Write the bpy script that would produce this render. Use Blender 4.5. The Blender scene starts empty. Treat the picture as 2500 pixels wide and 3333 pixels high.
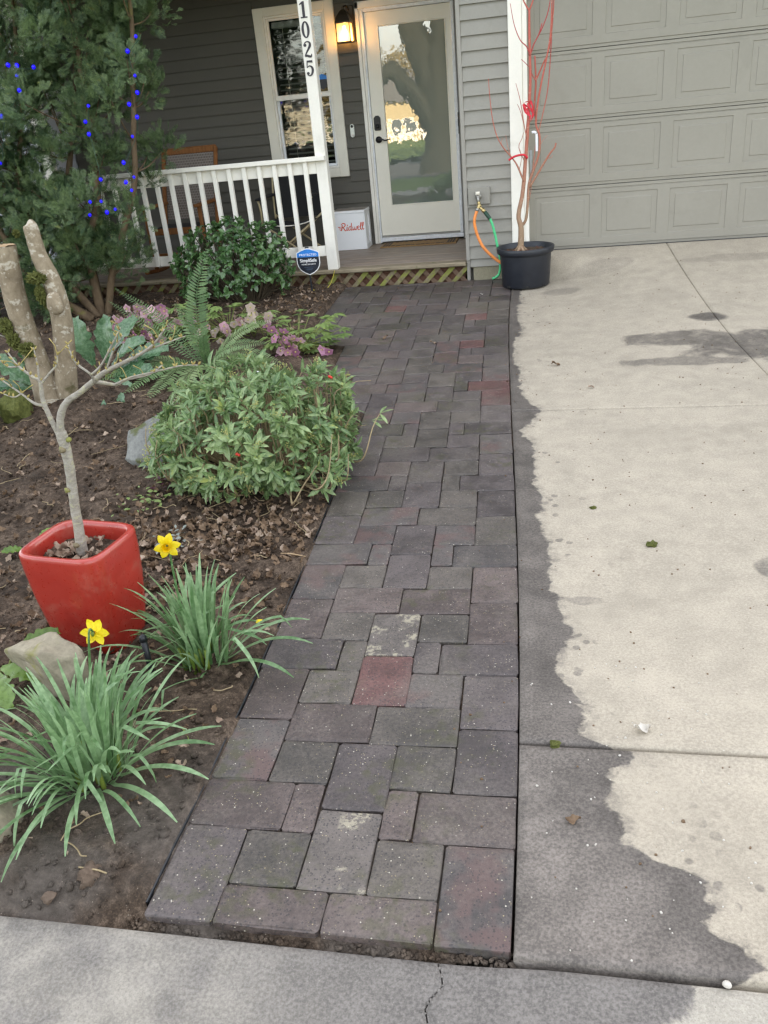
import bpy, bmesh, math, random
import numpy as np
from mathutils import Vector, Matrix, noise as mnoise

random.seed(7)
RNG = np.random.default_rng(11)
SC = bpy.context.scene
COL = SC.collection
R = math.radians

# ------------------------------------------------------------------ camera
cam_d = bpy.data.cameras.new("camera")
cam = bpy.data.objects.new("camera", cam_d)
COL.objects.link(cam)
cam_d.sensor_fit = 'VERTICAL'
cam_d.sensor_height = 36.0
cam_d.lens = 29.32
cam_d.clip_start = 0.05
cam_d.clip_end = 600.0
_fw = Vector((-0.200, 0.877, -0.437)).normalized()
_rt = Vector((0.980, 0.179, -0.090))
_rt = (_rt - _fw * _rt.dot(_fw)).normalized()
_up = _rt.cross(_fw)
m = Matrix((_rt, _up, -_fw)).transposed().to_4x4()
m.translation = (0.215, -7.948, 1.3336)
cam.matrix_world = m
SC.camera = cam

# ------------------------------------------------------------------ sky, sun, exposure
SUN_EL, SUN_AZ = 24.0, 12.0          # sun stands behind the house; azimuth from +Y towards +X
wd = bpy.data.worlds.new("World")
SC.world = wd
wd.use_nodes = True
wn = wd.node_tree
wn.nodes.clear()
sky = wn.nodes.new('ShaderNodeTexSky')
sky.sky_type = 'NISHITA'
sky.sun_disc = False
sky.sun_elevation = R(SUN_EL)
sky.sun_rotation = R(SUN_AZ)
sky.air_density = 1.0
sky.dust_density = 1.6
sky.ozone_density = 1.0
bg = wn.nodes.new('ShaderNodeBackground')
bg.inputs['Strength'].default_value = 0.15
wo = wn.nodes.new('ShaderNodeOutputWorld')
tcw = wn.nodes.new('ShaderNodeTexCoord')              # thin broken cloud all round the sky
mpw = wn.nodes.new('ShaderNodeMapping'); mpw.inputs['Scale'].default_value = (1.0, 1.0, 2.6)
nzw = wn.nodes.new('ShaderNodeTexNoise'); nzw.inputs['Scale'].default_value = 3.2; nzw.inputs['Detail'].default_value = 7; nzw.inputs['Roughness'].default_value = 0.6; nzw.inputs['Distortion'].default_value = 0.4
mrw = wn.nodes.new('ShaderNodeMapRange'); mrw.inputs[1].default_value = 0.34; mrw.inputs[2].default_value = 0.60; mrw.inputs[3].default_value = 0.35; mrw.inputs[4].default_value = 0.92
mxw = wn.nodes.new('ShaderNodeMix'); mxw.data_type = 'RGBA'; mxw.inputs[7].default_value = (1.80, 2.08, 2.46, 1)
wn.links.new(tcw.outputs['Generated'], mpw.inputs[0]); wn.links.new(mpw.outputs[0], nzw.inputs['Vector']); wn.links.new(nzw.outputs['Fac'], mrw.inputs[0])
spw = wn.nodes.new('ShaderNodeSeparateXYZ'); wn.links.new(tcw.outputs['Generated'], spw.inputs[0])
hzw = wn.nodes.new('ShaderNodeMapRange'); hzw.inputs[1].default_value = 0.0; hzw.inputs[2].default_value = 0.30; hzw.inputs[3].default_value = 0.96; hzw.inputs[4].default_value = 0.0
wn.links.new(spw.outputs['Z'], hzw.inputs[0])                       # cloud banks up towards the horizon on every side
mmw = wn.nodes.new('ShaderNodeMath'); mmw.operation = 'MAXIMUM'; wn.links.new(mrw.outputs[0], mmw.inputs[0]); wn.links.new(hzw.outputs[0], mmw.inputs[1])
wn.links.new(mmw.outputs[0], mxw.inputs['Factor']); wn.links.new(sky.outputs[0], mxw.inputs[6])
wn.links.new(mxw.outputs[2], bg.inputs[0])
wn.links.new(bg.outputs[0], wo.inputs[0])

sun_d = bpy.data.lights.new("sun", 'SUN')
sun_d.energy = 3.0
sun_d.angle = R(0.5)
sun_d.color = (1.0, 0.93, 0.82)
sun = bpy.data.objects.new("sun", sun_d)
COL.objects.link(sun)
_sd = Vector((math.sin(R(SUN_AZ)) * math.cos(R(SUN_EL)), math.cos(R(SUN_AZ)) * math.cos(R(SUN_EL)), math.sin(R(SUN_EL))))
sun.rotation_euler = _sd.to_track_quat('Z', 'Y').to_euler()
sun.location = _sd * 40

vs = SC.view_settings
vs.view_transform = 'Standard'
vs.look = 'None'
vs.gamma = 1.0
vs.use_curve_mapping = False
vs.exposure = 2.94
try:
    vs.use_white_balance = True
    vs.white_balance_temperature = 8000
    vs.white_balance_tint = 14
except AttributeError:
    pass
SC.cycles.use_denoising = True
SC.cycles.max_bounces = 8
SC.cycles.diffuse_bounces = 4
SC.cycles.glossy_bounces = 4
SC.cycles.transparent_max_bounces = 12
SC.cycles.caustics_reflective = False
SC.cycles.caustics_refractive = False
SC.cycles.sample_clamp_indirect = 6.0

# ------------------------------------------------------------------ object helpers
def mesh(name, V, F, smooth=False):
    me = bpy.data.meshes.new(name)
    V = np.asarray(V, dtype=np.float32).reshape(-1, 3)
    if isinstance(F, np.ndarray):
        n, k = F.shape
        me.vertices.add(len(V)); me.vertices.foreach_set('co', V.ravel())
        me.loops.add(n * k); me.loops.foreach_set('vertex_index', F.astype(np.int32).ravel())
        me.polygons.add(n)
        me.polygons.foreach_set('loop_start', np.arange(0, n * k, k, dtype=np.int32))
        me.polygons.foreach_set('loop_total', np.full(n, k, dtype=np.int32))
        me.update(calc_edges=True)
        me.validate()
    else:
        me.from_pydata([tuple(map(float, v)) for v in V], [], F)
        me.update()
    if smooth:
        me.polygons.foreach_set('use_smooth', np.ones(len(me.polygons), dtype=bool))
    return me

def rib(me):
    """marks the middle line of leaves built by leaf() (every third vertex)"""
    a = me.attributes.new('rib', 'FLOAT', 'POINT')
    n = len(me.vertices); v = np.zeros(n, dtype=np.float32); v[1::3] = 1.0
    a.data.foreach_set('value', v)
    return me

ORG = {}
def org(o):
    return ORG.get(o.name, Vector((0, 0, 0))) if o else Vector((0, 0, 0))

def tag(o, label=None, cat=None, group=None, kind=None):
    if label: o['label'] = label
    if cat: o['category'] = cat
    if group: o['group'] = group
    if kind: o['kind'] = kind
    return o

def thing(name, label, cat, loc=(0, 0, 0), group=None, kind=None):
    o = bpy.data.objects.new(name, None)
    COL.objects.link(o)
    o.location = loc
    o.empty_display_size = 0.1
    ORG[o.name] = Vector(loc)
    return tag(o, label, cat, group, kind)

def link(name, me, mat=None, parent=None, loc=None, rot=None, scale=None):
    o = bpy.data.objects.new(name, me)
    COL.objects.link(o)
    if mat is not None and me is not None and len(me.materials) == 0:
        me.materials.append(mat)
    if loc is not None:
        o.location = Vector(loc) - org(parent)
    if rot is not None: o.rotation_euler = rot
    if scale is not None: o.scale = scale
    if parent is not None:
        o.parent = parent
        if loc is None:
            ORG[o.name] = org(parent)
        else:
            ORG[o.name] = Vector(loc)
    return o

def part(name, VF, mat, parent=None, smooth=False, label=None, kind=None):
    """VF in world coordinates; stored relative to the parent's origin."""
    V, F = VF
    V = np.asarray(V, dtype=np.float64).reshape(-1, 3) - np.array(org(parent))
    o = link(name, mesh(name, V, F, smooth), mat, parent)
    ORG[o.name] = org(parent)
    if label: o['label'] = label
    if kind: o['kind'] = kind
    return o

def top(name, VF, mat, label, cat, group=None, kind=None, smooth=False, origin=None):
    """a one-mesh thing"""
    V, F = VF
    V = np.asarray(V, dtype=np.float64).reshape(-1, 3)
    c = np.array(origin) if origin is not None else np.array([V[:, 0].mean(), V[:, 1].mean(), V[:, 2].min()])
    o = link(name, mesh(name, V - c, F, smooth), mat)
    o.location = c
    ORG[o.name] = Vector(c)
    return tag(o, label, cat, group, kind)

def struct(name, VF, mat, smooth=False):
    V, F = VF
    o = link(name, mesh(name, V, F, smooth), mat)
    o['kind'] = 'structure'
    return o

# ------------------------------------------------------------------ shapes -> (V, F)
def join(*vfs):
    V, F, n = [], [], 0
    for v, f in vfs:
        v = np.asarray(v, dtype=np.float64).reshape(-1, 3)
        V.append(v)
        F += [tuple(int(i) + n for i in q) for q in f]
        n += len(v)
    return np.vstack(V), F

def box(x0, x1, y0, y1, z0, z1, b=0.0):
    if b <= 0:
        V = [(x, y, z) for z in (z0, z1) for y in (y0, y1) for x in (x0, x1)]
        F = [(0, 2, 3, 1), (4, 5, 7, 6), (0, 1, 5, 4), (2, 6, 7, 3), (0, 4, 6, 2), (1, 3, 7, 5)]
        return np.array(V, float), F
    b = min(b, (x1 - x0) / 2.2, (y1 - y0) / 2.2, (z1 - z0) / 2.2)
    V, F, idx = [], [], {}
    for sx in (0, 1):
        for sy in (0, 1):
            for sz in (0, 1):
                X, Y, Z = (x0, x1)[sx], (y0, y1)[sy], (z0, z1)[sz]
                dx, dy, dz = b * (1 - 2 * sx), b * (1 - 2 * sy), b * (1 - 2 * sz)
                for ax, p in enumerate(((X, Y + dy, Z + dz), (X + dx, Y, Z + dz), (X + dx, Y + dy, Z))):
                    idx[(sx, sy, sz, ax)] = len(V); V.append(p)
    for s in (0, 1):
        def q(a, l):
            return tuple(l if s else l[::-1])
        F.append(q(0, [idx[(s, 0, 0, 0)], idx[(s, 1, 0, 0)], idx[(s, 1, 1, 0)], idx[(s, 0, 1, 0)]]))
        F.append(q(1, [idx[(0, s, 0, 1)], idx[(0, s, 1, 1)], idx[(1, s, 1, 1)], idx[(1, s, 0, 1)]]))
        F.append(q(2, [idx[(0, 0, s, 2)], idx[(1, 0, s, 2)], idx[(1, 1, s, 2)], idx[(0, 1, s, 2)]]))
    for a in (0, 1):
        for c in (0, 1):
            F.append((idx[(a, c, 0, 0)], idx[(a, c, 1, 0)], idx[(a, c, 1, 1)], idx[(a, c, 0, 1)]))
            F.append((idx[(a, 0, c, 0)], idx[(a, 1, c, 0)], idx[(a, 1, c, 2)], idx[(a, 0, c, 2)]))
            F.append((idx[(0, a, c, 1)], idx[(1, a, c, 1)], idx[(1, a, c, 2)], idx[(0, a, c, 2)]))
    for a in (0, 1):
        for c in (0, 1):
            for d in (0, 1):
                F.append((idx[(a, c, d, 0)], idx[(a, c, d, 1)], idx[(a, c, d, 2)]))
    return fixn(np.array(V, float), F)

def fixn(V, F):
    bm = bmesh.new()
    vs_ = [bm.verts.new(v) for v in V]
    for f in F:
        try: bm.faces.new([vs_[i] for i in f])
        except ValueError: pass
    bmesh.ops.recalc_face_normals(bm, faces=bm.faces)
    bm.verts.index_update()
    V2 = np.array([v.co[:] for v in bm.verts])
    F2 = [tuple(v.index for v in f.verts) for f in bm.faces]
    bm.free()
    return V2, F2

def frames(P):
    P = np.asarray(P, float)
    T = np.gradient(P, axis=0)
    T /= np.maximum(np.linalg.norm(T, axis=1, keepdims=True), 1e-9)
    a = np.array([0, 0, 1.0]) if abs(T[0, 2]) < 0.9 else np.array([1.0, 0, 0])
    N = np.zeros_like(P); B = np.zeros_like(P)
    for i in range(len(P)):
        if i: a = N[i - 1]
        n = a - T[i] * (a @ T[i]); n /= max(np.linalg.norm(n), 1e-9)
        N[i] = n; B[i] = np.cross(T[i], n)
    return P, T, N, B

def tube(P, r, k=8, cap=True, jitter=0.0):
    P, T, N, B = frames(P)
    n = len(P)
    r = np.interp(np.linspace(0, 1, n), np.linspace(0, 1, len(np.atleast_1d(r))), np.atleast_1d(r)) if not np.isscalar(r) else np.full(n, r)
    V, F = [], []
    for i in range(n):
        for j in range(k):
            a = 2 * math.pi * j / k
            rr = r[i] * (1 + (jitter * RNG.normal() if jitter else 0))
            V.append(P[i] + rr * (math.cos(a) * N[i] + math.sin(a) * B[i]))
    for i in range(n - 1):
        for j in range(k):
            F.append((i * k + j, i * k + (j + 1) % k, (i + 1) * k + (j + 1) % k, (i + 1) * k + j))
    if cap:
        F.append(tuple(range(k - 1, -1, -1)))
        F.append(tuple((n - 1) * k + j for j in range(k)))
    return np.array(V), F

def smoothp(P, n=4):
    P = np.asarray(P, float)
    out = []
    for i in range(len(P) - 1):
        p0, p1, p2, p3 = P[max(i - 1, 0)], P[i], P[i + 1], P[min(i + 2, len(P) - 1)]
        for k in range(n):
            t = k / n
            out.append(0.5 * ((2 * p1) + (-p0 + p2) * t + (2 * p0 - 5 * p1 + 4 * p2 - p3) * t * t + (-p0 + 3 * p1 - 3 * p2 + p3) * t ** 3))
    out.append(P[-1])
    return np.array(out)

def lathe(prof, c=(0, 0, 0), k=40, sq=None, rot=0.0, sy=1.0):
    """profile [(r, z)] turned round z; sq = superellipse exponent for a rounded square plan"""
    V, F = [], []
    for (r, z) in prof:
        for j in range(k):
            a = 2 * math.pi * j / k
            ca, sa = math.cos(a), math.sin(a)
            if sq:
                d = (abs(ca) ** sq + abs(sa) ** sq) ** (-1.0 / sq)
            else:
                d = 1
            x, y = r * d * ca, r * d * sa * sy
            V.append((c[0] + x * math.cos(rot) - y * math.sin(rot), c[1] + x * math.sin(rot) + y * math.cos(rot), c[2] + z))
    n = len(prof)
    for i in range(n - 1):
        for j in range(k):
            F.append((i * k + j, i * k + (j + 1) % k, (i + 1) * k + (j + 1) % k, (i + 1) * k + j))
    return np.array(V), F

def disc(c, r, k=32, sq=None, rot=0.0, sy=1.0, rough=0.0, rings=4):
    V = [(c[0], c[1], c[2])]
    F = []
    for i in range(1, rings + 1):
        q = lathe([(r * i / rings, 0)], c, k, sq, rot, sy)[0]
        q[:, 2] += RNG.normal(0, rough, len(q)) if rough else 0
        V += [tuple(p) for p in q]
    for j in range(k):
        F.append((0, 1 + j, 1 + (j + 1) % k))
    for i in range(rings - 1):
        a, b = 1 + i * k, 1 + (i + 1) * k
        for j in range(k):
            F.append((a + j, b + j, b + (j + 1) % k, a + (j + 1) % k))
    return np.array(V), F

def prism(poly, y0, y1):
    """polygon [(x, z)] extruded from y0 (front) to y1"""
    n = len(poly)
    V = [(x, y0, z) for x, z in poly] + [(x, y1, z) for x, z in poly]
    F = [tuple(range(n)), tuple(range(2 * n - 1, n - 1, -1))]
    F += [(i, n + i, n + (i + 1) % n, (i + 1) % n) for i in range(n)]
    return fixn(np.array(V, float), F)

def ico(c, rad, sub=2, amp=0.15, freq=1.5, seed=0, flat=None):
    bm = bmesh.new()
    bmesh.ops.create_icosphere(bm, subdivisions=sub, radius=1)
    V = np.array([v.co[:] for v in bm.verts]); F = [tuple(v.index for v in f.verts) for f in bm.faces]
    bm.free()
    for i in range(len(V)):
        p = Vector(V[i]) * freq + Vector((seed * 7.1, seed * 3.3, seed))
        V[i] *= 1 + amp * mnoise.fractal(p, 1.0, 2.0, 4)
    if flat is not None:
        V[:, 2] = np.maximum(V[:, 2], flat)
    return V * np.array(rad) + np.array(c), F

def rotz(VF, a, c):
    V, F = VF
    V = np.asarray(V, float) - np.array(c)
    x = V[:, 0] * math.cos(a) - V[:, 1] * math.sin(a)
    y = V[:, 0] * math.sin(a) + V[:, 1] * math.cos(a)
    return np.c_[x, y, V[:, 2]] + np.array(c), F

def leaf(L, W, fold=0.25, curl=0.2, n=4, shape=0.45):
    """leaf along +x, up +z: (V, F quads as array)"""
    V = []
    for i in range(n + 1):
        t = i / n
        w = W / 2 * (math.sin(math.pi * t ** (1.0 if shape >= .5 else 1.15)) ** 0.68 if 0 < t < 1 else 0.10)
        z = -curl * L * t * t
        V += [(t * L, -w, z + fold * w), (t * L, 0, z), (t * L, w, z + fold * w)]
    F = []
    for i in range(n):
        a = i * 3
        F += [(a, a + 3, a + 4, a + 1), (a + 1, a + 4, a + 5, a + 2)]
    return np.array(V), np.array(F)

def basis(d, up):
    d = d / np.maximum(np.linalg.norm(d, axis=1, keepdims=True), 1e-9)
    y = np.cross(up, d); ny = np.linalg.norm(y, axis=1, keepdims=True)
    y = np.where(ny < 1e-4, np.array([[0, 1.0, 0]]), y / np.maximum(ny, 1e-9))
    z = np.cross(d, y)
    return np.stack([d, y, z], axis=2)          # columns x, y, z

def scatter(tV, tF, pos, d, up, sc):
    B = basis(np.asarray(d, float), np.asarray(up, float))
    sc = np.asarray(sc, float).reshape(len(pos), 1, -1)
    W = np.einsum('nij,nkj->nki', B, tV[None] * sc) + np.asarray(pos)[:, None, :]
    F = (tF[None] + (np.arange(len(pos)) * len(tV))[:, None, None]).reshape(-1, tF.shape[1])
    return W.reshape(-1, 3), F

def jnp(*vf):
    V, F, n = [], [], 0
    for v, f in vf:
        V.append(v); F.append(f + n); n += len(v)
    return np.vstack(V), np.vstack(F)

def mat_of(d, up, loc, s=1.0):
    B = basis(np.array([d], float), np.array([up], float))[0]
    M = Matrix(B.tolist()).to_4x4()
    M = M @ Matrix.Diagonal((s, s, s, 1)) if np.isscalar(s) else M @ Matrix.Diagonal((s[0], s[1], s[2], 1))
    M.translation = loc
    return M

def place(name, me, parent, d, up, loc, s=1.0, mat=None):
    o = bpy.data.objects.new(name, me)
    COL.objects.link(o)
    if parent is not None: o.parent = parent
    o.matrix_local = mat_of(d, up, Vector(loc) - org(parent), s)
    return o

# ------------------------------------------------------------------ materials
def srgb(r, g, b):
    f = lambda c: (c / 255 / 12.92) if c / 255 <= 0.04045 else ((c / 255 + 0.055) / 1.055) ** 2.4
    return (f(r), f(g), f(b), 1.0)

class NT:
    def __init__(s, name):
        s.m = bpy.data.materials.new(name); s.m.use_nodes = True
        s.t = s.m.node_tree; s.t.nodes.clear()
        s.out = s.n('ShaderNodeOutputMaterial')
    def n(s, typ, **kw):
        nd = s.t.nodes.new(typ)
        for k, v in kw.items(): setattr(nd, k, v)
        return nd
    def l(s, a, b): s.t.links.new(a, b)
    def inp(s, nd, key, v):
        if hasattr(v, 'is_output') or isinstance(v, bpy.types.NodeSocket): s.l(v, nd.inputs[key])
        else: nd.inputs[key].default_value = v
    def coord(s, kind='Object', scale=None, rnd=False):
        tc = s.n('ShaderNodeTexCoord'); o = tc.outputs[kind]
        if rnd:
            oi = s.n('ShaderNodeObjectInfo')
            mu = s.math('MULTIPLY', oi.outputs['Random'], 57.3)
            va = s.n('ShaderNodeVectorMath', operation='ADD'); s.l(o, va.inputs[0]); s.l(mu, va.inputs[1]); o = va.outputs[0]
        if scale is not None:
            mp = s.n('ShaderNodeMapping'); s.l(o, mp.inputs[0]); mp.inputs['Scale'].default_value = scale; o = mp.outputs[0]
        return o
    def noise(s, vec, scale, detail=4, rough=0.55, dist=0.0, out='Fac'):
        nd = s.n('ShaderNodeTexNoise'); s.l(vec, nd.inputs['Vector'])
        nd.inputs['Scale'].default_value = scale; nd.inputs['Detail'].default_value = detail
        nd.inputs['Roughness'].default_value = rough; nd.inputs['Distortion'].default_value = dist
        return nd.outputs[out]
    def voro(s, vec, scale, out='Distance', feature='F1', rnd=1.0):
        nd = s.n('ShaderNodeTexVoronoi', feature=feature); s.l(vec, nd.inputs['Vector'])
        nd.inputs['Scale'].default_value = scale; nd.inputs['Randomness'].default_value = rnd
        return nd.outputs[out]
    def math(s, op, a, b=None, clamp=False):
        nd = s.n('ShaderNodeMath', operation=op, use_clamp=clamp); s.inp(nd, 0, a)
        if b is not None: s.inp(nd, 1, b)
        return nd.outputs[0]
    def ramp(s, fac, stops, interp='LINEAR'):
        nd = s.n('ShaderNodeValToRGB'); s.l(fac, nd.inputs[0]); cr = nd.color_ramp; cr.interpolation = interp
        while len(cr.elements) < len(stops): cr.elements.new(0.5)
        for e, (p, c) in zip(cr.elements, stops):
            e.position = p; e.color = c if hasattr(c, '__len__') else (c, c, c, 1)
        return nd.outputs[0]
    def mix(s, fac, a, b, blend='MIX'):
        nd = s.n('ShaderNodeMix', data_type='RGBA', blend_type=blend)
        s.inp(nd, 'Factor', fac); s.inp(nd, 6, a); s.inp(nd, 7, b)
        return nd.outputs[2]
    def maprange(s, v, a, b, c=0.0, d=1.0, smooth=True):
        nd = s.n('ShaderNodeMapRange', interpolation_type='SMOOTHSTEP' if smooth else 'LINEAR', clamp=True); s.inp(nd, 0, v)
        for i, x in enumerate((a, b, c, d)): nd.inputs[i + 1].default_value = x
        return nd.outputs[0]
    def bump(s, h, strength=0.3, dist=0.01, normal=None):
        nd = s.n('ShaderNodeBump'); s.l(h, nd.inputs['Height']); nd.inputs['Strength'].default_value = strength
        nd.inputs['Distance'].default_value = dist
        if normal is not None: s.l(normal, nd.inputs['Normal'])
        return nd.outputs[0]
    def bsdf(s, color, rough=0.6, normal=None, spec=0.5, metal=0.0, coat=0.0, coat_rough=0.1, emit=None, emit_s=0.0, trans=None):
        nd = s.n('ShaderNodeBsdfPrincipled')
        s.inp(nd, 'Base Color', color); s.inp(nd, 'Roughness', rough); s.inp(nd, 'Specular IOR Level', spec)
        s.inp(nd, 'Metallic', metal); s.inp(nd, 'Coat Weight', coat); s.inp(nd, 'Coat Roughness', coat_rough)
        if normal is not None: s.l(normal, nd.inputs['Normal'])
        if emit is not None:
            nd.inputs['Emission Color'].default_value = emit; nd.inputs['Emission Strength'].default_value = emit_s
        sh = nd.outputs[0]
        if trans is not None:
            tr = s.n('ShaderNodeBsdfTranslucent'); s.inp(tr, 0, trans[1])
            mx = s.n('ShaderNodeMixShader'); mx.inputs[0].default_value = trans[0]
            s.l(sh, mx.inputs[1]); s.l(tr.outputs[0], mx.inputs[2]); sh = mx.outputs[0]
        s.l(sh, s.out.inputs[0])
        return s.m

def paint(name, col, rough=0.5, var=0.12, scale=6.0, bump=0.05, stain=None, spec=0.4):
    n = NT(name); v = n.coord('Object', rnd=True)
    a = n.noise(v, scale, 5, 0.6); b = n.noise(v, scale * 14, 3, 0.6)
    f = n.math('ADD', n.math('MULTIPLY', a, 0.7), n.math('MULTIPLY', b, 0.3))
    c0 = tuple(x * (1 - var) for x in col[:3]) + (1,); c1 = tuple(min(1, x * (1 + var)) for x in col[:3]) + (1,)
    c = n.ramp(f, [(0.3, c0), (0.7, c1)])
    if stain is not None:
        sm = n.maprange(n.noise(v, scale * 0.7, 6, 0.65, 0.4), 0.56, 0.75)
        c = n.mix(n.math('MULTIPLY', sm, stain[1]), c, stain[0])
    return n.bsdf(c, n.maprange(a, 0.2, 0.8, rough - 0.06, rough + 0.1), n.bump(b, bump, 0.004), spec)

def plain(name, col, rough=0.5, metal=0.0, spec=0.5, coat=0.0):
    n = NT(name); v = n.coord('Object', rnd=True)
    a = n.noise(v, 25, 4, 0.6)
    c = n.ramp(a, [(0.3, tuple(x * 0.88 for x in col[:3]) + (1,)), (0.7, tuple(min(1, x * 1.1) for x in col[:3]) + (1,))])
    return n.bsdf(c, n.maprange(a, 0.2, 0.8, max(0.03, rough - 0.08), rough + 0.08), None, spec, metal, coat)

def leafmat(name, dark, light, rough=0.4, trans=0.22, scale=9.0, vein=None, spec=0.5, yellow=None):
    """vein: colour of the midrib on meshes that carry the rib attribute"""
    n = NT(name); tc = n.n('ShaderNodeTexCoord')
    geo = n.n('ShaderNodeNewGeometry')
    v = geo.outputs['Position']
    oi = n.n('ShaderNodeObjectInfo')
    a = n.noise(v, scale, 3, 0.6); b = n.noise(v, scale * 9, 2, 0.5)
    f = n.math('ADD', n.math('MULTIPLY', a, 0.55), n.math('MULTIPLY', b, 0.45))
    f = n.math('ADD', f, n.math('MULTIPLY', n.math('SUBTRACT', oi.outputs['Random'], 0.5), 0.18))
    c = n.ramp(f, [(0.36, dark), (0.64, light)])
    if yellow is not None:
        ym = n.maprange(n.noise(v, scale * 3.1, 2, 0.5), 0.63, 0.72)
        c = n.mix(n.math('MULTIPLY', ym, 0.8), c, yellow)
    if vein is not None:
        at = n.n('ShaderNodeAttribute', attribute_name='rib')
        c = n.mix(n.math('MULTIPLY', n.maprange(at.outputs['Fac'], 0.80, 0.98), 0.75), c, vein)
    return n.bsdf(c, n.maprange(b, 0.2, 0.8, rough - 0.08, rough + 0.1), n.bump(n.noise(v, 160, 2), 0.06, 0.002), spec,
                  trans=(trans, n.mix(0.5, c, tuple(min(1, x * 1.8) for x in light[:3]) + (1,))))

def barkmat(name, c0, c1, spot=None, moss=None, scale=14.0, stretch=(1, 1, 0.35), bump=0.5):
    n = NT(name); geo = n.n('ShaderNodeNewGeometry'); p = geo.outputs['Position']
    mp = n.n('ShaderNodeMapping'); n.l(p, mp.inputs[0]); mp.inputs['Scale'].default_value = stretch; v = mp.outputs[0]
    a = n.noise(v, scale, 6, 0.65, 0.3); b = n.noise(v, scale * 5, 4, 0.6)
    c = n.ramp(n.math('ADD', n.math('MULTIPLY', a, 0.7), n.math('MULTIPLY', b, 0.3)), [(0.32, c0), (0.68, c1)])
    if spot is not None:
        mp2 = n.n('ShaderNodeMapping'); n.l(p, mp2.inputs[0]); mp2.inputs['Scale'].default_value = (1, 1, 1.9)
        s = n.maprange(n.math('ADD', n.math('MULTIPLY', n.noise(mp2.outputs[0], scale * 0.9, 5, 0.62, 0.6), .7), n.math('MULTIPLY', n.noise(p, scale * 4.5, 3, .6), .3)), 0.535, 0.60)
        c = n.mix(n.math('MULTIPLY', s, spot[1]), c, spot[0])
    if moss is not None:
        mm = n.maprange(n.noise(p, moss[1], 5, 0.65), moss[2], moss[2] + 0.1)
        c = n.mix(n.math('MULTIPLY', mm, 0.85), c, moss[0])
    return n.bsdf(c, 0.8, n.bump(n.math('ADD', a, n.math('MULTIPLY', b, 0.5)), bump, 0.012), 0.25)

# ================================================================== THE LIE OF THE LAND
U_ = 0.0879
Y0_ = -6.6123
def zs(Y):
    Y = min(max(Y, -7.6), 0.3)
    t = (Y - Y0_) / U_ / 40 - 1
    return -0.3242 + 0.1103 * t + 0.0583 * t * t - 0.0185 * t ** 3
def xs(Y):                         # the seam between paving and driveway
    Y = min(max(Y, -7.2), 0.3)
    t = (Y - Y0_) / U_ / 40 - 1
    return -0.0437 - 0.2136 * t + 0.0287 * t * t + 0.077 * t ** 3
def sstep(a, b, x):
    t = min(1, max(0, (x - a) / (b - a))); return t * t * (3 - 2 * t)
def zdrive(X, Y):
    s = max(0.0, min(1.0, (Y + 2.3) / 2.38))
    return zs(Y) + 0.195 * s ** 1.7 * sstep(0.0, 0.75, (X - xs(Y) - 0.02 - 0.27 * sstep(0.0, 0.4, 0.05 - Y)) / (0.25 + 0.75 * sstep(0.0, 0.5, 0.08 - Y)) * 0.75)
def umin(V):
    return 0 if V < 38 else (-2 if V < 46 else (-4 if V < 54 else -8))
def fbm(x, y, z=0.0, o=4):
    return mnoise.fractal(Vector((x, y, z)), 1.0, 2.0, o)
def inpave(X, Y):
    V = (Y - Y0_) / U_
    if V < -1.4: return 1.0
    um = umin(V)
    xl = xs(Y) + (um - 10) * U_
    return sstep(xl - 0.012, xl + 0.004, X)
def zbed(X, Y):
    d = (xs(Y) - 10 * U_) - X
    z = zs(Y) + 0.012 + 0.03 * sstep(0.15, 0.9, d) + 0.035 * fbm(X * 1.7, Y * 1.7, 1.3, 3)* sstep(0.1, 0.5, d)
    z -= 0.062 * sstep(6.64, 6.755, -Y)
    z += 0.10 * math.exp(-(((X + 3.0) / 0.55) ** 2 + ((Y + 3.2) / 0.5) ** 2))      # swell round the big trunk
    return z

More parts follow.
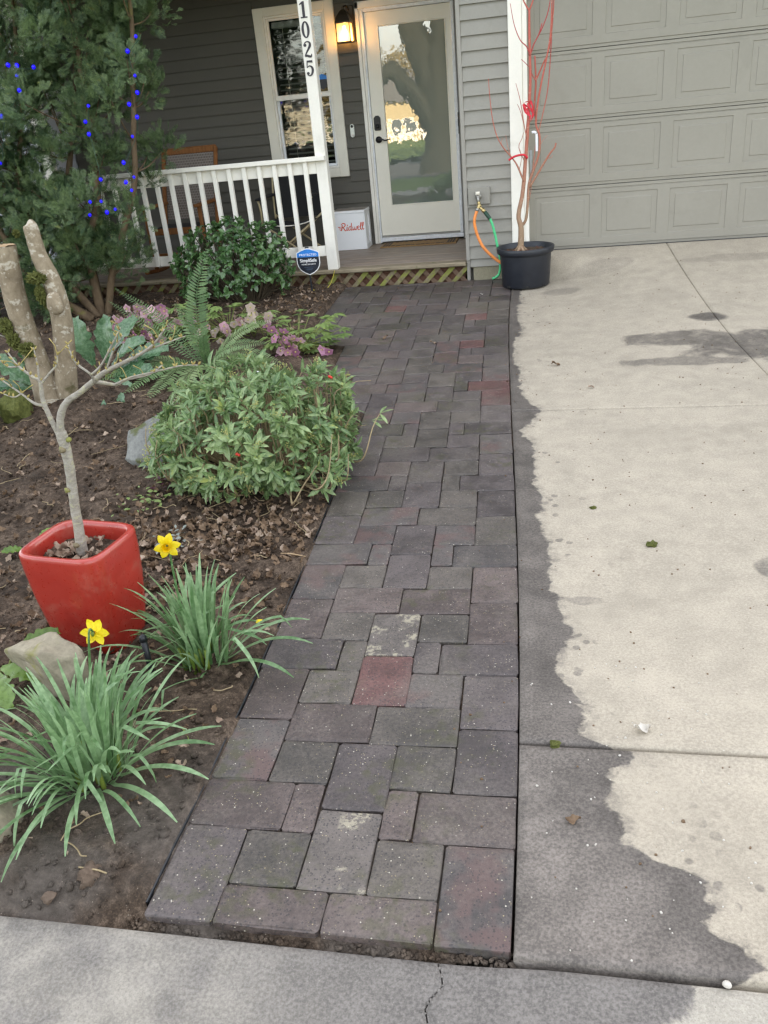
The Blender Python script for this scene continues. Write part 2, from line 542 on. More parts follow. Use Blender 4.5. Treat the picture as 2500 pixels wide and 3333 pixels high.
# ------------------------------------------------------------------ setting materials
def concrete(name, dry, wet, wetmask=None, roughdry=0.85, damp=False):
    n = NT(name); geo = n.n('ShaderNodeNewGeometry'); p = geo.outputs['Position']
    sx = n.n('ShaderNodeSeparateXYZ'); n.l(p, sx.inputs[0])
    big = n.noise(p, 1.3, 5, 0.6); mid = n.noise(p, 9, 5, 0.6); fine = n.noise(p, 120, 3, 0.7); grit = n.noise(p, 380, 2, 0.6)
    f = n.math('ADD', n.math('ADD', n.math('MULTIPLY', big, 0.20), n.math('MULTIPLY', mid, 0.28)), n.math('MULTIPLY', fine, 0.52))
    d0 = tuple(x * 0.82 for x in dry[:3]) + (1,); d1 = tuple(min(1, x * 1.14) for x in dry[:3]) + (1,)
    dc = n.ramp(f, [(0.42, d0), (0.58, d1)])
    # pale scuffs and little dark pits
    mp = n.n('ShaderNodeMapping'); n.l(p, mp.inputs[0]); mp.inputs['Scale'].default_value = (0.5, 1.6, 1); mp.inputs['Rotation'].default_value = (0, 0, 0.3)
    sc = n.maprange(n.noise(mp.outputs[0], 14, 6, 0.7, 0.6), 0.60, 0.72)
    dc = n.mix(n.math('MULTIPLY', sc, 0.35), dc, tuple(min(1, x * 1.28) for x in dry[:3]) + (1,))
    pit = n.maprange(n.voro(p, 42), 0.035, 0.06, 1.0, 0.0)
    pit = n.math('MULTIPLY', pit, n.maprange(n.noise(p, 17, 2), 0.5, 0.6))
    dc = n.mix(n.math('MULTIPLY', pit, 0.75), dc, (0.05, 0.042, 0.033, 1))
    st = n.maprange(n.noise(p, 2.3, 6, 0.62, 0.5), 0.48, 0.72)
    dc = n.mix(n.math('MULTIPLY', st, 0.30), dc, tuple(x * 0.62 for x in dry[:3]) + (1,))
    gr = n.maprange(grit, 0.50, 0.72)
    dc = n.mix(n.math('MULTIPLY', gr, 0.36), dc, (0.12, 0.10, 0.085, 1))
    wcv = n.ramp(n.math('ADD', n.math('MULTIPLY', mid, 0.28), n.math('MULTIPLY', fine, 0.72)), [(0.40, tuple(x * 0.68 for x in wet[:3]) + (1,)), (0.60, tuple(x * 1.36 for x in wet[:3]) + (1,))])
    spk = n.maprange(n.voro(p, 130), 0.10, 0.16, 1.0, 0.0)
    spk = n.math('MULTIPLY', spk, n.maprange(n.noise(p, 60, 1), 0.55, 0.62))
    wcv = n.mix(n.math('MULTIPLY', spk, 0.5), wcv, (0.36, 0.33, 0.28, 1))
    if wetmask is None:
        c = dc; msk = None
    else:
        msk = wetmask(n, p, sx, mid, fine)
        if hasattr(n, 'dd'):                                        # the damp is deepest at its creeping edge and drying next to the pavers
            k = n.math('MULTIPLY', n.maprange(n.dd, 0.0, 0.30, 0.80, 1.12), n.maprange(n.noise(p, 5.5, 5, .62, .5), .34, .66, .82, 1.18))
            mm = n.n('ShaderNodeVectorMath', operation='SCALE'); n.l(wcv, mm.inputs[0]); n.l(k, mm.inputs['Scale']); wcv = mm.outputs[0]
        c = n.mix(msk, dc, wcv)
    h = n.math('ADD', n.math('MULTIPLY', fine, 0.6), n.math('MULTIPLY', grit, 0.4))
    rough = n.maprange(msk, 0, 1, roughdry, 0.52) if msk is not None else roughdry
    return n.bsdf(c, rough, n.bump(h, 0.5, 0.005), 0.35)

WET = [(-6.90, .36), (-6.846, .43), (-6.80, .455), (-6.762, .475), (-6.73, .62), (-6.70, .655), (-6.66, .65), (-6.632, .545), (-6.60, .53), (-6.568, .572), (-6.54, .555), (-6.51, .60), (-6.485, .585), (-6.46, .49), (-6.42, .44), (-6.39, .392), (-6.312, .374), (-6.25, .345),
       (-6.20, .371), (-6.13, .371), (-6.10, .43), (-6.05, .455), (-6.032, .30), (-5.976, .298), (-5.874, .309), (-5.786, .272), (-5.704, .221), (-5.63, .24), (-5.558, .255), (-5.458, .275), (-5.36, .235), (-5.26, .239), (-5.213, .201), (-5.047, .197), (-4.836, .199), (-4.7, .16), (-4.602, .146),
       (-4.49, .15), (-4.376, .166), (-4.244, .12), (-4.002, .123), (-3.78, .105), (-3.65, .05), (-3.585, .035), (-3.45, .09), (-3.305, .135), (-3.071, .044), (-2.8, .0), (-2.556, -.011), (-2.25, -.055), (-1.949, -.07), (-1.75, -.03), (-1.616, -.012), (-1.4, -.05), (-1.184, -.073), (-.931, -.061), (-.6, -.07), (-.43, -.064), (.1, -.07)]
def wetmask(n, p, sx, mid, fine):
    fc = n.n('ShaderNodeFloatCurve')
    cv = fc.mapping.curves[0]
    pts = [((y + 7) / 7.2, (x + 0.2) / 1.2) for y, x in WET]
    for _ in range(len(pts) - 2): cv.points.new(0.5, 0.5)
    for q, (a, b) in zip(cv.points, [pts[0]] + pts[1:-1] + [pts[-1]]):
        q.location = (a, b); q.handle_type = 'VECTOR'
    fc.mapping.update()
    yy = n.math('DIVIDE', n.math('ADD', sx.outputs['Y'], 7.0), 7.2)
    n.l(yy, fc.inputs['Value'])
    xw = n.math('SUBTRACT', n.math('MULTIPLY', fc.outputs[0], 1.2), 0.2)
    mp = n.n('ShaderNodeMapping'); n.l(p, mp.inputs[0]); mp.inputs['Scale'].default_value = (0.75, 1.1, 1)
    jag = n.math('MULTIPLY', n.math('SUBTRACT', n.noise(mp.outputs[0], 11, 6, 0.62, 0.5), 0.5), 0.14)
    dd = n.math('ADD', n.math('SUBTRACT', xw, sx.outputs['X']), jag)
    m = n.math('MAXIMUM', n.maprange(dd, -0.006, 0.012), n.math('MULTIPLY', n.maprange(dd, -0.055, 0.0), n.maprange(n.noise(p, 24, 4, .65), .38, .66, 0.0, 0.55)))
    n.dd = dd
    # drips: little splashes close beyond the edge
    dr = n.maprange(n.voro(p, 17), 0.22, 0.30, 0.62, 0.0)
    dr = n.math('MULTIPLY', dr, n.maprange(n.noise(p, 6.5, 2), 0.52, 0.60))
    dr = n.math('MULTIPLY', dr, n.maprange(dd, -0.42, -0.02))
    m = n.math('MAXIMUM', m, dr)
    def blob(cx, cy, rx, ry, amt, wob):
        mm = n.n('ShaderNodeMapping'); n.l(p, mm.inputs[0]); mm.inputs['Location'].default_value = (-cx / rx, -cy / ry, 0); mm.inputs['Scale'].default_value = (1 / rx, 1 / ry, 0)
        ln = n.n('ShaderNodeVectorMath', operation='LENGTH'); n.l(mm.outputs[0], ln.inputs[0])
        ns = n.noise(p, 4.5, 5, 0.6, 0.5)
        r = n.math('ADD', ln.outputs['Value'], n.math('MULTIPLY', n.math('SUBTRACT', ns, 0.5), wob))
        return n.math('MULTIPLY', n.math('MULTIPLY', n.maprange(r, 0.72, 1.0, 1.0, 0.0), n.maprange(n.noise(p, 13, 5, .65), .30, .55, .55, 1.0)), amt)
    for b in ((1.80, -2.22, 0.86, 0.36, 0.90, 1.2), (1.10, -2.04, 0.44, 0.19, 0.82, 1.2), (1.05, -2.50, 0.46, 0.10, 0.66, 1.3), (1.30, -1.62, 0.15, 0.11, 0.95, 1.1), (0.27, -0.66, 0.18, 0.13, 0.45, 0.9), (1.9, -0.35, 0.7, 0.10, 0.25, 1.2), (0.62, -0.28, 0.35, 0.12, 0.25, 1.0), (1.02, -5.02, 0.06, 0.09, 0.7, 1.6), (0.32, -5.27, 0.08, 0.03, 0.5, 3.4), (0.98, -6.02, 0.05, 0.04, 0.6, 1.2)):
        m = n.math('MAXIMUM', m, blob(*b))
    return m

def walkmask(n, p, sx, mid, fine):
    xw = n.maprange(sx.outputs['Y'], -6.86, -6.76, 0.44, 0.50)
    jag = n.math('MULTIPLY', n.math('SUBTRACT', n.noise(p, 9, 6, 0.65, 0.4), 0.5), 0.22)
    dd = n.math('ADD', n.math('SUBTRACT', xw, sx.outputs['X']), jag)
    m = n.maprange(dd, -0.008, 0.015)
    pale = n.maprange(n.noise(p, 3.2, 5, 0.65), 0.30, 0.62)
    lft = n.maprange(sx.outputs['X'], -0.80, -0.05, 0.68, 0.02)
    return n.math('SUBTRACT', m, n.math('MULTIPLY', pale, lft), clamp=True)

M = {}
M['drive'] = concrete('driveway_concrete', (0.405, 0.353, 0.280, 1), (0.134, 0.116, 0.102, 1), wetmask)
M['walk'] = concrete('sidewalk_concrete', (0.375, 0.343, 0.290, 1), (0.145, 0.132, 0.121, 1), walkmask)
M['found'] = concrete('foundation_concrete', (0.30, 0.27, 0.19, 1), (0.1, 0.1, 0.1, 1))

def soilmat():
    n = NT('soil'); geo = n.n('ShaderNodeNewGeometry'); p = geo.outputs['Position']
    a = n.noise(p, 5, 6, 0.65); b = n.noise(p, 38, 5, 0.7); g = n.noise(p, 190, 3, 0.7)
    f = n.math('ADD', n.math('ADD', n.math('MULTIPLY', a, 0.35), n.math('MULTIPLY', b, 0.4)), n.math('MULTIPLY', g, 0.25))
    c = n.ramp(f, [(0.38, (0.018, 0.012, 0.008, 1)), (0.5, (0.066, 0.044, 0.030, 1)), (0.62, (0.200, 0.142, 0.102, 1))])
    sx = n.n('ShaderNodeSeparateXYZ'); n.l(p, sx.inputs[0])
    mud = n.math('MULTIPLY', n.maprange(sx.outputs['Y'], -5.9, -6.5), n.maprange(n.noise(p, 4, 3), 0.35, 0.6))
    mc = n.ramp(b, [(0.35, (0.075, 0.062, 0.052, 1)), (0.65, (0.135, 0.115, 0.100, 1))])
    c = n.mix(n.math('MULTIPLY', mud, 0.75), c, mc)
    sp = n.math('MULTIPLY', n.maprange(n.voro(p, 95), 0.12, 0.2, 1.0, 0.0), n.maprange(n.noise(p, 33, 1), 0.58, 0.64))
    c = n.mix(n.math('MULTIPLY', sp, 0.6), c, (0.30, 0.25, 0.20, 1))
    return n.bsdf(c, 0.85, n.bump(n.math('ADD', b, n.math('MULTIPLY', g, 0.6)), 0.8, 0.012), 0.25)
M['soil'] = soilmat()

def pavermat(name, c0, c1, redden=None, lichen=None):
    n = NT(name); geo = n.n('ShaderNodeNewGeometry'); p = geo.outputs['Position']
    oi = n.n('ShaderNodeObjectInfo'); rnd = oi.outputs['Random']
    off = n.n('ShaderNodeVectorMath', operation='ADD'); n.l(p, off.inputs[0]); n.l(n.math('MULTIPLY', rnd, 31.7), off.inputs[1]); v = off.outputs[0]
    a = n.noise(v, 10, 4, 0.6); b = n.noise(v, 90, 5, 0.75); g = n.noise(p, 330, 2, 0.6)
    f = n.math('ADD', n.math('MULTIPLY', a, 0.45), n.math('MULTIPLY', b, 0.55))
    f = n.math('ADD', f, n.math('MULTIPLY', n.math('SUBTRACT', rnd, 0.5), 0.16))
    c = n.ramp(f, [(0.39, c0), (0.61, c1)])
    if redden is not None:
        rm = n.maprange(n.noise(v, 6.5, 3, 0.6), 0.47, 0.60)
        c = n.mix(n.math('MULTIPLY', rm, redden[1]), c, redden[0])
    # dark and pale aggregate
    dk = n.math('MULTIPLY', n.maprange(n.voro(v, 120), 0.25, 0.40, 1.0, 0.0), n.maprange(n.noise(v, 60, 2), 0.44, 0.54))
    c = n.mix(n.math('MULTIPLY', dk, 0.7), c, (0.022, 0.022, 0.025, 1))
    s1 = n.math('MULTIPLY', n.maprange(n.voro(v, 105), 0.15, 0.22, 1.0, 0.0), n.math('MULTIPLY', n.maprange(n.noise(v, 44, 1), 0.51, 0.57), n.maprange(n.noise(v, 7, 3), 0.36, 0.54)))
    vc = n.n('ShaderNodeTexVoronoi'); n.l(v, vc.inputs['Vector']); vc.inputs['Scale'].default_value = 105
    sxc = n.n('ShaderNodeSeparateColor'); n.l(vc.outputs['Color'], sxc.inputs[0])
    c = n.mix(n.math('MULTIPLY', s1, 0.8), c, n.ramp(sxc.outputs[0], [(0.2, (0.25, 0.20, 0.12, 1)), (0.6, (0.42, 0.34, 0.20, 1)), (0.9, (0.52, 0.48, 0.40, 1))]))
    vo2 = n.n('ShaderNodeVectorMath', operation='ADD'); n.l(v, vo2.inputs[0]); vo2.inputs[1].default_value = (3.1, 8.2, 1.7)
    s2 = n.math('MULTIPLY', n.maprange(n.voro(vo2.outputs[0], 62), 0.10, 0.15, 1.0, 0.0), n.maprange(n.noise(vo2.outputs[0], 26, 1), 0.59, 0.63))
    c = n.mix(n.math('MULTIPLY', s2, 0.9), c, (0.62, 0.57, 0.47, 1))
    moss = n.math('MULTIPLY', n.maprange(n.noise(p, 3.4, 4, 0.6), 0.50, 0.66), n.maprange(n.noise(p, 28, 3), 0.44, 0.60))
    c = n.mix(n.math('MULTIPLY', moss, 0.55), c, (0.060, 0.062, 0.022, 1))
    dust = n.maprange(n.noise(p, 2.1, 5, 0.6, 0.4), 0.50, 0.68)
    c = n.mix(n.math('MULTIPLY', dust, 0.5), c, n.ramp(b, [(.36, (0.085, 0.070, 0.060, 1)), (.64, (0.185, 0.160, 0.138, 1))]))
    if lichen:
        lm = n.math('MULTIPLY', n.maprange(n.noise(p, 9, 3, .5), .57, .63), n.maprange(n.noise(p, 70, 4, .7), .42, .56))
        c = n.mix(n.math('MULTIPLY', lm, .75), c, (.38, .34, .25, 1))
    h = n.math('ADD', n.math('MULTIPLY', b, 0.6), n.math('MULTIPLY', g, 0.4))
    return n.bsdf(c, n.maprange(a, 0.3, 0.7, 0.42, 0.60), n.bump(h, 0.6, 0.005), 0.5)
M['pv_char'] = pavermat('paver_charcoal', (0.046, 0.037, 0.036, 1), (0.112, 0.091, 0.087, 1))
M['pv_grey'] = pavermat('paver_grey', (0.051, 0.044, 0.038, 1), (0.124, 0.104, 0.089, 1))
M['pv_brown'] = pavermat('paver_brown', (0.061, 0.045, 0.041, 1), (0.138, 0.105, 0.095, 1))
M['pv_mixr'] = pavermat('paver_part_red', (0.048, 0.042, 0.041, 1), (0.110, 0.093, 0.086, 1), ((0.125, 0.068, 0.062, 1), 0.6))
M['pv_lich'] = pavermat('paver_lichened', (0.062, 0.053, 0.047, 1), (0.138, 0.116, 0.104, 1), None, True)
M['pv_red'] = pavermat('paver_red', (0.085, 0.040, 0.037, 1), (0.175, 0.080, 0.072, 1))

# ------------------------------------------------------------------ ground sheet, lawn, street (seen in the door glass)
def grid(x0, x1, y0, y1, nx, ny, fz):
    X = np.linspace(x0, x1, nx); Y = np.linspace(y0, y1, ny)
    V = np.array([(x, y, fz(x, y)) for y in Y for x in X])
    i = np.arange(nx - 1)[None, :] + np.arange(ny - 1)[:, None] * nx
    F = np.stack([i, i + 1, i + nx + 1, i + nx], axis=-1).reshape(-1, 4)
    return V, F
def grassmat():
    n = NT('grass'); geo = n.n('ShaderNodeNewGeometry'); p = geo.outputs['Position']
    a = n.noise(p, 0.35, 5, 0.6); b = n.noise(p, 14, 4, 0.7)
    c = n.ramp(n.math('ADD', n.math('MULTIPLY', a, 0.5), n.math('MULTIPLY', b, 0.5)), [(0.35, (0.055, 0.095, 0.022, 1)), (0.65, (0.13, 0.19, 0.05, 1))])
    return n.bsdf(c, 0.9, n.bump(b, 0.8, 0.05), 0.2)
M['grass'] = grassmat()
M['asphalt'] = paint('asphalt', (0.055, 0.055, 0.057, 1), 0.85, 0.25, 3, 0.4)
struct('ground', grid(-200, 200, -220, 120, 31, 69, lambda x, y: -0.62 - 0.036 * min(90, max(0, -15.7 - y))), M['grass'])
struct('lawn', grid(-40, 40, -12.2, -8.55, 21, 6, lambda x, y: -0.43), M['grass'])
struct('street', grid(-60, 60, -20.5, -12.4, 31, 5, lambda x, y: -0.52), M['asphalt'])
struct('far_lawn', grid(-70, 70, -106, -20.7, 21, 40, lambda x, y: -0.42 - 0.030 * (-20.7 - y)), M['grass'])

# ------------------------------------------------------------------ planting bed
def zb2(X, Y):
    w = inpave(X, Y)
    rough = 0.022 * fbm(X * 8, Y * 8, 4.0, 4) + 0.014 * fbm(X * 26, Y * 26, 9.0, 3)
    k = 0.45 if Y < -6.1 else 1.0
    return (zbed(X, Y) + rough * k) * (1 - w) + (zs(Y) - 0.016 + 0.006 * fbm(X * 14, Y * 14, 2.0, 2) - 0.026 * sstep(6.715, 6.755, -Y)) * w
_bV, _bF = grid(-4.6, 0.0, -6.755, -0.02, 185, 260, zb2)
bed = struct('garden_bed', (_bV, _bF), M['soil'], True)
struct('garden_bed_beyond', grid(-14, -4.597, -6.755, 0.6, 60, 60, lambda x, y: zs(y) + 0.02 + 0.03 * fbm(x * 1.5, y * 1.5, 2)), M['soil'], True)

# ------------------------------------------------------------------ paving
path = thing('paved_path', 'dark tumbled paver path running from the sidewalk to the porch', 'path', (-0.5, -3.3, -0.33), kind='structure')
def paver_mesh(w, h, k):
    rg = np.random.default_rng(100 + k)
    c = 0.004 + rg.uniform(0, 0.004)
    def ring(ins, z, jz):
        a, b = w / 2 - ins, h / 2 - ins
        pts = []
        for (sx, sy) in ((1, 1), (-1, 1), (-1, -1), (1, -1)):
            q = [(sx * a, sy * (b - c)), (sx * (a - c), sy * b)]
            if sx * sy < 0: q = q[::-1]
            pts += q
        full = []
        for i_ in range(8):
            p_, q_ = pts[i_], pts[(i_ + 1) % 8]
            full.append(p_)
            full.append(((p_[0] + q_[0]) / 2 * (1 - ch[i_] * (ins > 0)), (p_[1] + q_[1]) / 2 * (1 - ch[i_] * (ins > 0))))
        pts = full
        return [(x + rg.normal(0, jit), y + rg.normal(0, jit), z + rg.normal(0, jz)) for x, y in pts]
    jit = 0.0010
    ch = np.abs(rg.normal(0, .010, 8))
    V = ring(0.0, -0.075, 0) + ring(0.0, -0.0050, 0.0008) + ring(0.0012, -0.0022, 0.0005) + ring(0.0040, -0.0006, 0.0004) + ring(0.014, 0.0004, 0.0004)
    F = []
    for r in range(4):
        for j in range(16):
            F.append((r * 16 + j, r * 16 + (j + 1) % 16, (r + 1) * 16 + (j + 1) % 16, (r + 1) * 16 + j))
    F.append(tuple(range(64, 80)))
    return mesh('paver', V, F, False)
PV = {}
pieces = []                       # (u0, u1, v0, v1)
def addp(u0, u1, v0, v1):
    pieces.append((u0, u1, v0, v1))
for per in range(-1, 10):
    b = per * 8
    for um, ulist in ((None, None),):
        for cu in range(-10, 12, 2):
            kind = (cu // 2) % 4                          # 0: column A, 2: column B, odd: squares
            if kind == 0:
                for v in (4, 7): addp(cu, cu + 2, b + v, b + v + 3)
                addp(cu - 2, cu + 1, b + 2, b + 4); addp(cu + 1, cu + 4, b + 2, b + 4)
            elif kind == 2:
                for v in (0, 3): addp(cu, cu + 2, b + v, b + v + 3)
                addp(cu - 2, cu + 1, b + 6, b + 8); addp(cu + 1, cu + 4, b + 6, b + 8)
            else:
                addp(cu, cu + 2, b, b + 2); addp(cu, cu + 2, b + 4, b + 6)
VMAX = 74.6
REDS = {(8, 43): 'pv_red', (8, 41): 'pv_red', (7, 43): 'pv_red', (4, 9): 'pv_red', (0, 5.5): 'pv_mixr', (0, 27): 'pv_mixr', (2, 23): 'pv_mixr', (8, 25): 'pv_mixr',
        (6, 53): 'pv_red', (4, 62): 'pv_red', (6, 61): 'pv_red', (6, 70): 'pv_red', (-2, 64): 'pv_red', (8, 11): 'pv_mixr', (9, 1): 'pv_mixr', (8, 0): 'pv_mixr', (4, 12): 'pv_lich', (4, 1): 'pv_lich', (4, 4): 'pv_char', (2, 1): 'pv_grey', (6, 1): 'pv_grey', (0, 0): 'pv_char', (2, -1): 'pv_brown', (5, -1): 'pv_brown', (0, 3): 'pv_brown', (3, 3): 'pv_brown', (6, 3): 'pv_brown', (7, 3): 'pv_brown', (2, 5): 'pv_grey', (6, 5): 'pv_grey', (8, 5): 'pv_char', (2, 7): 'pv_brown', (5, 7): 'pv_grey', (8, 8): 'pv_char', (0, 8): 'pv_brown', (2, 9): 'pv_grey', (6, 9): 'pv_mixr', (0, 11): 'pv_char', (3, 11): 'pv_grey', (6, 11): 'pv_char', (7, 11): 'pv_char', (2, 13): 'pv_grey', (6, 13): 'pv_grey', (8, 13): 'pv_brown', (0, 13): 'pv_brown', (2, 15): 'pv_brown', (5, 15): 'pv_brown', (8, 16): 'pv_brown', (4, 17): 'pv_char', (4, 20): 'pv_char', (2, 17): 'pv_grey', (6, 17): 'pv_grey', (0, 20): 'pv_char', (7, 20): 'pv_char', (8, 23): 'pv_char', (4, 28): 'pv_char', (4, 25): 'pv_char', (0, 32): 'pv_char', (8, 30): 'pv_char',
        (3, 19): 'pv_mixr', (6, 19): 'pv_mixr', (0, 17): 'pv_mixr'}
npv = 0
for (u0, u1, v0, v1) in pieces:
    vc = (v0 + v1) / 2
    um = umin(vc)
    if v0 < -0.9 : v0 = -1.3
    if v1 > VMAX: v1 = VMAX
    if v1 - v0 < 0.55: continue
    a, b = u0, u1
    # the edges are cut so that each cross course fits
    if b - a == 3 and abs((v1 - v0) - 2) < 1e-6:
        row = round(v0) % 8
        if row == 2 and a == 6: a, b = 6, 7
        elif row == 2 and a == 9: a, b = 7, 10
        elif row == 2 and um in (0, -8) and a == um + 1: a, b = um + 3, um + 4
        elif row == 2 and um in (0, -8) and a == um - 2: a, b = um, um + 3
    a = max(a, um); b = min(b, 10)
    if b - a < 0.9: continue
    w, h = (b - a) * U_ - 0.0028, (v1 - v0) * U_ - 0.0028
    key = (round(w, 3), round(h, 3), npv % 5 if w * h > .005 else npv % 3)
    if key not in PV: PV[key] = paver_mesh(w, h, len(PV))
    Yc = Y0_ + (v0 + v1) / 2 * U_
    Xc = xs(Yc) + ((a + b) / 2 - 10) * U_
    rg = random.random()
    mt = 'pv_char' if rg < 0.40 else ('pv_grey' if rg < 0.67 else ('pv_brown' if rg < 0.90 else 'pv_mixr'))
    for (ru, rv), mm in REDS.items():
        if abs(a - ru) < 0.6 and v0 - 0.1 <= rv < v1: mt = mm
    me = PV[key]
    o = bpy.data.objects.new('paver', me)
    COL.objects.link(o)
    if len(me.materials) == 0: me.materials.append(M[mt])
    o.material_slots[0].link = 'OBJECT'
    o.material_slots[0].material = M[mt]
    yaw = math.atan2(xs(Yc + .1) - xs(Yc - .1), 0.2)
    pit = math.atan2(zs(Yc + .1) - zs(Yc - .1), 0.2)
    o.rotation_euler = (pit + random.gauss(0, .004), random.gauss(0, .004), -yaw + random.gauss(0, .005))
    o.parent = path
    o.location = Vector((Xc + random.gauss(0, .0008), Yc, zs(Yc) + random.gauss(0, .0012))) - org(path)
    npv += 1

# grit and crumbs in the joints and at the near end
def crumbs(n, fx, r0, r1, seed):
    rg = np.random.default_rng(seed)
    bm = bmesh.new(); bmesh.ops.create_icosphere(bm, subdivisions=1, radius=1)
    tV = np.array([v.co[:] for v in bm.verts]); tF = np.array([[v.index for v in f.verts] for f in bm.faces]); bm.free()
    tV = tV * (1 + rg.normal(0, .12, (len(tV), 1)))
    pos = np.array([fx(rg) for _ in range(n)])
    d = rg.normal(0, 1, (n, 3)); up = rg.normal(0, 1, (n, 3))
    sc = (rg.uniform(r0, r1, (n, 1)) ** 1) * rg.uniform(.6, 1.2, (n, 3))
    return scatter(tV, tF, pos, d, up, sc)
def near_end(rg):
    x = rg.uniform(-0.80, 0.13); y = -6.742 + abs(rg.normal(0, .012))
    return (x, y, -0.389 + rg.uniform(0, .010))
part('joint_grit', crumbs(420, near_end, 0.0025, 0.009, 3), M['soil'], path, kind='stuff')

# black plastic edging on the bed side
ed = []
for v in np.linspace(-0.9, 37.8, 60):
    y = Y0_ + v * U_
    ed.append((xs(y) - 10 * U_ - 0.006, y, zs(y) - 0.001 + 0.002 * math.sin(v * 1.3)))
ed = np.array(ed)
eV = np.vstack([ed + (0, 0, 0.004), ed + (0.004, 0, 0.004), ed + (0.004, 0, -0.05), ed + (0, 0, -0.05)])
k_ = len(ed)
eF = [(j * k_ + i, j * k_ + i + 1, ((j + 1) % 4) * k_ + i + 1, ((j + 1) % 4) * k_ + i) for j in range(4) for i in range(k_ - 1)]
M['black_plastic'] = plain('black_plastic', (0.016, 0.018, 0.022, 1), 0.38)
top('path_edging', (eV, eF), M['black_plastic'], 'thin black plastic edging strip between the planting bed and the pavers', 'edging')

# ------------------------------------------------------------------ driveway and sidewalk
drive = thing('driveway', 'pale concrete driveway with a damp edge and oil stains leading to the garage', 'driveway', (0.8, -3, -0.3), kind='structure')
def slab(x0f, x1f, y0, y1, fz, nx, ny, thick=0.1, g=0.004, r=0.008):
    ys = [y0 + g, y0 + g + r] + list(np.linspace(y0 + .03, y1 - .03, ny)) + [y1 - g - r, y1 - g]
    V = []; nxx = nx + 4
    for j, y in enumerate(ys):
        a, b = x0f(y) + g * .5, x1f(y) - g * .5
        X = [a, a + r * .4] + list(np.linspace(a + .03, b - .03, nx)) + [b - r * .4, b]
        for i, x in enumerate(X):
            e = (i in (0, nxx - 1)) or (j in (0, len(ys) - 1))
            V.append((x, y, fz(x, y) - (r * 0.9 if e else 0)))
    ny_ = len(ys); F = []
    for j in range(ny_ - 1):
        for i in range(nxx - 1):
            a = j * nxx + i; F.append((a, a + 1, a + nxx + 1, a + nxx))
    rim = [i for i in range(nxx)] + [j * nxx + nxx - 1 for j in range(1, ny_)] + [(ny_ - 1) * nxx + i for i in range(nxx - 2, -1, -1)] + [j * nxx for j in range(ny_ - 2, 0, -1)]
    base = len(V)
    for i in rim: V.append((V[i][0], V[i][1], V[i][2] - thick))
    n_ = len(rim)
    for q in range(n_):
        F.append((rim[q], base + q, base + (q + 1) % n_, rim[(q + 1) % n_]))
    return np.array(V), F
xl = lambda y: xs(y) + 0.002
xj = lambda y: 1.2 + (0.08 - y) * 0.092
xr = lambda y: 5.2
for x0f, x1f, y0, y1, nx, ny in ((xl, xj, -3.285, 0.10, 26, 60), (xj, xr, -3.285, 0.10, 30, 40), (xl, xj, -6.045, -3.285, 24, 40), (xj, xr, -6.045, -3.285, 20, 20), (xl, xj, -6.738, -6.045, 20, 14), (xj, xr, -6.738, -6.045, 20, 8)):
    part('concrete_slab', slab(x0f, x1f, y0, y1, zdrive, nx, ny), M['drive'], drive, True)
part('slab_bed', box(-0.02, 5.2, -6.7, 0.05, -0.50, -0.44), M['soil'], drive)
# chalk-white scratches are left to the material; the sidewalk
walk = thing('sidewalk', 'damp grey concrete sidewalk across the near end of the path', 'sidewalk', (0, -7.4, -0.4), kind='structure')
def zw(x, y):
    return -0.383 + 0.017 * sstep(-0.02, 0.25, x) - 0.01 * sstep(-6.8, -7.6, y)
cj = lambda y: -0.025 + (y + 6.74) * 0.16 + 0.008 * math.sin(y * 70) + 0.005 * math.sin(y * 190)
part('concrete_slab', slab(lambda y: -1.9, lambda y: cj(y), -8.4, -6.745, zw, 36, 60, 0.12, 0.002, 0.004), M['walk'], walk, True)
part('concrete_slab', slab(lambda y: cj(y), lambda y: 1.75, -8.4, -6.745, zw, 36, 60, 0.12, 0.002, 0.004), M['walk'], walk, True)
for x in (-6.3, -4.1): part('concrete_slab', slab(lambda y, x=x: x, lambda y, x=x: x + 2.2, -8.4, -6.745, zw, 8, 8, 0.12), M['walk'], walk, True)
for x in (1.75, 3.5): part('concrete_slab', slab(lambda y, x=x: x, lambda y, x=x: x + 1.75, -8.4, -6.745, zw, 8, 8, 0.12), M['walk'], walk, True)
# crumbling mortar along the crack
def crack(rg):
    y = rg.uniform(-7.05, -6.76); return (cj(y) + rg.normal(0, .006), y, zw(cj(y), y) - 0.002)
part('crack_crumbs', crumbs(160, crack, 0.0015, 0.005, 8), M['walk'], walk, kind='stuff')

# ================================================================== THE HOUSE
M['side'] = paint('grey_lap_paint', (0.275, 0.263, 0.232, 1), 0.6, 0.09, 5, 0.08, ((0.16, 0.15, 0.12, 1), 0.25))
M['side_shaded'] = paint('porch_lap_paint_shaded', (0.094, 0.087, 0.072, 1), 0.62, 0.08, 5, 0.08)  # base darkened to stand in for part of the porch shade
M['side_skylit'] = paint('skylit_lap_paint', (0.50, 0.53, 0.58, 1), 0.6, 0.06, 5, 0.08)  # same house paint, with the skylight on the wing put into its colour
M['trim_grey'] = paint('grey_trim_paint', (0.30, 0.285, 0.255, 1), 0.55, 0.07, 4, 0.06)
M['white'] = paint('white_paint', (0.82, 0.79, 0.72, 1), 0.45, 0.05, 4, 0.05, ((0.50, 0.47, 0.40, 1), 0.35))
M['cream'] = paint('cream_paint', (0.76, 0.72, 0.62, 1), 0.5, 0.05, 4, 0.05, ((0.45, 0.42, 0.35, 1), 0.2))
M['door'] = paint('door_cream', (0.84, 0.805, 0.70, 1), 0.42, 0.03, 3, 0.02)
M['screen'] = plain('white_aluminium', (0.76, 0.78, 0.80, 1), 0.35)
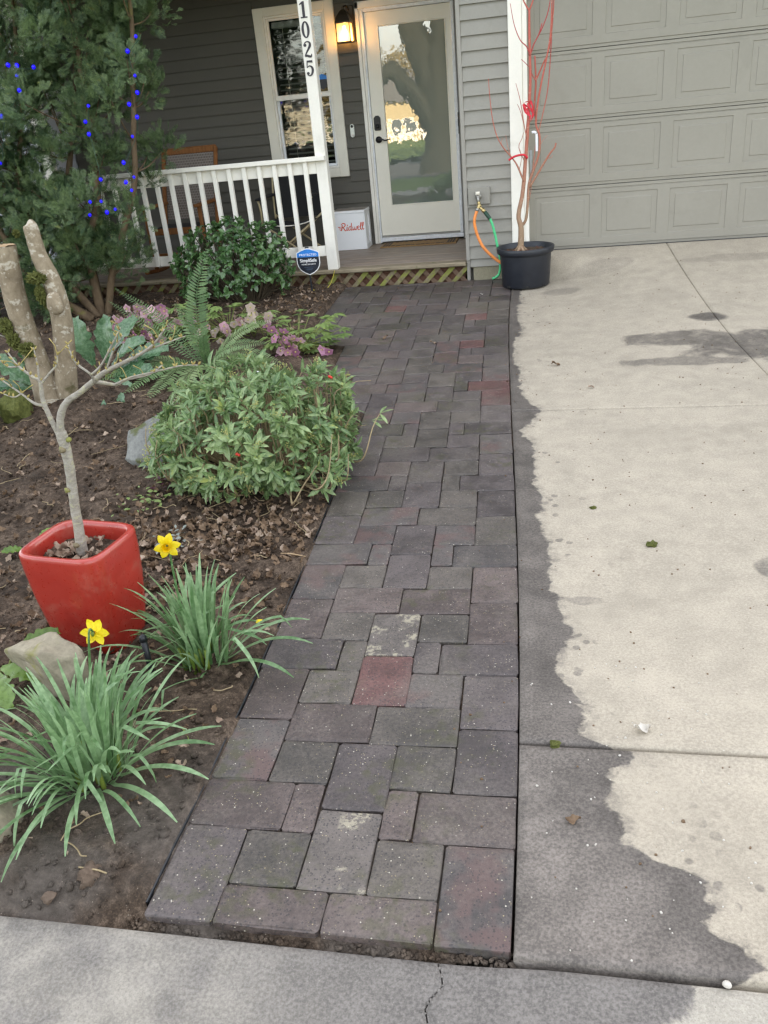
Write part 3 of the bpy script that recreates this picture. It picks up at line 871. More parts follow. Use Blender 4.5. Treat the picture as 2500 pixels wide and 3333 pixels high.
M['garage'] = paint('garage_door_paint', (0.268, 0.252, 0.214, 1), 0.52, 0.07, 2.2, 0.08, ((0.17, 0.16, 0.135, 1), 0.35))
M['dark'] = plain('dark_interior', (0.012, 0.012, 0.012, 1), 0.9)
M['roof'] = paint('roof_shingle', (0.10, 0.10, 0.10, 1), 0.9, 0.25, 6, 0.5)
M['soffit'] = paint('soffit_paint', (0.13, 0.125, 0.11, 1), 0.7, 0.08)
M['black_metal'] = plain('black_metal', (0.012, 0.012, 0.013, 1), 0.4, 0.0, 0.5)
M['bronze'] = plain('bronze_metal', (0.05, 0.035, 0.022, 1), 0.45, 0.6)
M['blind'] = plain('blind_slat', (0.30, 0.30, 0.27, 1), 0.6)

def glassmat(name, fac0, tint=(0.9, 0.93, 0.92, 1), wav=0.0):
    n = NT(name)
    geo = n.n('ShaderNodeNewGeometry')
    lw = n.n('ShaderNodeFresnel'); lw.inputs['IOR'].default_value = 1.5
    f = n.math('ADD', n.math('MULTIPLY', lw.outputs[0], 1.5), fac0, clamp=True)
    gl = n.n('ShaderNodeBsdfGlossy'); gl.inputs['Roughness'].default_value = 0.0; gl.inputs['Color'].default_value = (0.95, 0.97, 0.97, 1)
    if wav: n.l(n.bump(n.noise(geo.outputs['Position'], 5.5, 2, 0.5), wav, 0.02), gl.inputs['Normal'])
    tr = n.n('ShaderNodeBsdfTransparent'); tr.inputs[0].default_value = tint
    mx = n.n('ShaderNodeMixShader'); n.l(f, mx.inputs[0]); n.l(tr.outputs[0], mx.inputs[1]); n.l(gl.outputs[0], mx.inputs[2])
    n.l(mx.outputs[0], n.out.inputs[0])
    return n.m
M['glass'] = glassmat('window_glass', 0.0, wav=0.16)
def filmmat():
    n = NT('frosted_film_glass'); geo = n.n('ShaderNodeNewGeometry')
    nb = n.bump(n.noise(geo.outputs['Position'], 4.5, 3, 0.5), 0.035, 0.02)
    df = n.n('ShaderNodeBsdfDiffuse'); df.inputs[0].default_value = (0.185, 0.220, 0.190, 1)
    gl = n.n('ShaderNodeBsdfGlossy'); gl.inputs['Roughness'].default_value = 0.012; n.l(nb, gl.inputs['Normal'])
    mx = n.n('ShaderNodeMixShader'); mx.inputs[0].default_value = 0.26
    n.l(df.outputs[0], mx.inputs[1]); n.l(gl.outputs[0], mx.inputs[2]); n.l(mx.outputs[0], n.out.inputs[0])
    return n.m
M['film'] = filmmat()

house = thing('house', 'grey lap sided house with white trim, a covered porch and an attached garage', 'house', (-0.5, 2, -0.1))
H = house
WY = 1.42                                            # face of the porch wall
# --- porch wall behind its boards: boxes round the window and the door
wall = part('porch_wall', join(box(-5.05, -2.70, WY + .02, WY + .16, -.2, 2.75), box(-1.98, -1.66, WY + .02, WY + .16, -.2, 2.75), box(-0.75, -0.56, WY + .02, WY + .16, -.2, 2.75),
                               box(-2.70, -1.98, WY + .02, WY + .16, -.2, 0.75), box(-2.70, -1.98, WY + .02, WY + .16, 2.26, 2.75), box(-1.66, -0.75, WY + .02, WY + .16, 2.20, 2.75)), M['side_shaded'], H)
def board(x0, x1, yf, z0, e, th=0.026):
    """one clapboard, its face leaning out at the foot; laps the board below"""
    V = [(x0, yf - 0.004, z0 + e + .012), (x1, yf - 0.004, z0 + e + .012), (x1, yf - th, z0 + .0015), (x0, yf - th, z0 + .0015),
         (x0, yf, z0 + .0015), (x1, yf, z0 + .0015), (x0, yf, z0 + e + .012), (x1, yf, z0 + e + .012)]
    F = [(3, 2, 1, 0), (4, 5, 2, 3), (0, 1, 7, 6), (1, 2, 5, 7), (3, 0, 6, 4)]
    return np.array(V), F
e1 = 0.1095; z = 1.941 - 18 * e1
while z < 2.72:
    z1 = z + e1
    segs = [(-5.04, -0.585)]
    def cut(segs, a, b):
        o = []
        for s, t in segs:
            if b <= s or a >= t: o.append((s, t)); continue
            if a > s: o.append((s, a))
            if b < t: o.append((b, t))
        return o
    if z1 > 0.69 and z < 2.315: segs = cut(segs, -2.765, -1.92)
    if z < 2.27: segs = cut(segs, -1.708, -0.60)
    for s, t in segs: part('siding_board', board(s, t, WY + .02, z, e1), M['side_shaded'], wall)
    z = z1
# --- garage front: boards, corner trim, foundation, white casing
gw = part('garage_wall', join(box(-0.556, -0.03, 0.0215, 0.14, -0.09, 2.75), box(-0.56, -0.50, 0.1415, 1.60, -0.3, 2.75), box(-0.03, 4.68, 0.0215, 0.10, 2.14, 2.75), box(4.66, 6.2, 0.0215, 0.14, -0.3, 2.75)), M['side'], H)
e2 = 0.1125; z = 2.0089 - 18 * e2 - 0.072
part('siding_board', board(-0.544, -0.156, .022, z, 0.072), M['side'], gw)
z = 2.0089 - 18 * e2
while z < 2.7:
    part('siding_board', board(-0.544, -0.156, .022, z, e2), M['side'], gw)
    z += e2
for k in range(5): part('siding_board', board(-0.156, 4.80, .022, 2.24 + k * e2, e2), M['side'], gw)
part('corner_trim', box(-0.5795, -0.5445, -0.006, 0.10, -0.028, 2.75, .003), M['trim_grey'], H)
part('corner_trim', box(-0.5775, -0.5465, -0.001, 0.06, -0.215, -0.031, .003), M['side'], H)
part('foundation', box(-0.520, 0.0, 0.012, 0.2, -0.45, -0.092, .004), M['found'], H)
part('garage_casing', box(-0.1555, -0.044, -0.014, 0.10, -0.20, 2.24, .004), M['white'], H)
part('garage_casing', box(-0.0435, -0.004, 0.0, 0.16, -0.20, 2.14, .003), M['white'], H, label='narrow white jamb stop beside the garage door')
part('garage_casing', box(-0.044, 4.80, -0.012, 0.02, 2.1405, 2.24, .004), M['white'], H, label='white head casing over the garage door')
part('garage_casing', box(4.66, 4.78, -0.014, 0.10, -0.30, 2.14, .004), M['white'], H)
# --- garage door: four sections of raised panels
gd = part('garage_door', box(-0.003, 4.66, 0.150, 0.165, -0.02, 2.14), M['garage'], H)
GY, PP, PX0, SH = 0.120, 0.5763, 0.0517, 0.5334
def ringstrip(a, b):
    """quads between two loops of 4 corner points"""
    return [(a + i, a + (i + 1) % 4, b + (i + 1) % 4, b + i) for i in range(4)]
pw = 0.474; zlo, zhi = 0.092, 0.462
xsx = [-0.003]
for k in range(8): xsx += [PX0 + k * PP, PX0 + k * PP + pw]
xsx.append(4.66)
def section(z0):
    V, F = [], []
    def q(x0, x1, y0, y1, z0_, z1_):
        n = len(V); V.extend([(x0, y0, z0_), (x1, y0, z0_), (x1, y1, z1_), (x0, y1, z1_)]); F.append((n, n + 1, n + 2, n + 3))
    A, B = xsx[0], xsx[-1]
    prof = [(GY + .028, z0 + .001), (GY + .008, z0 + .004), (GY + .008, z0 + .026), (GY, z0 + .030), (GY, z0 + zlo)]
    for (y0, a), (y1, b) in zip(prof[:-1], prof[1:]): q(A, B, y0, y1, a, b)
    prof = [(GY, z0 + zhi), (GY, z0 + SH - .036), (GY + .006, z0 + SH - .033), (GY + .006, z0 + SH - .028), (GY, z0 + SH - .025), (GY, z0 + SH - .003), (GY + .028, z0 + SH - .001)]
    for (y0, a), (y1, b) in zip(prof[:-1], prof[1:]): q(A, B, y0, y1, a, b)
    for i in range(0, len(xsx), 2): q(xsx[i], xsx[i + 1], GY, GY, z0 + zlo, z0 + zhi)
    return np.array(V), F
def gpanel(x0, z0):
    L = []
    for ins, dy in ((0, 0), (.004, .0055), (.045, .005), (.050, .0006), (.056, .0005)):
        L += [(x0 + ins, GY + dy, z0 + zlo + ins), (x0 + pw - ins, GY + dy, z0 + zlo + ins), (x0 + pw - ins, GY + dy, z0 + zhi - ins), (x0 + ins, GY + dy, z0 + zhi - ins)]
    F = []
    for r in range(4): F += ringstrip(r * 4, r * 4 + 4)
    F.append((16, 17, 18, 19))
    return np.array(L), F
pm = None
for s in range(4):
    part('door_section', section(s * SH), M['garage'], gd)
    for k in range(8):
        x0 = PX0 + k * PP
        if pm is None:
            o0 = part('raised_panel', gpanel(x0, s * SH), M['garage'], gd); pm = (o0, x0, s * SH)
        else:
            o = pm[0].copy(); COL.objects.link(o); o.parent = gd
            o.location = (x0 - pm[1], 0, s * SH - pm[2])
part('weather_seal', box(0.0, 4.655, 0.105, 0.150, -0.022, 0.006, .004), M['black_metal'], gd)
# --- front door
DX0, DX1, DZ0, DZ1 = -1.627, -0.770, 0.050, 2.163
fd = part('front_door', join(box(DX0, -1.494, WY, WY + .045, DZ0, DZ1), box(-0.829, DX1, WY, WY + .045, DZ0, DZ1), box(-1.494, -0.829, WY, WY + .045, DZ0, 0.357), box(-1.494, -0.829, WY, WY + .045, 2.036, DZ1)), M['door'], H)
part('glass_pane', box(-1.494, -0.829, WY + .012, WY + .030, 0.357, 2.036), M['film'], fd)
gb = lambda a, b, c, d: box(a, b, WY - .004, WY + .014, c, d, .004)
part('glazing_bead', join(gb(-1.502, -1.489, .350, 2.043), gb(-0.834, -0.821, .350, 2.043), gb(-1.489, -0.834, .350, .362), gb(-1.489, -0.834, 2.031, 2.043)), M['door'], fd)
pl = [(-1.612, 1.112), (-1.604, 1.100), (-1.550, 1.100), (-1.542, 1.112), (-1.542, 1.218), (-1.553, 1.230), (-1.563, 1.240), (-1.591, 1.240), (-1.601, 1.230), (-1.612, 1.218)]
part('deadbolt', join(prism(pl, WY - .014, WY), prism([(x * .8 - 1.577 * -.0 - .3154, z * .45 + .615) for x, z in pl], WY - .022, WY - .014)), M['black_metal'], fd)
cyl = lambda c, r, y0, y1, k=24: (lambda vf: (np.c_[vf[0][:, 0], vf[0][:, 1], vf[0][:, 2]], vf[1]))(tube(np.array([(c[0], y0, c[1]), (c[0], (y0 + y1) / 2, c[1]), (c[0], y1, c[1])]), r, k))
part('deadbolt', cyl((-1.577, 1.140), .021, WY - .032, WY - .01), M['black_metal'], fd, True)
part('lever_handle', join(cyl((-1.576, 1.012), .033, WY - .016, WY), cyl((-1.576, 1.012), .012, WY - .055, WY - .014), tube(smoothp([(-1.576, WY - .052, 1.012), (-1.535, WY - .054, 1.014), (-1.505, WY - .052, 1.002), (-1.472, WY - .050, 1.006)]), [.010, .008, .006], 8)), M['black_metal'], fd, True)
fr = part('door_frame', join(box(-1.7075, -1.672, WY - .025, WY + .06, -.03, 2.262, .004), box(-1.6715, -1.648, WY - .012, WY + .06, -.03, 2.20, .003), box(-1.7075, -0.59, WY - .025, WY + .06, 2.2005, 2.262, .004)), M['white'], H)
part('screen_track', box(-1.6475, -1.629, WY - .020, WY + .05, -.02, 2.1995, .003), M['screen'], fr)
part('screen_housing', box(-0.7685, -0.7335, WY - .035, WY + .05, 0.036, 2.175, .006), M['screen'], fr)
part('screen_track', box(-1.629, -0.7335, WY - .030, WY + .05, -.012, 0.030, .004), M['screen'], fr, label='white bottom track of the screen across the sill')
part('screen_track', box(-1.629, -0.769, WY - .012, WY + .05, 2.168, 2.1995, .003), M['screen'], fr)
part('screen_latch', join(box(-0.7395, -0.733, WY - .041, WY - .034, 1.00, 1.20, .002), box(-0.741, -0.735, WY - .046, WY - .040, 1.07, 1.14, .002)), M['black_metal'], fr)
part('door_sill', box(-1.628, -0.77, WY - .008, WY + .2, 0.031, 0.046, .002), M['trim_grey'], fr)
part('door_frame', box(-0.733, -0.60, WY - .02, WY + .06, -.03, 2.20, .004), M['trim_grey'], H)
# --- window
wx0, wx1, wz0, wz1 = -2.760, -1.924, 0.685, 2.312
wn_ = part('window', join(box(wx0, -2.656, WY - .014, WY + .03, wz0, wz1, .004), box(-2.024, wx1, WY - .014, WY + .03, wz0, wz1, .004), box(-2.656, -2.024, WY - .0135, WY + .03, 2.234, wz1 - .0005, .004), box(-2.656, -2.024, WY - .0135, WY + .03, wz0 + .0005, 0.776, .004)), M['cream'], H)
def rect(x0, x1, z0, z1, w, y0, y1, b=.003):
    return join(box(x0, x0 + w, y0, y1, z0, z1, b), box(x1 - w, x1, y0, y1, z0, z1, b), box(x0 + w, x1 - w, y0, y1, z1 - w, z1, b), box(x0 + w, x1 - w, y0, y1, z0, z0 + w, b))
part('window_frame', rect(-2.655, -2.025, 0.777, 2.233, .020, WY - .006, WY + .06), M['white'], wn_)
part('sash', rect(-2.634, -2.046, 1.492, 2.212, .022, WY + .010, WY + .04), M['white'], wn_)
part('sash', rect(-2.634, -2.046, 0.798, 1.4915, .026, WY + .030, WY + .06), M['screen'], wn_)
part('check_rail', box(-2.634, -2.046, WY + .002, WY + .030, 1.466, 1.512, .003), M['white'], wn_)
part('window_pane', box(-2.612, -2.068, WY + .022, WY + .028, 1.514, 2.190), M['glass'], wn_)
part('window_pane', box(-2.608, -2.072, WY + .042, WY + .048, 0.824, 1.466), M['glass'], wn_)
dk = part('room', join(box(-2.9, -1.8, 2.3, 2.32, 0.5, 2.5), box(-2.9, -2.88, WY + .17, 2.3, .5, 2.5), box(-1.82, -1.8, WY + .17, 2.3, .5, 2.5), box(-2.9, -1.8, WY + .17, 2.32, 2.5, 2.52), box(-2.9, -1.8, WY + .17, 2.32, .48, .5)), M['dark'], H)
bl0 = None
for k in range(26):
    zc = 0.845 + k * 0.0515
    V = [(-2.60, WY + .105, zc - .010), (-2.08, WY + .105, zc - .010), (-2.08, WY + .130, zc + .002), (-2.60, WY + .130, zc + .002), (-2.60, WY + .150, zc + .005), (-2.08, WY + .150, zc + .005)]
    part('blind_slat', (V, [(0, 1, 2, 3), (3, 2, 5, 4)]), M['blind'], wn_)
part('blind_cord', join(box(-2.50, -2.497, WY + .100, WY + .103, .84, 2.15), box(-2.18, -2.177, WY + .100, WY + .103, .84, 2.15)), M['cream'], wn_)
part('blind_headrail', box(-2.61, -2.07, WY + .09, WY + .16, 2.13, 2.185, .004), M['blind'], wn_)
# --- upper storey, eaves, porch roof (above the picture; they shade the porch and the garden)
part('porch_soffit', box(-5.2, -0.50, -0.24, WY + .1, 2.72, 2.76), M['soffit'], H)
part('garage_soffit', box(-0.56, 6.3, -0.30, 0.25, 2.752, 2.78), M['soffit'], H)
part('porch_beam', box(-5.1, -0.585, -0.02, 0.10, 2.60, 2.719, .005), M['white'], H)
part('gutter', box(-5.3, 6.4, -0.40, -0.28, 2.76, 2.88, .01), M['white'], H)
part('upper_wall', box(-9.0, 6.2, 0.6, 9.0, 2.85, 5.4), M['side'], H)
part('rear_wall', join(box(-9.0, 6.2, 8.8, 9.0, -.3, 2.85), box(6.0, 6.2, 0.15, 8.8, -.3, 2.85), box(-9.0, -8.8, 2.0, 8.8, -.3, 2.85)), M['side'], H)
rV = [(-9.5, .0, 5.3), (6.7, .0, 5.3), (6.7, 4.7, 8.0), (-9.5, 4.7, 8.0), (-9.5, 9.6, 5.3), (6.7, 9.6, 5.3)]
part('roof', (rV, [(0, 1, 2, 3), (3, 2, 5, 4), (0, 3, 4), (1, 5, 2)]), M['roof'], H)
part('porch_roof', ([(-9.2, -.34, 2.90), (6.4, -.34, 2.90), (6.4, .62, 3.25), (-9.2, .62, 3.25), (-9.2, -.34, 2.86), (6.4, -.34, 2.86)], [(0, 1, 2, 3), (4, 5, 1, 0)]), M['roof'], H)
# --- pale wing seen through the yew on the left
lw_ = part('wing_wall', box(-9.0, -5.06, 0.921, 2.0, -.3, 2.85), M['side_skylit'], H)
z = -0.2
while z < 2.75:
    part('siding_board', board(-8.9, -5.165, 0.92, z, 0.14), M['side_skylit'], lw_); z += 0.14
part('corner_trim', box(-5.165, -5.055, 0.89, 1.0, -.2, 2.8, .004), M['white'], H)

# ================================================================== PORCH
def deckmat():
    n = NT('weathered_deck'); geo = n.n('ShaderNodeNewGeometry'); p = geo.outputs['Position']
    mp = n.n('ShaderNodeMapping'); n.l(p, mp.inputs[0]); mp.inputs['Scale'].default_value = (0.6, 9, 9)
    a = n.noise(mp.outputs[0], 6, 6, 0.65, 0.3); b = n.noise(p, 3, 4, 0.6)
    c = n.ramp(n.math('ADD', n.math('MULTIPLY', a, .6), n.math('MULTIPLY', b, .4)), [(0.33, (0.140, 0.100, 0.076, 1)), (0.66, (0.37, 0.295, 0.235, 1))])
    return n.bsdf(c, n.maprange(b, .3, .7, .38, .62), n.bump(a, 0.35, 0.004), 0.4)
M['deck'] = deckmat()
M['nosing'] = barkmat('weathered_nosing', (0.16, 0.125, 0.085, 1), (0.34, 0.285, 0.20, 1), None, ((0.10, 0.10, 0.03, 1), 9, 0.58), 12, (0.4, 3, 3), 0.3)
M['lattice'] = barkmat('mossy_lattice', (0.13, 0.105, 0.06, 1), (0.27, 0.22, 0.14, 1), None, ((0.23, 0.25, 0.055, 1), 5, 0.47), 12, (1, 1, 1), 0.4)
M['lattice_bk'] = barkmat('lattice_back', (0.095, 0.060, 0.040, 1), (0.20, 0.125, 0.085, 1), None, ((0.12, 0.12, 0.04, 1), 5, 0.60), 12, (1, 1, 1), 0.4)
M['skirt'] = paint('reddish_skirt', (0.115, 0.050, 0.030, 1), 0.8, 0.2, 5, 0.3)
porch = thing('porch_deck', 'low wooden porch deck with a lattice skirt in front of the door', 'porch', (-2.6, 0.0, -0.25))
yb = 0.105; k = 0
part('deck_nosing', box(-5.05, -0.5815, -0.032, 0.100, -0.072, -0.034, .008), M['nosing'], porch, label='weathered front edge board')
while yb < WY + .1:
    part('deck_board', box(-5.05, -0.5605 if yb > .10 else -.585, yb, yb + .136, -0.066, -0.034 + random.uniform(-.0008, .0008), .004), M['deck'], porch); yb += .140
part('skirt_board', box(-5.05, -0.60, 0.045, 0.065, -0.40, -0.070), M['skirt'], porch)
def slat(xc, dirn, y):
    w, L = 0.020, 0.15
    V, F = box(-w, w, y, y + .006, -L, L)
    a = R(45) * dirn
    X = V[:, 0] * math.cos(a) + V[:, 2] * math.sin(a) + xc
    Z = -V[:, 0] * math.sin(a) + V[:, 2] * math.cos(a) - 0.178
    return np.c_[X, V[:, 1], Z], F
x = -4.95
while x < -0.62:
    part('lattice_slat', slat(x, 1, 0.012), M['lattice'], porch)
    part('lattice_slat', slat(x + .035, -1, 0.020), M['lattice_bk'], porch)
    x += 0.138
# post and railing
PZ0 = -0.034
post = thing('porch_post', 'white square porch post carrying dark house numbers 1025', 'post', (-1.855, 0.03, PZ0))
part('post_shaft', box(-1.905, -1.8045, -0.008, 0.088, PZ0, 2.60, .004), M['white'], post)
M['numeral'] = plain('dark_numeral', (0.030, 0.026, 0.034, 1), 0.5)
def stroke(pts, ws, y0, y1):
    """ribbon of changing width along a smooth line in x, z"""
    P = smoothp([(a, 0, b) for a, b in pts], 6)[:, [0, 2]]
    n_ = len(P); w = np.interp(np.linspace(0, 1, n_), np.linspace(0, 1, len(ws)), ws)
    T = np.gradient(P, axis=0); T /= np.maximum(np.linalg.norm(T, axis=1, keepdims=True), 1e-9)
    Nn = np.c_[-T[:, 1], T[:, 0]]
    A, B = P + Nn * w[:, None] / 2, P - Nn * w[:, None] / 2
    V = np.vstack([np.c_[A[:, 0], np.full(n_, y0), A[:, 1]], np.c_[B[:, 0], np.full(n_, y0), B[:, 1]], np.c_[A[:, 0], np.full(n_, y1), A[:, 1]], np.c_[B[:, 0], np.full(n_, y1), B[:, 1]]])
    F = []
    for i in range(n_ - 1):
        F += [(i, i + 1, n_ + i + 1, n_ + i), (i, 2 * n_ + i, 2 * n_ + i + 1, i + 1), (n_ + i, n_ + i + 1, 3 * n_ + i + 1, 3 * n_ + i)]
    return V, F
def dot(x, z, r, y0, y1, sx=1.0):
    return prism([(x + r * sx * math.cos(t), z + r * math.sin(t)) for t in np.linspace(0, 2 * math.pi, 17)[:-1]], y0, y1)
def digit(ch):
    y0, y1 = -0.004, 0.0
    if ch == '1':
        return join(prism([(-.010, -.058), (.010, -.058), (.010, .058), (-.002, .058), (-.010, .050)], y0, y1), prism([(-.026, -.058), (.026, -.058), (.026, -.049), (-.026, -.049)], y0 + .0002, y1), prism([(-.027, .034), (-.010, .040), (-.004, .058), (-.027, .042)], y0 + .0003, y1))
    if ch == '0':
        n_ = 28; V, F = [], []
        for t in np.linspace(0, 2 * math.pi, n_ + 1)[:-1]:
            o = (.031 * math.cos(t), .060 * math.sin(t)); i_ = (.0125 * math.cos(t), .050 * math.sin(t))
            V += [(o[0], y0, o[1]), (i_[0], y0, i_[1]), (o[0], y1, o[1]), (i_[0], y1, i_[1])]
        for k in range(n_):
            a, b = 4 * k, 4 * ((k + 1) % n_)
            F += [(a, b, b + 1, a + 1), (a, a + 2, b + 2, b), (a + 1, b + 1, b + 3, a + 3)]
        return np.array(V), F
    if ch == '2':
        return join(stroke([(-.021, .030), (-.018, .048), (0, .056), (.018, .048), (.020, .028), (.008, .006), (-.012, -.022), (-.026, -.046)], [.006, .008, .008, .013, .019, .016, .010, .009], y0, y1),
                    dot(-.019, .032, .012, y0 - .0003, y1), stroke([(-.026, -.049), (-.010, -.044), (.006, -.050), (.020, -.052), (.028, -.034)], [.010, .016, .017, .014, .004], y0 - .0002, y1))
    return join(prism([(-.020, .058), (.024, .058), (.026, .040), (-.014, .044)], y0, y1), stroke([(-.0165, .052), (-.019, .030), (-.021, .004)], [.007, .006, .005], y0 - .0003, y1),
                stroke([(-.021, .006), (-.002, .018), (.016, .008), (.021, -.016), (.012, -.042), (-.006, -.054), (-.022, -.044)], [.004, .008, .014, .019, .014, .008, .007], y0 - .0002, y1), dot(-.017, -.036, .011, y0 - .0005, y1))
for ch, zc in zip('1025', (2.113, 1.966, 1.818, 1.674)):
    V, F = digit(ch)
    part('house_number', (V * (1.12, 1, 1.05) + (-1.8565, -0.0082, zc), F), M['numeral'], post)
rail = thing('porch_railing', 'white wooden porch railing with square balusters, left of the numbered post', 'railing', (-3.0, 0.0, PZ0))
part('top_rail', box(-5.0, -1.8065, -0.060, -0.0085, 0.934, 0.974, .005), M['white'], rail)
part('rail_fascia', box(-5.0, -1.9065, 0.000, 0.030, 0.826, 0.933, .003), M['white'], rail)
part('bottom_rail', box(-5.0, -1.9065, 0.000, 0.034, 0.094, 0.188, .004), M['white'], rail)
for k in range(20):
    x = -2.001 - .147 * k
    part('baluster', box(x - .0195, x + .0195, -0.040, -0.0005, 0.112 + random.uniform(-.012, .004), 0.9335, .003), M['white'], rail)
part('railing_post', box(-5.05, -4.96, -0.03, 0.06, PZ0, 1.02, .004), M['white'], rail)

# ================================================================== THINGS AT THE DOOR
def text(body, size, mat, parent, loc, spacing=1.0, bold=0.0, name='lettering'):
    cu = bpy.data.curves.new(name, 'FONT')
    cu.body = body; cu.size = size; cu.align_x = 'CENTER'; cu.align_y = 'CENTER'
    cu.space_character = spacing; cu.offset = bold; cu.extrude = 0.0004
    f = bpy.data.objects.new(name, cu); COL.objects.link(f)
    me = bpy.data.meshes.new_from_object(f.evaluated_get(bpy.context.evaluated_depsgraph_get()))
    bpy.data.objects.remove(f); bpy.data.curves.remove(cu)
    me.materials.clear(); me.materials.append(mat)
    o = bpy.data.objects.new(name, me); COL.objects.link(o)
    o.parent = parent; o.location = Vector(loc) - org(parent); o.rotation_euler = (R(90), 0, 0)
    return o
# wall lantern
lamp = thing('wall_lantern', 'lit bronze wall lantern with frosted panes between the window and the door', 'lamp', (-1.80, WY, 2.0))
LX, LY = -1.800, 1.275
hw = 0.066
part('back_plate', box(LX - .002, LX + .075, WY - .022, WY - .002, 1.93, 2.24, .006), M['bronze'], lamp)
part('arm', join(tube(smoothp([(LX + .03, WY - .02, 1.945), (LX + .02, WY - .06, 1.930), (LX, LY + .03, 1.925)]), .006, 8), tube(smoothp([(LX + .03, WY - .02, 2.20), (LX + .02, WY - .07, 2.235), (LX, LY, 2.22)]), .007, 8)), M['bronze'], lamp, True)
fbars = [box(LX + sx * hw - .004, LX + sx * hw + .004, LY + sy * hw - .004, LY + sy * hw + .004, 1.925, 2.082) for sx in (-1, 1) for sy in (-1, 1)]
part('cage', join(*fbars, box(LX - hw - .008, LX + hw + .008, LY - hw - .008, LY + hw + .008, 1.914, 1.925, .002)), M['bronze'], lamp)
part('roof_cap', lathe([(.001, 2.225), (.014, 2.222), (.016, 2.200), (.040, 2.186), (.075, 2.150), (.106, 2.096), (.106, 2.083), (.090, 2.082)], (LX, LY, 0), 4, None, R(45)), M['bronze'], lamp)
def panemat():
    n = NT('frosted_lamp_glass')
    tr = n.n('ShaderNodeBsdfTransparent'); tr.inputs[0].default_value = (1, 0.95, 0.86, 1)
    tl = n.n('ShaderNodeBsdfTranslucent'); tl.inputs[0].default_value = (0.55, 0.48, 0.36, 1)
    mx = n.n('ShaderNodeMixShader'); mx.inputs[0].default_value = 0.45
    n.l(tr.outputs[0], mx.inputs[1]); n.l(tl.outputs[0], mx.inputs[2]); n.l(mx.outputs[0], n.out.inputs[0])
    return n.m
M['lampglass'] = panemat()
for sx, sy in ((0, -1), (0, 1), (-1, 0), (1, 0)):
    if sx == 0: part('lamp_pane', box(LX - hw + .005, LX + hw - .005, LY + sy * hw - .001, LY + sy * hw + .001, 1.926, 2.081), M['lampglass'], lamp)
    else: part('lamp_pane', box(LX + sx * hw - .001, LX + sx * hw + .001, LY - hw + .005, LY + hw - .005, 1.926, 2.081), M['lampglass'], lamp)
nb = NT('bulb_glow'); em = nb.n('ShaderNodeEmission'); em.inputs[0].default_value = (1.0, 0.62, 0.26, 1); em.inputs[1].default_value = 9.0
nb.l(em.outputs[0], nb.out.inputs[0])
part('light_bulb', lathe([(.001, 1.955), (.018, 1.960), (.029, 1.985), (.027, 2.010), (.014, 2.035), (.012, 2.060), (.001, 2.061)], (LX, LY, 0), 20), nb.m, lamp, True)
pl_ = bpy.data.lights.new('lantern_light', 'POINT'); pl_.energy = 1.1; pl_.color = (1.0, 0.60, 0.27); pl_.shadow_soft_size = 0.03
plo = bpy.data.objects.new('lantern_light', pl_); COL.objects.link(plo); plo.parent = lamp; plo.location = Vector((LX, LY - .0, 1.94)) - org(lamp)

# doorbell
M['bell_white'] = plain('bell_white', (0.72, 0.76, 0.70, 1), 0.35)
bell = thing('video_doorbell', 'small white oblong video doorbell on the siding left of the door', 'doorbell', (-1.847, WY, 1.06))
def pill(cx, z0, z1, r, y0, y1):
    P = [(cx + r * math.cos(t), z1 - r + r * math.sin(t)) for t in np.linspace(0, math.pi, 12)] + [(cx + r * math.cos(t), z0 + r + r * math.sin(t)) for t in np.linspace(math.pi, 2 * math.pi, 12)]
    return prism(P, y0, y1)
part('bell_body', pill(-1.847, 1.058, 1.184, .0205, WY - .024, WY + .004), M['bell_white'], bell)
part('lens', cyl((-1.847, 1.162), .0135, WY - .027, WY - .020), M['black_metal'], bell, True)
part('bell_button', cyl((-1.847, 1.080), .0145, WY - .027, WY - .020), M['white'], bell, True)

# white storage box with red script
M['box_white'] = paint('box_white', (0.86, 0.87, 0.88, 1), 0.42, 0.02, 3, 0.01)
M['lid_reflect'] = paint('box_lid', (0.40, 0.35, 0.30, 1), 0.5, 0.1)  # colour of the reflection on the lid; the box itself is white
M['red_ink'] = plain('red_ink', (0.72, 0.085, 0.035, 1), 0.5)
bx = thing('storage_box', 'white lidded box with red script lettering standing on the porch deck', 'box', (-1.915, 1.25, -0.033))
BX0, BX1, BY0, BY1 = -2.095, -1.742, 1.115, 1.385
part('box_body', join(box(BX0, BX1 - .012, BY0, BY1, -.0325, 0.338, .003), box(BX1 - .0115, BX1, BY0, BY0 + .03, -.0325, .338, .002), box(BX1 - .0115, BX1, BY1 - .06, BY1, -.0325, .338, .002), box(BX1 - .0115, BX1, BY0 + .03, BY1 - .06, -.0325, .015), box(BX1 - .0115, BX1, BY0 + .03, BY1 - .06, .30, .338)), M['box_white'], bx)
part('box_lid', box(BX0 - .002, BX1 + .002, BY0 - .002, BY1 + .002, 0.340, 0.366, .003), M['box_white'], bx)
part('lid_reflection', box(BX0 + .004, BX1 - .004, BY0 + .004, BY1 - .004, 0.3665, 0.369), M['lid_reflect'], bx)  # thin sheet that paints a greyish brown reflection on the white lid
yb0, yb1 = BY0 - .0012, BY0 - .0002
s_ = 0.00066
def scr(pts, w):
    return stroke([(-2.040 + x * s_ * 1.03, 0.1435 + (y + 0.12 * x * 0.0) * s_) for x, y in pts], [q * s_ for q in w], yb0, yb1)
W3 = [8, 15, 9]
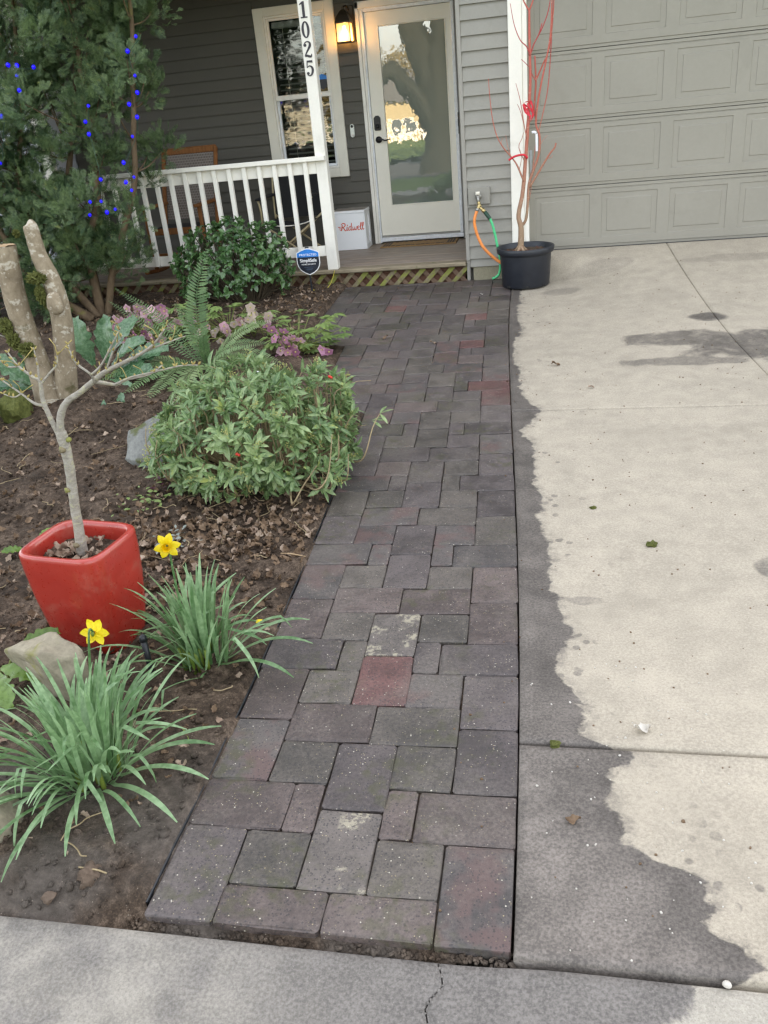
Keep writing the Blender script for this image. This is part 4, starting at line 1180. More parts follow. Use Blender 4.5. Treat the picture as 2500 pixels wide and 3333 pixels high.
glyph = [
    scr([(-2, 98), (20, 96), (44, 98)], [10, 13, 8]), scr([(8, 74), (26, 72), (44, 75)], [8, 12, 8]), scr([(22, 52), (34, 50), (46, 54)], [6, 10, 6]),
    scr([(70, 130), (62, 90), (52, 50), (48, 38)], [14, 17, 17, 10]), scr([(50, 128), (75, 150), (108, 146), (116, 122), (98, 98), (70, 92)], [8, 14, 16, 18, 13, 8]), scr([(72, 94), (92, 70), (108, 40), (124, 40), (134, 56)], [10, 16, 15, 12, 7]),
    scr([(134, 58), (146, 96), (140, 60), (146, 40), (158, 44), (166, 60)], [7, 14, 15, 14, 9, 6]), dot(-2.040 + 152 * s_ * 1.03, 0.1435 + 120 * s_, 9 * s_, yb0 - .0001, yb1),
    scr([(206, 88), (190, 98), (172, 80), (168, 52), (182, 40), (200, 58), (208, 84)], [8, 12, 15, 15, 12, 9, 8]), scr([(222, 152), (214, 110), (206, 66), (210, 42), (226, 44), (234, 58)], [10, 15, 16, 15, 9, 6]),
    scr([(234, 94), (236, 62), (244, 42), (258, 50), (268, 92)], [8, 15, 14, 9, 8]), scr([(268, 92), (268, 60), (278, 42), (294, 56), (300, 94), (312, 84)], [8, 15, 14, 11, 9, 5]),
    scr([(312, 66), (334, 74), (338, 92), (322, 98), (312, 72), (322, 42), (342, 46), (352, 62)], [6, 9, 10, 11, 15, 14, 9, 6]),
    scr([(352, 62), (374, 112), (378, 146), (366, 140), (358, 80), (366, 42), (382, 56)], [6, 9, 10, 12, 15, 14, 6]), scr([(384, 62), (406, 112), (412, 148), (398, 142), (390, 80), (398, 42), (416, 58)], [6, 9, 10, 12, 15, 14, 6])]
part('script_lettering', join(*glyph), M['red_ink'], bx)

# doormat
M['coir'] = paint('coir', (0.30, 0.175, 0.075, 1), 0.95, 0.3, 40, 0.8)
M['coir_dk'] = paint('coir_print', (0.055, 0.045, 0.04, 1), 0.95, 0.3, 40, 0.6)
dm = thing('doormat', 'brown coir doormat with a dark printed border in front of the door', 'doormat', (-1.2, 1.24, -0.033))
part('mat_pile', box(-1.60, -0.79, 1.09, 1.385, -.0325, -.020, .003), M['coir'], dm)
bars = []
for k in range(12):
    x = -1.485 + k * 0.053
    bars += [box(x, x + .036 + .01 * (k % 2), 1.115, 1.138 + .008 * (k % 3 == 0), -.0199, -.0185), box(x + .01, x + .040, 1.345, 1.368, -.0199, -.0185)]
for k in range(3):
    bars += [box(-1.575 + .028 * k, -1.558 + .028 * k, 1.112, 1.365, -.0199, -.0184), box(-0.835 - .028 * k, -0.818 - .028 * k, 1.112, 1.365, -.0199, -.0184)]
for b_ in bars: part('mat_print', b_, M['coir_dk'], dm)

# rocking chair
M['oak'] = barkmat('orange_wood', (0.16, 0.060, 0.020, 1), (0.30, 0.125, 0.045, 1), None, None, 8, (6, 6, .6), 0.1)
def wovenmat():
    n = NT('woven_cane'); geo = n.n('ShaderNodeNewGeometry'); p = geo.outputs['Position']
    br = n.n('ShaderNodeTexBrick'); mp = n.n('ShaderNodeMapping'); n.l(p, mp.inputs[0]); mp.inputs['Rotation'].default_value = (R(90), 0, 0); n.l(mp.outputs[0], br.inputs[0])
    br.inputs['Scale'].default_value = 9; br.inputs['Color1'].default_value = (0.14, 0.11, 0.095, 1); br.inputs['Color2'].default_value = (0.10, 0.08, 0.07, 1); br.inputs['Mortar'].default_value = (0.28, 0.24, 0.21, 1)
    br.inputs['Mortar Size'].default_value = 0.02; br.inputs['Brick Width'].default_value = 0.16; br.inputs['Row Height'].default_value = 0.22
    return n.bsdf(br.outputs['Color'], 0.8, n.bump(br.outputs['Fac'], 0.4, 0.01))
M['woven'] = wovenmat()
rc = thing('rocking_chair', 'orange wooden rocking chair with a woven back behind the porch railing', 'chair', (-3.5, 0.8, -0.033))
cx0, cx1 = -3.80, -3.22
yt, yb_ = 0.98, 0.70                                        # the back leans away from the rail
for x in (cx0, cx1):
    part('back_stile', tube(smoothp([(x, yb_ - .02, 0.10), (x, yb_ + .02, 0.40), (x, 0.86, 0.78), (x, yt + .02, 1.10)], 3), .022, 10), M['oak'], rc, True)
    part('front_leg', tube([(x, 0.30, 0.02), (x, 0.295, .3), (x, 0.29, 0.60)], .021, 10), M['oak'], rc, True)
    part('armrest', join(box(x - .038, x + .038, .24, .84, 0.600, 0.626, .006)), M['oak'], rc)
    part('rocker', tube(smoothp([(x, 0.05, 0.035), (x, .35, 0.005), (x, .65, 0.004), (x, 1.02, 0.06)], 4), .019, 8), M['oak'], rc, True)
part('crest_rail', box(cx0 - .01, cx1 + .01, .985, 1.02, 1.055, 1.125, .012), M['oak'], rc)
part('seat_rail', join(box(cx0, cx1, .275, .315, .355, .415, .006), box(cx0, cx1, .275, .315, .14, .175, .006)), M['oak'], rc)
part('woven_back', ([(cx0 + .03, .735, .45), (cx1 - .03, .735, .45), (cx1 - .03, .868, .80), (cx0 + .03, .868, .80), (cx1 - .03, .988, 1.06), (cx0 + .03, .988, 1.06)], [(0, 1, 2, 3), (3, 2, 4, 5)]), M['woven'], rc)
part('woven_seat', box(cx0 + .02, cx1 - .02, .315, .72, .385, .41, .006), M['dark'], rc)

# folding camp chair
M['tan_tube'] = plain('tan_tube', (0.42, 0.34, 0.20, 1), 0.45, 0.2)
M['black_cloth'] = paint('black_cloth', (0.018, 0.018, 0.019, 1), 0.9, 0.2, 20, 0.3)
cc = thing('camp_chair', 'folding camp chair of black cloth on tan tubes behind the railing', 'chair', (-2.4, 0.75, -0.033))
T = lambda *p, r=.0105: tube(smoothp(p, 5) if len(p) > 2 else np.array([p[0], (np.array(p[0]) + np.array(p[1])) / 2, p[1]]), r, 8)
part('frame_tube', T((-2.66, .45, -.02), (-2.14, .50, .36)), M['tan_tube'], cc, True)
part('frame_tube', T((-2.14, .45, -.02), (-2.66, .50, .36)), M['tan_tube'], cc, True)
part('frame_tube', T((-2.66, 1.0, -.02), (-2.14, .95, .40)), M['tan_tube'], cc, True)
part('frame_tube', T((-2.14, 1.0, -.02), (-2.66, .95, .40)), M['tan_tube'], cc, True)
for sx, x in ((-1, -2.66), (1, -2.14)):
    part('arm_tube', T((x, .48, .34), (x - .012 * sx, .46, .50), (x + .02 * sx, .50, .595)), M['tan_tube'], cc, True)
    part('arm_tube', T((x, .94, .36), (x + .005 * sx, .98, .60), (x - .01 * sx, 1.02, .86)), M['tan_tube'], cc, True)
    part('arm_strap', box(x - .035, x + .035, .46, 1.0, .590, .610, .006), M['black_cloth'], cc)
part('cloth_seat', grid(-2.66, -2.14, .48, .95, 9, 7, lambda x, y: .365 - .05 * math.cos((x + 2.40) / .26 * 1.45) * 1), M['black_cloth'], cc, True)
_bk = grid(-2.66, -2.14, 0, 1, 9, 7, lambda x, y: .36 + y * .50)
part('cloth_back', (np.c_[_bk[0][:, 0], .95 + .07 * _bk[0][:, 1] + .05 * np.cos((_bk[0][:, 0] + 2.4) / .26 * 1.4), _bk[0][:, 2]], _bk[1]), M['black_cloth'], cc, True)
part('seat_piping', tube(smoothp([(-2.66, .475, .372), (-2.52, .475, .342), (-2.36, .475, .335), (-2.22, .475, .350), (-2.14, .475, .376)], 5), .006, 6), M['white'], cc, True)

# ================================================================== HOSE BIB, HOSES, POTTED MAPLE
M['brass'] = plain('brass', (0.55, 0.42, 0.20, 1), 0.35, 0.9)
M['steel'] = plain('dull_steel', (0.35, 0.34, 0.31, 1), 0.4, 0.8)
M['orange_hose'] = plain('orange_hose', (0.88, 0.27, 0.065, 1), 0.45)
M['green_hose'] = plain('green_hose', (0.045, 0.56, 0.235, 1), 0.4)
M['dkgreen'] = plain('dark_green_rubber', (0.012, 0.055, 0.035, 1), 0.5)
bib = thing('hose_bib', 'garden tap with a brass splitter on a grey mounting block', 'tap', (-0.44, 0, 0.46))
part('mounting_block', box(-0.537, -0.342, -0.028, 0.012, 0.459, 0.604, .004), M['side'], bib)
cy = lambda a, b, r, k=14: tube(np.array([a, (np.array(a) + np.array(b)) / 2, b]), r, k)
part('tap_flange', cy((-0.445, -0.048, .528), (-0.445, -0.026, .528), .027, 18), M['steel'], bib, True)
part('tap_body', join(cy((-0.445, -0.085, .528), (-0.445, -0.045, .528), .016), cy((-0.445, -0.078, .53), (-0.442, -0.083, .480), .014)), M['steel'], bib, True)
part('vacuum_cap', cy((-0.447, -0.070, .545), (-0.447, -0.070, .572), .020), M['cream'], bib, True)
part('splitter', join(cy((-0.440, -0.085, .490), (-0.436, -0.088, .462), .014), tube(smoothp([(-0.437, -.09, .466), (-0.425, -.098, .440), (-0.405, -.106, .422)], 4), .013, 10), tube(smoothp([(-0.437, -.09, .466), (-0.442, -.098, .448), (-0.450, -.104, .432)], 4), .012, 10), cy((-.425, -.115, .452), (-.418, -.120, .462), .007, 8)), M['brass'], bib, True)
hz = lambda P, r, m, name, lab: top(name, tube(smoothp(P, 6), r, 12), m, lab, 'hose', smooth=True)
oh = thing('garden_hose', 'orange garden hose looping from the tap down behind the black pot', 'hose', (-.45, -.11, -.1), 'hoses on the tap')
part('hose_tube', tube(smoothp([(-0.452, -.106, .425), (-.472, -.116, .375), (-.481, -.12, .33), (-.475, -.12, .27), (-.452, -.12, .19), (-.415, -.12, .11), (-.36, -.12, .045), (-.30, -.125, -.01), (-.235, -.13, -.06), (-.20, -.10, -.13)], 5), .0135, 12), M['orange_hose'], oh, True)
part('hose_coupling', cy((-0.449, -.104, .436), (-.456, -.109, .414), .0155), M['steel'], oh, True)
gh = thing('garden_hose', 'green garden hose with a dark grip hanging from the tap into the pot corner', 'hose', (-.39, -.11, .0), 'hoses on the tap')
part('hose_tube', tube(smoothp([(-.345, -.118, .350), (-.322, -.12, .29), (-.303, -.12, .21), (-.288, -.12, .13), (-.272, -.12, .05), (-.262, -.11, -.04), (-.28, -.1, -.15), (-.34, -.10, -.185)], 5), .0115, 12), M['green_hose'], gh, True)
part('hose_grip', join(tube(smoothp([(-.388, -.110, .405), (-.366, -.115, .375), (-.342, -.118, .343)], 4), .0165, 12), *[cy((-.384 + .008 * k, -.111, .400 - .0115 * k), (-.381 + .008 * k, -.1115, .396 - .0115 * k), .0185, 12) for k in range(5)]), M['dkgreen'], gh, True)
part('hose_coupling', cy((-.408, -.105, .426), (-.388, -.110, .402), .0175), M['brass'], gh, True)

pot = thing('nursery_pot', 'large black plastic nursery pot standing at the corner of the driveway', 'pot', (-.03, -.33, -.21))
M['pot_black'] = plain('pot_black', (0.014, 0.017, 0.024, 1), 0.42)
part('pot_body', lathe([(.190, -.206), (.200, -.205), (.204, -.198), (.222, .060), (.223, .075), (.244, .077), (.247, .082), (.249, .118), (.245, .124), (.236, .124), (.232, .118), (.229, .07), (.222, .06)], (-.03, -.33, 0), 64), M['pot_black'], pot, True)
part('pot_soil', disc((-.03, -.33, .078), .2285, 40, rough=.004, rings=8), M['soil'], pot, True)
for a in np.linspace(0.1, 6.3, 9)[:-1]: part('drain_hole', rotz(box(-.03 - .018, -.03 + .018, -.33 - .206, -.33 - .195, -.204, -.182, .003), a, (-.03, -.33, 0)), M['dark'], pot)

def gradbark(name, lo, hi, z0, z1):
    n = NT(name); geo = n.n('ShaderNodeNewGeometry'); p = geo.outputs['Position']
    sx = n.n('ShaderNodeSeparateXYZ'); n.l(p, sx.inputs[0])
    a = n.noise(p, 30, 4, 0.6)
    f = n.math('ADD', n.maprange(sx.outputs['Z'], z0, z1), n.math('MULTIPLY', n.math('SUBTRACT', a, 0.5), 0.5), clamp=True)
    c = n.ramp(f, [(0.0, lo), (0.35, tuple((x * .6 + y * .4) for x, y in zip(lo, hi))), (1.0, hi)])
    sp = n.maprange(n.noise(p, 55, 2), .60, .68)
    c = n.mix(n.math('MULTIPLY', sp, .4), c, (.55, .40, .30, 1))
    return n.bsdf(c, 0.5, n.bump(a, .15, .004), .4)
M['coral'] = gradbark('coral_bark', (0.30, 0.20, 0.125, 1), (0.46, 0.10, 0.075, 1), 0.15, 1.5)
M['coral_red'] = gradbark('coral_twig', (0.42, 0.19, 0.14, 1), (0.42, 0.045, 0.050, 1), 0.8, 1.9)
mp_ = thing('maple_sapling', 'bare coral barked maple sapling growing in the black pot', 'tree', (-.06, -.32, .08))
mA = [(-.075, -.32, .07), (-0.069, -0.320, 0.123), (-0.064, -0.320, 0.277), (-0.083, -0.320, 0.354), (-0.078, -0.320, 0.420), (-0.052, -0.320, 0.527), (-0.034, -0.320, 0.648), (-0.020, -0.320, 0.791), (-0.005, -0.320, 0.955), (0.007, -0.320, 1.092), (0.019, -0.320, 1.250), (0.029, -0.320, 1.405), (0.028, -0.320, 1.579), (0.026, -0.320, 1.749), (0.028, -0.320, 1.894)]
part('trunk', tube(smoothp(mA, 4), [.034, .026, .023, .019, .018, .0165, .0155, .0145, .0135, .0125, .0115, .0105, .0095, .008], 12, jitter=.03), M['coral'], mp_, True)
part('root_flare', join(*[tube(smoothp([(-.072, -.32, .14), (-.07 + .035 * math.cos(a), -.32 + .035 * math.sin(a), .095), (-.07 + .075 * math.cos(a), -.32 + .075 * math.sin(a), .074)], 4), [.016, .014, .006], 8) for a in (0.3, 1.7, 2.9, 4.2, 5.3)]), M['coral'], mp_, True)
mB = [(-0.062, -0.300, 0.287), (-0.024, -0.300, 0.335), (-0.007, -0.300, 0.447), (0.006, -0.300, 0.618), (0.040, -0.300, 0.713), (0.092, -0.300, 0.852), (0.098, -0.300, 0.992), (0.069, -0.300, 1.086), (0.088, -0.300, 1.244), (0.120, -0.300, 1.396), (0.152, -0.300, 1.524), (0.186, -0.300, 1.692), (0.199, -0.300, 1.898), (0.206, -0.300, 2.260)]
part('branch', tube(smoothp(mB, 4), [.013, .012, .011, .010, .009, .0085, .008, .007, .006, .005, .004], 10), M['coral'], mp_, True)
BR = [([(0.010, -0.300, 0.594), (0.103, -0.300, 0.732), (0.180, -0.300, 0.845), (0.220, -0.300, 0.888), (0.231, -0.300, 0.925)], .0095, .006),
      ([(-0.034, -0.330, 0.649), (-0.073, -0.340, 0.749), (-0.097, -0.340, 0.798), (-0.134, -0.340, 0.849), (-0.196, -0.340, 0.924), (-0.249, -0.340, 1.022), (-0.282, -0.340, 1.163), (-0.298, -0.340, 1.346), (-0.302, -0.340, 1.446)], .008, .0022),
      ([(0.031, -0.330, 1.578), (0.004, -0.340, 1.644), (-0.044, -0.340, 1.692), (-0.089, -0.340, 1.801), (-0.117, -0.340, 1.949)], .0055, .002),
      ([(0.030, -0.310, 1.579), (0.062, -0.300, 1.662), (0.099, -0.300, 1.721), (0.125, -0.300, 1.795)], .006, .0035),
      ([(0.062, -0.300, 1.662), (0.135, -0.295, 1.780), (0.185, -0.29, 1.93), (.20, -.29, 2.20)], .0045, .003),
      ([(0.028, -0.320, 1.890), (-0.000, -0.320, 1.930), (-0.022, -0.320, 2.002), (-.04, -.32, 2.3)], .007, .003),
      ([(0.027, -0.310, 1.890), (0.056, -0.300, 1.954), (0.071, -0.300, 2.034), (.08, -.3, 2.3)], .007, .003),
      ([(0.075, -0.290, 1.100), (0.058, -0.280, 1.202), (0.071, -0.280, 1.357), (0.072, -0.280, 1.423), (0.066, -0.280, 1.576)], .008, .006),
      ([(0.072, -0.280, 1.400), (0.121, -0.280, 1.495), (0.181, -0.280, 1.629), (0.213, -0.280, 1.898), (.225, -.28, 2.25)], .0065, .0035),
      ([(0.072, -0.280, 1.395), (0.04, -0.29, 1.45), (0.02, -0.30, 1.50), (-.04, -.31, 1.56)], .005, .0022),
      ([(-0.004, -0.335, 0.979), (-0.027, -0.340, 1.096), (-0.051, -0.340, 1.257), (-0.085, -0.340, 1.393)], .005, .002),
      ([(-0.030, -0.340, 1.10), (-0.05, -0.345, 1.18), (-0.075, -0.345, 1.24)], .003, .002),
      ([(-0.019, -0.325, 0.791), (-0.070, -0.330, 0.914), (-0.044, -0.330, 0.982), (-0.031, -0.330, 1.027)], .004, .002),
      ([(0.039, -0.290, 0.710), (0.067, -0.270, 0.923), (0.131, -0.270, 1.171), (0.169, -0.270, 1.348), (0.193, -0.270, 1.628), (0.201, -0.270, 1.818), (.205, -.27, 2.2)], .006, .003),
      ([(-0.196, -0.340, 0.924), (-.215, -.33, .965), (-.20, -.33, 1.00)], .003, .0018), ([(-0.134, -0.340, 0.849), (-.16, -.345, .93), (-.175, -.35, 1.02)], .0035, .0018),
      ([(0.155, -0.300, 0.81), (.19, -.29, .815), (.205, -.28, .83)], .003, .0018), ([(0.01, -.3, .50), (.03, -.29, .62), (.02, -.28, .70), (.06, -.28, .78)], .003, .0015),
      ([(-.07, -.33, .745), (-.05, -.35, .83), (-.06, -.36, .90)], .003, .0016), ([(.09, -.3, .86), (.11, -.31, .93), (.16, -.31, .99)], .0028, .0016)]
for P, a, b in BR:
    part('branch', tube(smoothp(P, 4), [a, (a + b) / 2, b], 8), M['coral_red'] if a < .0062 else M['coral'], mp_, True)
M['red_cloth'] = plain('red_ribbon_cloth', (0.62, 0.018, 0.035, 1), 0.55)
rb = []
for k in range(5):
    a = k * 1.3
    P = smoothp([(.020 + .02 * math.cos(a), -.335 + .02 * math.sin(a), 1.235 + .02 * math.sin(a * 1.7)), (.005 + .04 * math.cos(a + 1), -.35, 1.255 - .02 * k * .5), (.02 + .035 * math.cos(a + 2), -.34, 1.20 - .018 * k), (.015 + .02 * math.sin(a), -.345, 1.16 - .02 * k)], 5)
    n_ = len(P); V = np.vstack([P + (0.006, 0, .004), P - (0.006, 0.004, .004)])
    rb.append((V, [(i, i + 1, n_ + i + 1, n_ + i) for i in range(n_ - 1)]))
top('red_ribbon', join(*rb), M['red_cloth'], 'scrunched red ribbon knotted round the maple stem', 'ribbon', smooth=True)
top('red_tie', tube(smoothp([(-0.155, -0.352, 0.826), (-0.115, -0.355, 0.848), (-0.071, -0.355, 0.858), (-0.030, -0.353, 0.858), (-0.004, -0.350, 0.838), (-.01, -.33, .83)], 6), .0085, 8), M['red_cloth'], 'red tie pulling the low branch towards the maple stem', 'ribbon', smooth=True)
M['tag'] = plain('white_tag', (0.75, 0.76, 0.80, 1), 0.4)
top('plant_tag', join(tube(smoothp([(.036, -.305, 1.020), (.055, -.305, 1.022), (.070, -.306, 1.010)], 4), .010, 8), rotz(box(.066, .084, -.3075, -.3055, .875, 1.008), 0, (0, 0, 0))), M['tag'], 'white paper plant tag hanging on the maple', 'tag')
M['galv'] = plain('galvanised', (0.34, 0.36, 0.37, 1), 0.45, 0.6)
top('gate_latch', join(box(.006, .030, -.024, -.016, .790, .868, .003), box(.012, .026, -.030, -.0245, .690, .800, .003), cy((.018, -.034, .845), (.018, -.02, .845), .006, 8)), M['galv'], 'grey metal latch plate on the garage casing behind the maple', 'latch')

# ================================================================== SIGN
M['sign_blue'] = plain('sign_blue', (0.0, 0.20, 0.63, 1), 0.4)
M['sign_black'] = plain('sign_black', (0.010, 0.014, 0.026, 1), 0.4)
M['sign_white'] = plain('sign_white', (0.85, 0.85, 0.85, 1), 0.4)
M['sign_dim'] = plain('sign_dim', (0.10, 0.16, 0.25, 1), 0.5)
SX, SY = -1.985, -0.36
sg = thing('yard_sign', 'blue and black shield shaped security sign on a black stake beside the bush', 'sign', (SX, SY, -.22))
def shield(s, y0, y1, zlo=-9, zhi=9):
    half = [(0, .118), (.020, .116), (.060, .103), (.104, .085), (.109, .076), (.109, -.012), (.100, -.045), (.080, -.075), (.045, -.101), (.0, -.120)]
    P = [(x, z) for x, z in half] + [(-x, z) for x, z in half[-2:0:-1]]
    P = [(x * s, z * s) for x, z in P]
    out = []
    for i in range(len(P)):                                         # clip between zlo and zhi
        a, b = P[i], P[(i + 1) % len(P)]
        ina, inb = zlo <= a[1] <= zhi, zlo <= b[1] <= zhi
        if ina: out.append(a)
        for c in (zhi, zlo):
            if (a[1] - c) * (b[1] - c) < 0:
                t = (c - a[1]) / (b[1] - a[1]); out.append((a[0] + t * (b[0] - a[0]), c))
    return prism([(SX + x, .112 + z) for x, z in out], y0, y1)
part('sign_board', shield(1.0, SY - .003, SY + .003), M['sign_white'], sg)
part('sign_field', shield(0.935, SY - .0042, SY - .0032, zhi=.0405), M['sign_black'], sg)
part('sign_field', shield(0.935, SY - .0042, SY - .0032, zlo=.041), M['sign_blue'], sg, label='blue upper field of the shield')
text('PROTECTED', .0265, M['sign_white'], sg, (SX + .002, SY - .0048, .112 + .060), 1.14, .0004)
text('SimpliSafe', .0405, M['sign_white'], sg, (SX, SY - .0048, .112 + .010), .98, .0008)
text('HOME SECURITY', .0165, M['sign_white'], sg, (SX, SY - .0048, .112 - .024), 1.10, .0002)
part('sign_rules', join(box(SX - .047, SX + .047, SY - .0050, SY - .0044, .112 - .050, .112 - .0485), box(SX - .036, SX + .036, SY - .0050, SY - .0044, .112 - .066, .112 - .064), box(SX - .026, SX + .026, SY - .0050, SY - .0044, .112 - .074, .112 - .072)), M['sign_dim'], sg)
part('sign_stake', join(box(SX - .012, SX + .004, SY + .004, SY + .012, -.34, .225, .002), box(SX - .022, SX + .014, SY + .003, SY + .014, .222, .240, .003)), M['black_plastic'], sg)
part('window_sticker', prism([(-2.118 + x * .5, 1.60 + z * .62) for x, z in [(0, .118), (.060, .103), (.109, .080), (.109, -.012), (.080, -.075), (.0, -.120), (-.080, -.075), (-.109, -.012), (-.109, .080), (-.060, .103)]], WY + .019, WY + .0215), M['sign_black'], wn_)
part('window_sticker', prism([(-2.118 + x * .5, 1.60 + z * .62) for x, z in [(0, .118), (.060, .103), (.109, .080), (.109, .040), (-.109, .040), (-.109, .080), (-.060, .103)]], WY + .0175, WY + .019), M['sign_blue'], wn_, label='blue upper part of the shield sticker')

# yellow wire by the sign
M['yellow'] = plain('yellow_wire', (0.60, 0.50, 0.07, 1), 0.5)
top('yellow_wire', tube(smoothp([(-1.83, -.05, -.036), (-1.85, -.06, -.09), (-1.88, -.09, -.155), (-1.93, -.14, -.20), (-1.985, -.20, -.205), (-2.01, -.22, -.17), (-1.995, -.23, -.195)], 6), .003, 6), M['yellow'], 'thin yellow wire curling down from the porch edge to the soil', 'wire', smooth=True)

# ================================================================== STONES
def stonemat(name, c0, c1, moss=None):
    n = NT(name); geo = n.n('ShaderNodeNewGeometry'); p = geo.outputs['Position']
    a = n.noise(p, 7, 6, 0.65); b = n.noise(p, 60, 4, 0.65)
    c = n.ramp(n.math('ADD', n.math('MULTIPLY', a, .6), n.math('MULTIPLY', b, .4)), [(0.34, c0), (0.66, c1)])
    if moss:
        sx = n.n('ShaderNodeSeparateXYZ'); n.l(geo.outputs['Normal'], sx.inputs[0])
        mm = n.math('MULTIPLY', n.maprange(n.noise(p, 8, 5, .65), .48, .62), n.maprange(sx.outputs['X'], 0.2, -0.3))
        c = n.mix(n.math('MULTIPLY', mm, .9), c, moss)
    return n.bsdf(c, .85, n.bump(n.math('ADD', a, n.math('MULTIPLY', b, .4)), .5, .012), .3)
M['stone'] = stonemat('grey_stone', (0.10, 0.103, 0.098, 1), (0.235, 0.240, 0.222, 1), (0.075, 0.085, 0.022, 1))
M['stone_t'] = stonemat('tan_stone', (0.17, 0.145, 0.105, 1), (0.34, 0.30, 0.22, 1), (0.20, 0.19, 0.06, 1))
M['clod'] = stonemat('clod_earth', (0.085, 0.058, 0.042, 1), (0.20, 0.145, 0.11, 1))
def rock(label, c, rad, seed, mat, amp=.10, rot=0.0, name='boulder', n=15, freq=2.2):
    rg = np.random.default_rng(seed)
    P = rg.normal(0, 1, (n, 3)); P /= np.linalg.norm(P, axis=1, keepdims=True); P *= rg.uniform(.82, 1.08, (n, 1))
    bm = bmesh.new()
    for p in P: bm.verts.new(p)
    r_ = bmesh.ops.convex_hull(bm, input=bm.verts)
    bmesh.ops.delete(bm, geom=[v for v in bm.verts if not v.link_faces], context='VERTS')
    bmesh.ops.bevel(bm, geom=list(bm.edges), offset=.10, segments=2, profile=.6, affect='EDGES', clamp_overlap=True)
    bmesh.ops.triangulate(bm, faces=bm.faces)
    bmesh.ops.subdivide_edges(bm, edges=[e for e in bm.edges if e.calc_length() > .22], cuts=2, use_grid_fill=True)
    bmesh.ops.triangulate(bm, faces=bm.faces)
    for v in bm.verts: v.co *= 1 + amp * .45 * mnoise.fractal(v.co * freq + Vector((seed, 0, 0)), 1.0, 2.0, 5)
    bm.verts.index_update()
    V = np.array([v.co[:] for v in bm.verts]); F = [tuple(v.index for v in f.verts) for f in bm.faces]; bm.free()
    V = V * np.array(rad)
    x = V[:, 0] * math.cos(rot) - V[:, 1] * math.sin(rot); y = V[:, 0] * math.sin(rot) + V[:, 1] * math.cos(rot)
    top(name, (np.c_[x, y, V[:, 2]] + np.array(c), F), mat, label, 'rock', smooth=True, origin=(c[0], c[1], c[2] - rad[2]))
rock('grey boulder with mossy left side half under the skimmia bush', (-1.93, -3.98, -.27), (.27, .20, .18), 3, M['stone'], .3, -.5)
rock('tan upright stone leaning between the red pot and the near daffodils', (-1.40, -5.965, -.250), (.205, .09, .165), 14, M['stone_t'], .3, -.15)
rock('brown lichened stone at the left edge of the near bed', (-1.255, -6.53, -.320), (.125, .12, .10), 9, M['stone_t'], .3, .4)
rock('lumpy tan clod of earth at the near corner of the bed', (-.930, -6.640, -.335), (.036, .036, .060), 5, M['clod'], 1.2, .2, 'earth_clod', 12, 2.6)
rock('white stone tucked behind the skimmia bush', (-1.42, -3.55, -.04), (.075, .06, .10), 15, plain('white_stone', (.72, .72, .72, 1), .7), .15, 0)
rock('small grey stone in the soil left of the daffodils', (-1.19, -6.68, -.352), (.04, .03, .022), 21, M['clod'], .3, 0)
rock('small pale stone on the soil near the clod', (-1.02, -6.70, -.362), (.022, .02, .014), 22, M['clod'], .3, 0)

# ================================================================== RED POT WITH ITS LITTLE TREE
def glazemat():
    n = NT('red_glaze'); geo = n.n('ShaderNodeNewGeometry'); p = geo.outputs['Position']
    a = n.noise(p, 5, 5, .6); b = n.noise(p, 60, 3, .6)
    c = n.ramp(a, [(.3, (0.32, 0.020, 0.013, 1)), (.7, (0.41, 0.034, 0.022, 1))])
    sp = n.math('MULTIPLY', n.maprange(n.voro(p, 40), .03, .06, 1., 0.), n.maprange(n.noise(p, 15, 1), .58, .62))
    c = n.mix(sp, c, (.7, .35, .15, 1))
    dust = n.maprange(n.noise(p, 9, 5, .65), .52, .7)
    c = n.mix(n.math('MULTIPLY', dust, .18), c, (.40, .22, .16, 1))
    return n.bsdf(c, n.maprange(b, .3, .7, .26, .42), n.bump(a, .05, .004), .5, coat=.6, coat_rough=.08)
M['glaze'] = glazemat()
RPC = (-1.437, -5.60, 0)
rp = thing('red_pot', 'glazed red square pot with rounded corners in the planting bed', 'pot', (RPC[0], RPC[1], -.365))
prof = [(.112, -.372), (.124, -.368), (.131, -.355), (.150, -.25), (.165, -.12), (.172, -.01), (.173, .040), (.172, .052), (.168, .057), (.151, .057), (.146, .052), (.143, .035), (.139, -.03)]
part('pot_body', lathe(prof, RPC, 72, 5.0, R(-8), 0.86), M['glaze'], rp, True)
part('pot_soil', disc((RPC[0], RPC[1], -.004), .1425, 40, 5.0, R(-8), .86, .006, 9), M['soil'], rp, True)

M['bonsai'] = barkmat('grey_lichen_bark', (0.20, 0.175, 0.145, 1), (0.42, 0.39, 0.34, 1), ((0.45, 0.43, 0.27, 1), .6), None, 40, (1, 1, 2.2), .4)
bt = thing('potted_tree', 'small bare grey barked tree with crooked budding branches in the red pot', 'tree', (-1.43, -5.60, 0))
part('trunk', tube(smoothp([(-1.433, -5.60, -.02), (-1.429, -5.600, 0.02), (-1.418, -5.600, 0.110), (-1.409, -5.600, 0.194), (-1.391, -5.600, 0.321), (-1.384, -5.600, 0.400), (-1.385, -5.600, 0.444), (-1.383, -5.60, .462)], 5), [.0235, .0195, .0175, .0165, .0165, .0175, .019, .0155], 14, jitter=.035), M['bonsai'], bt, True)
[part('pruning_scar', tube(np.array([c, (np.array(c) + np.array(d)) / 2, d]), r, 10), M['lattice'], bt, True) for c, d, r in (((-1.428, -5.61, .042), (-1.437, -5.626, .044), .010), ((-1.404, -5.61, .255), (-1.415, -5.622, .257), .009), ((-1.383, -5.61, .402), (-1.391, -5.622, .405), .011), ((-1.37, -5.6, .43), (-1.356, -5.608, .437), .008))]
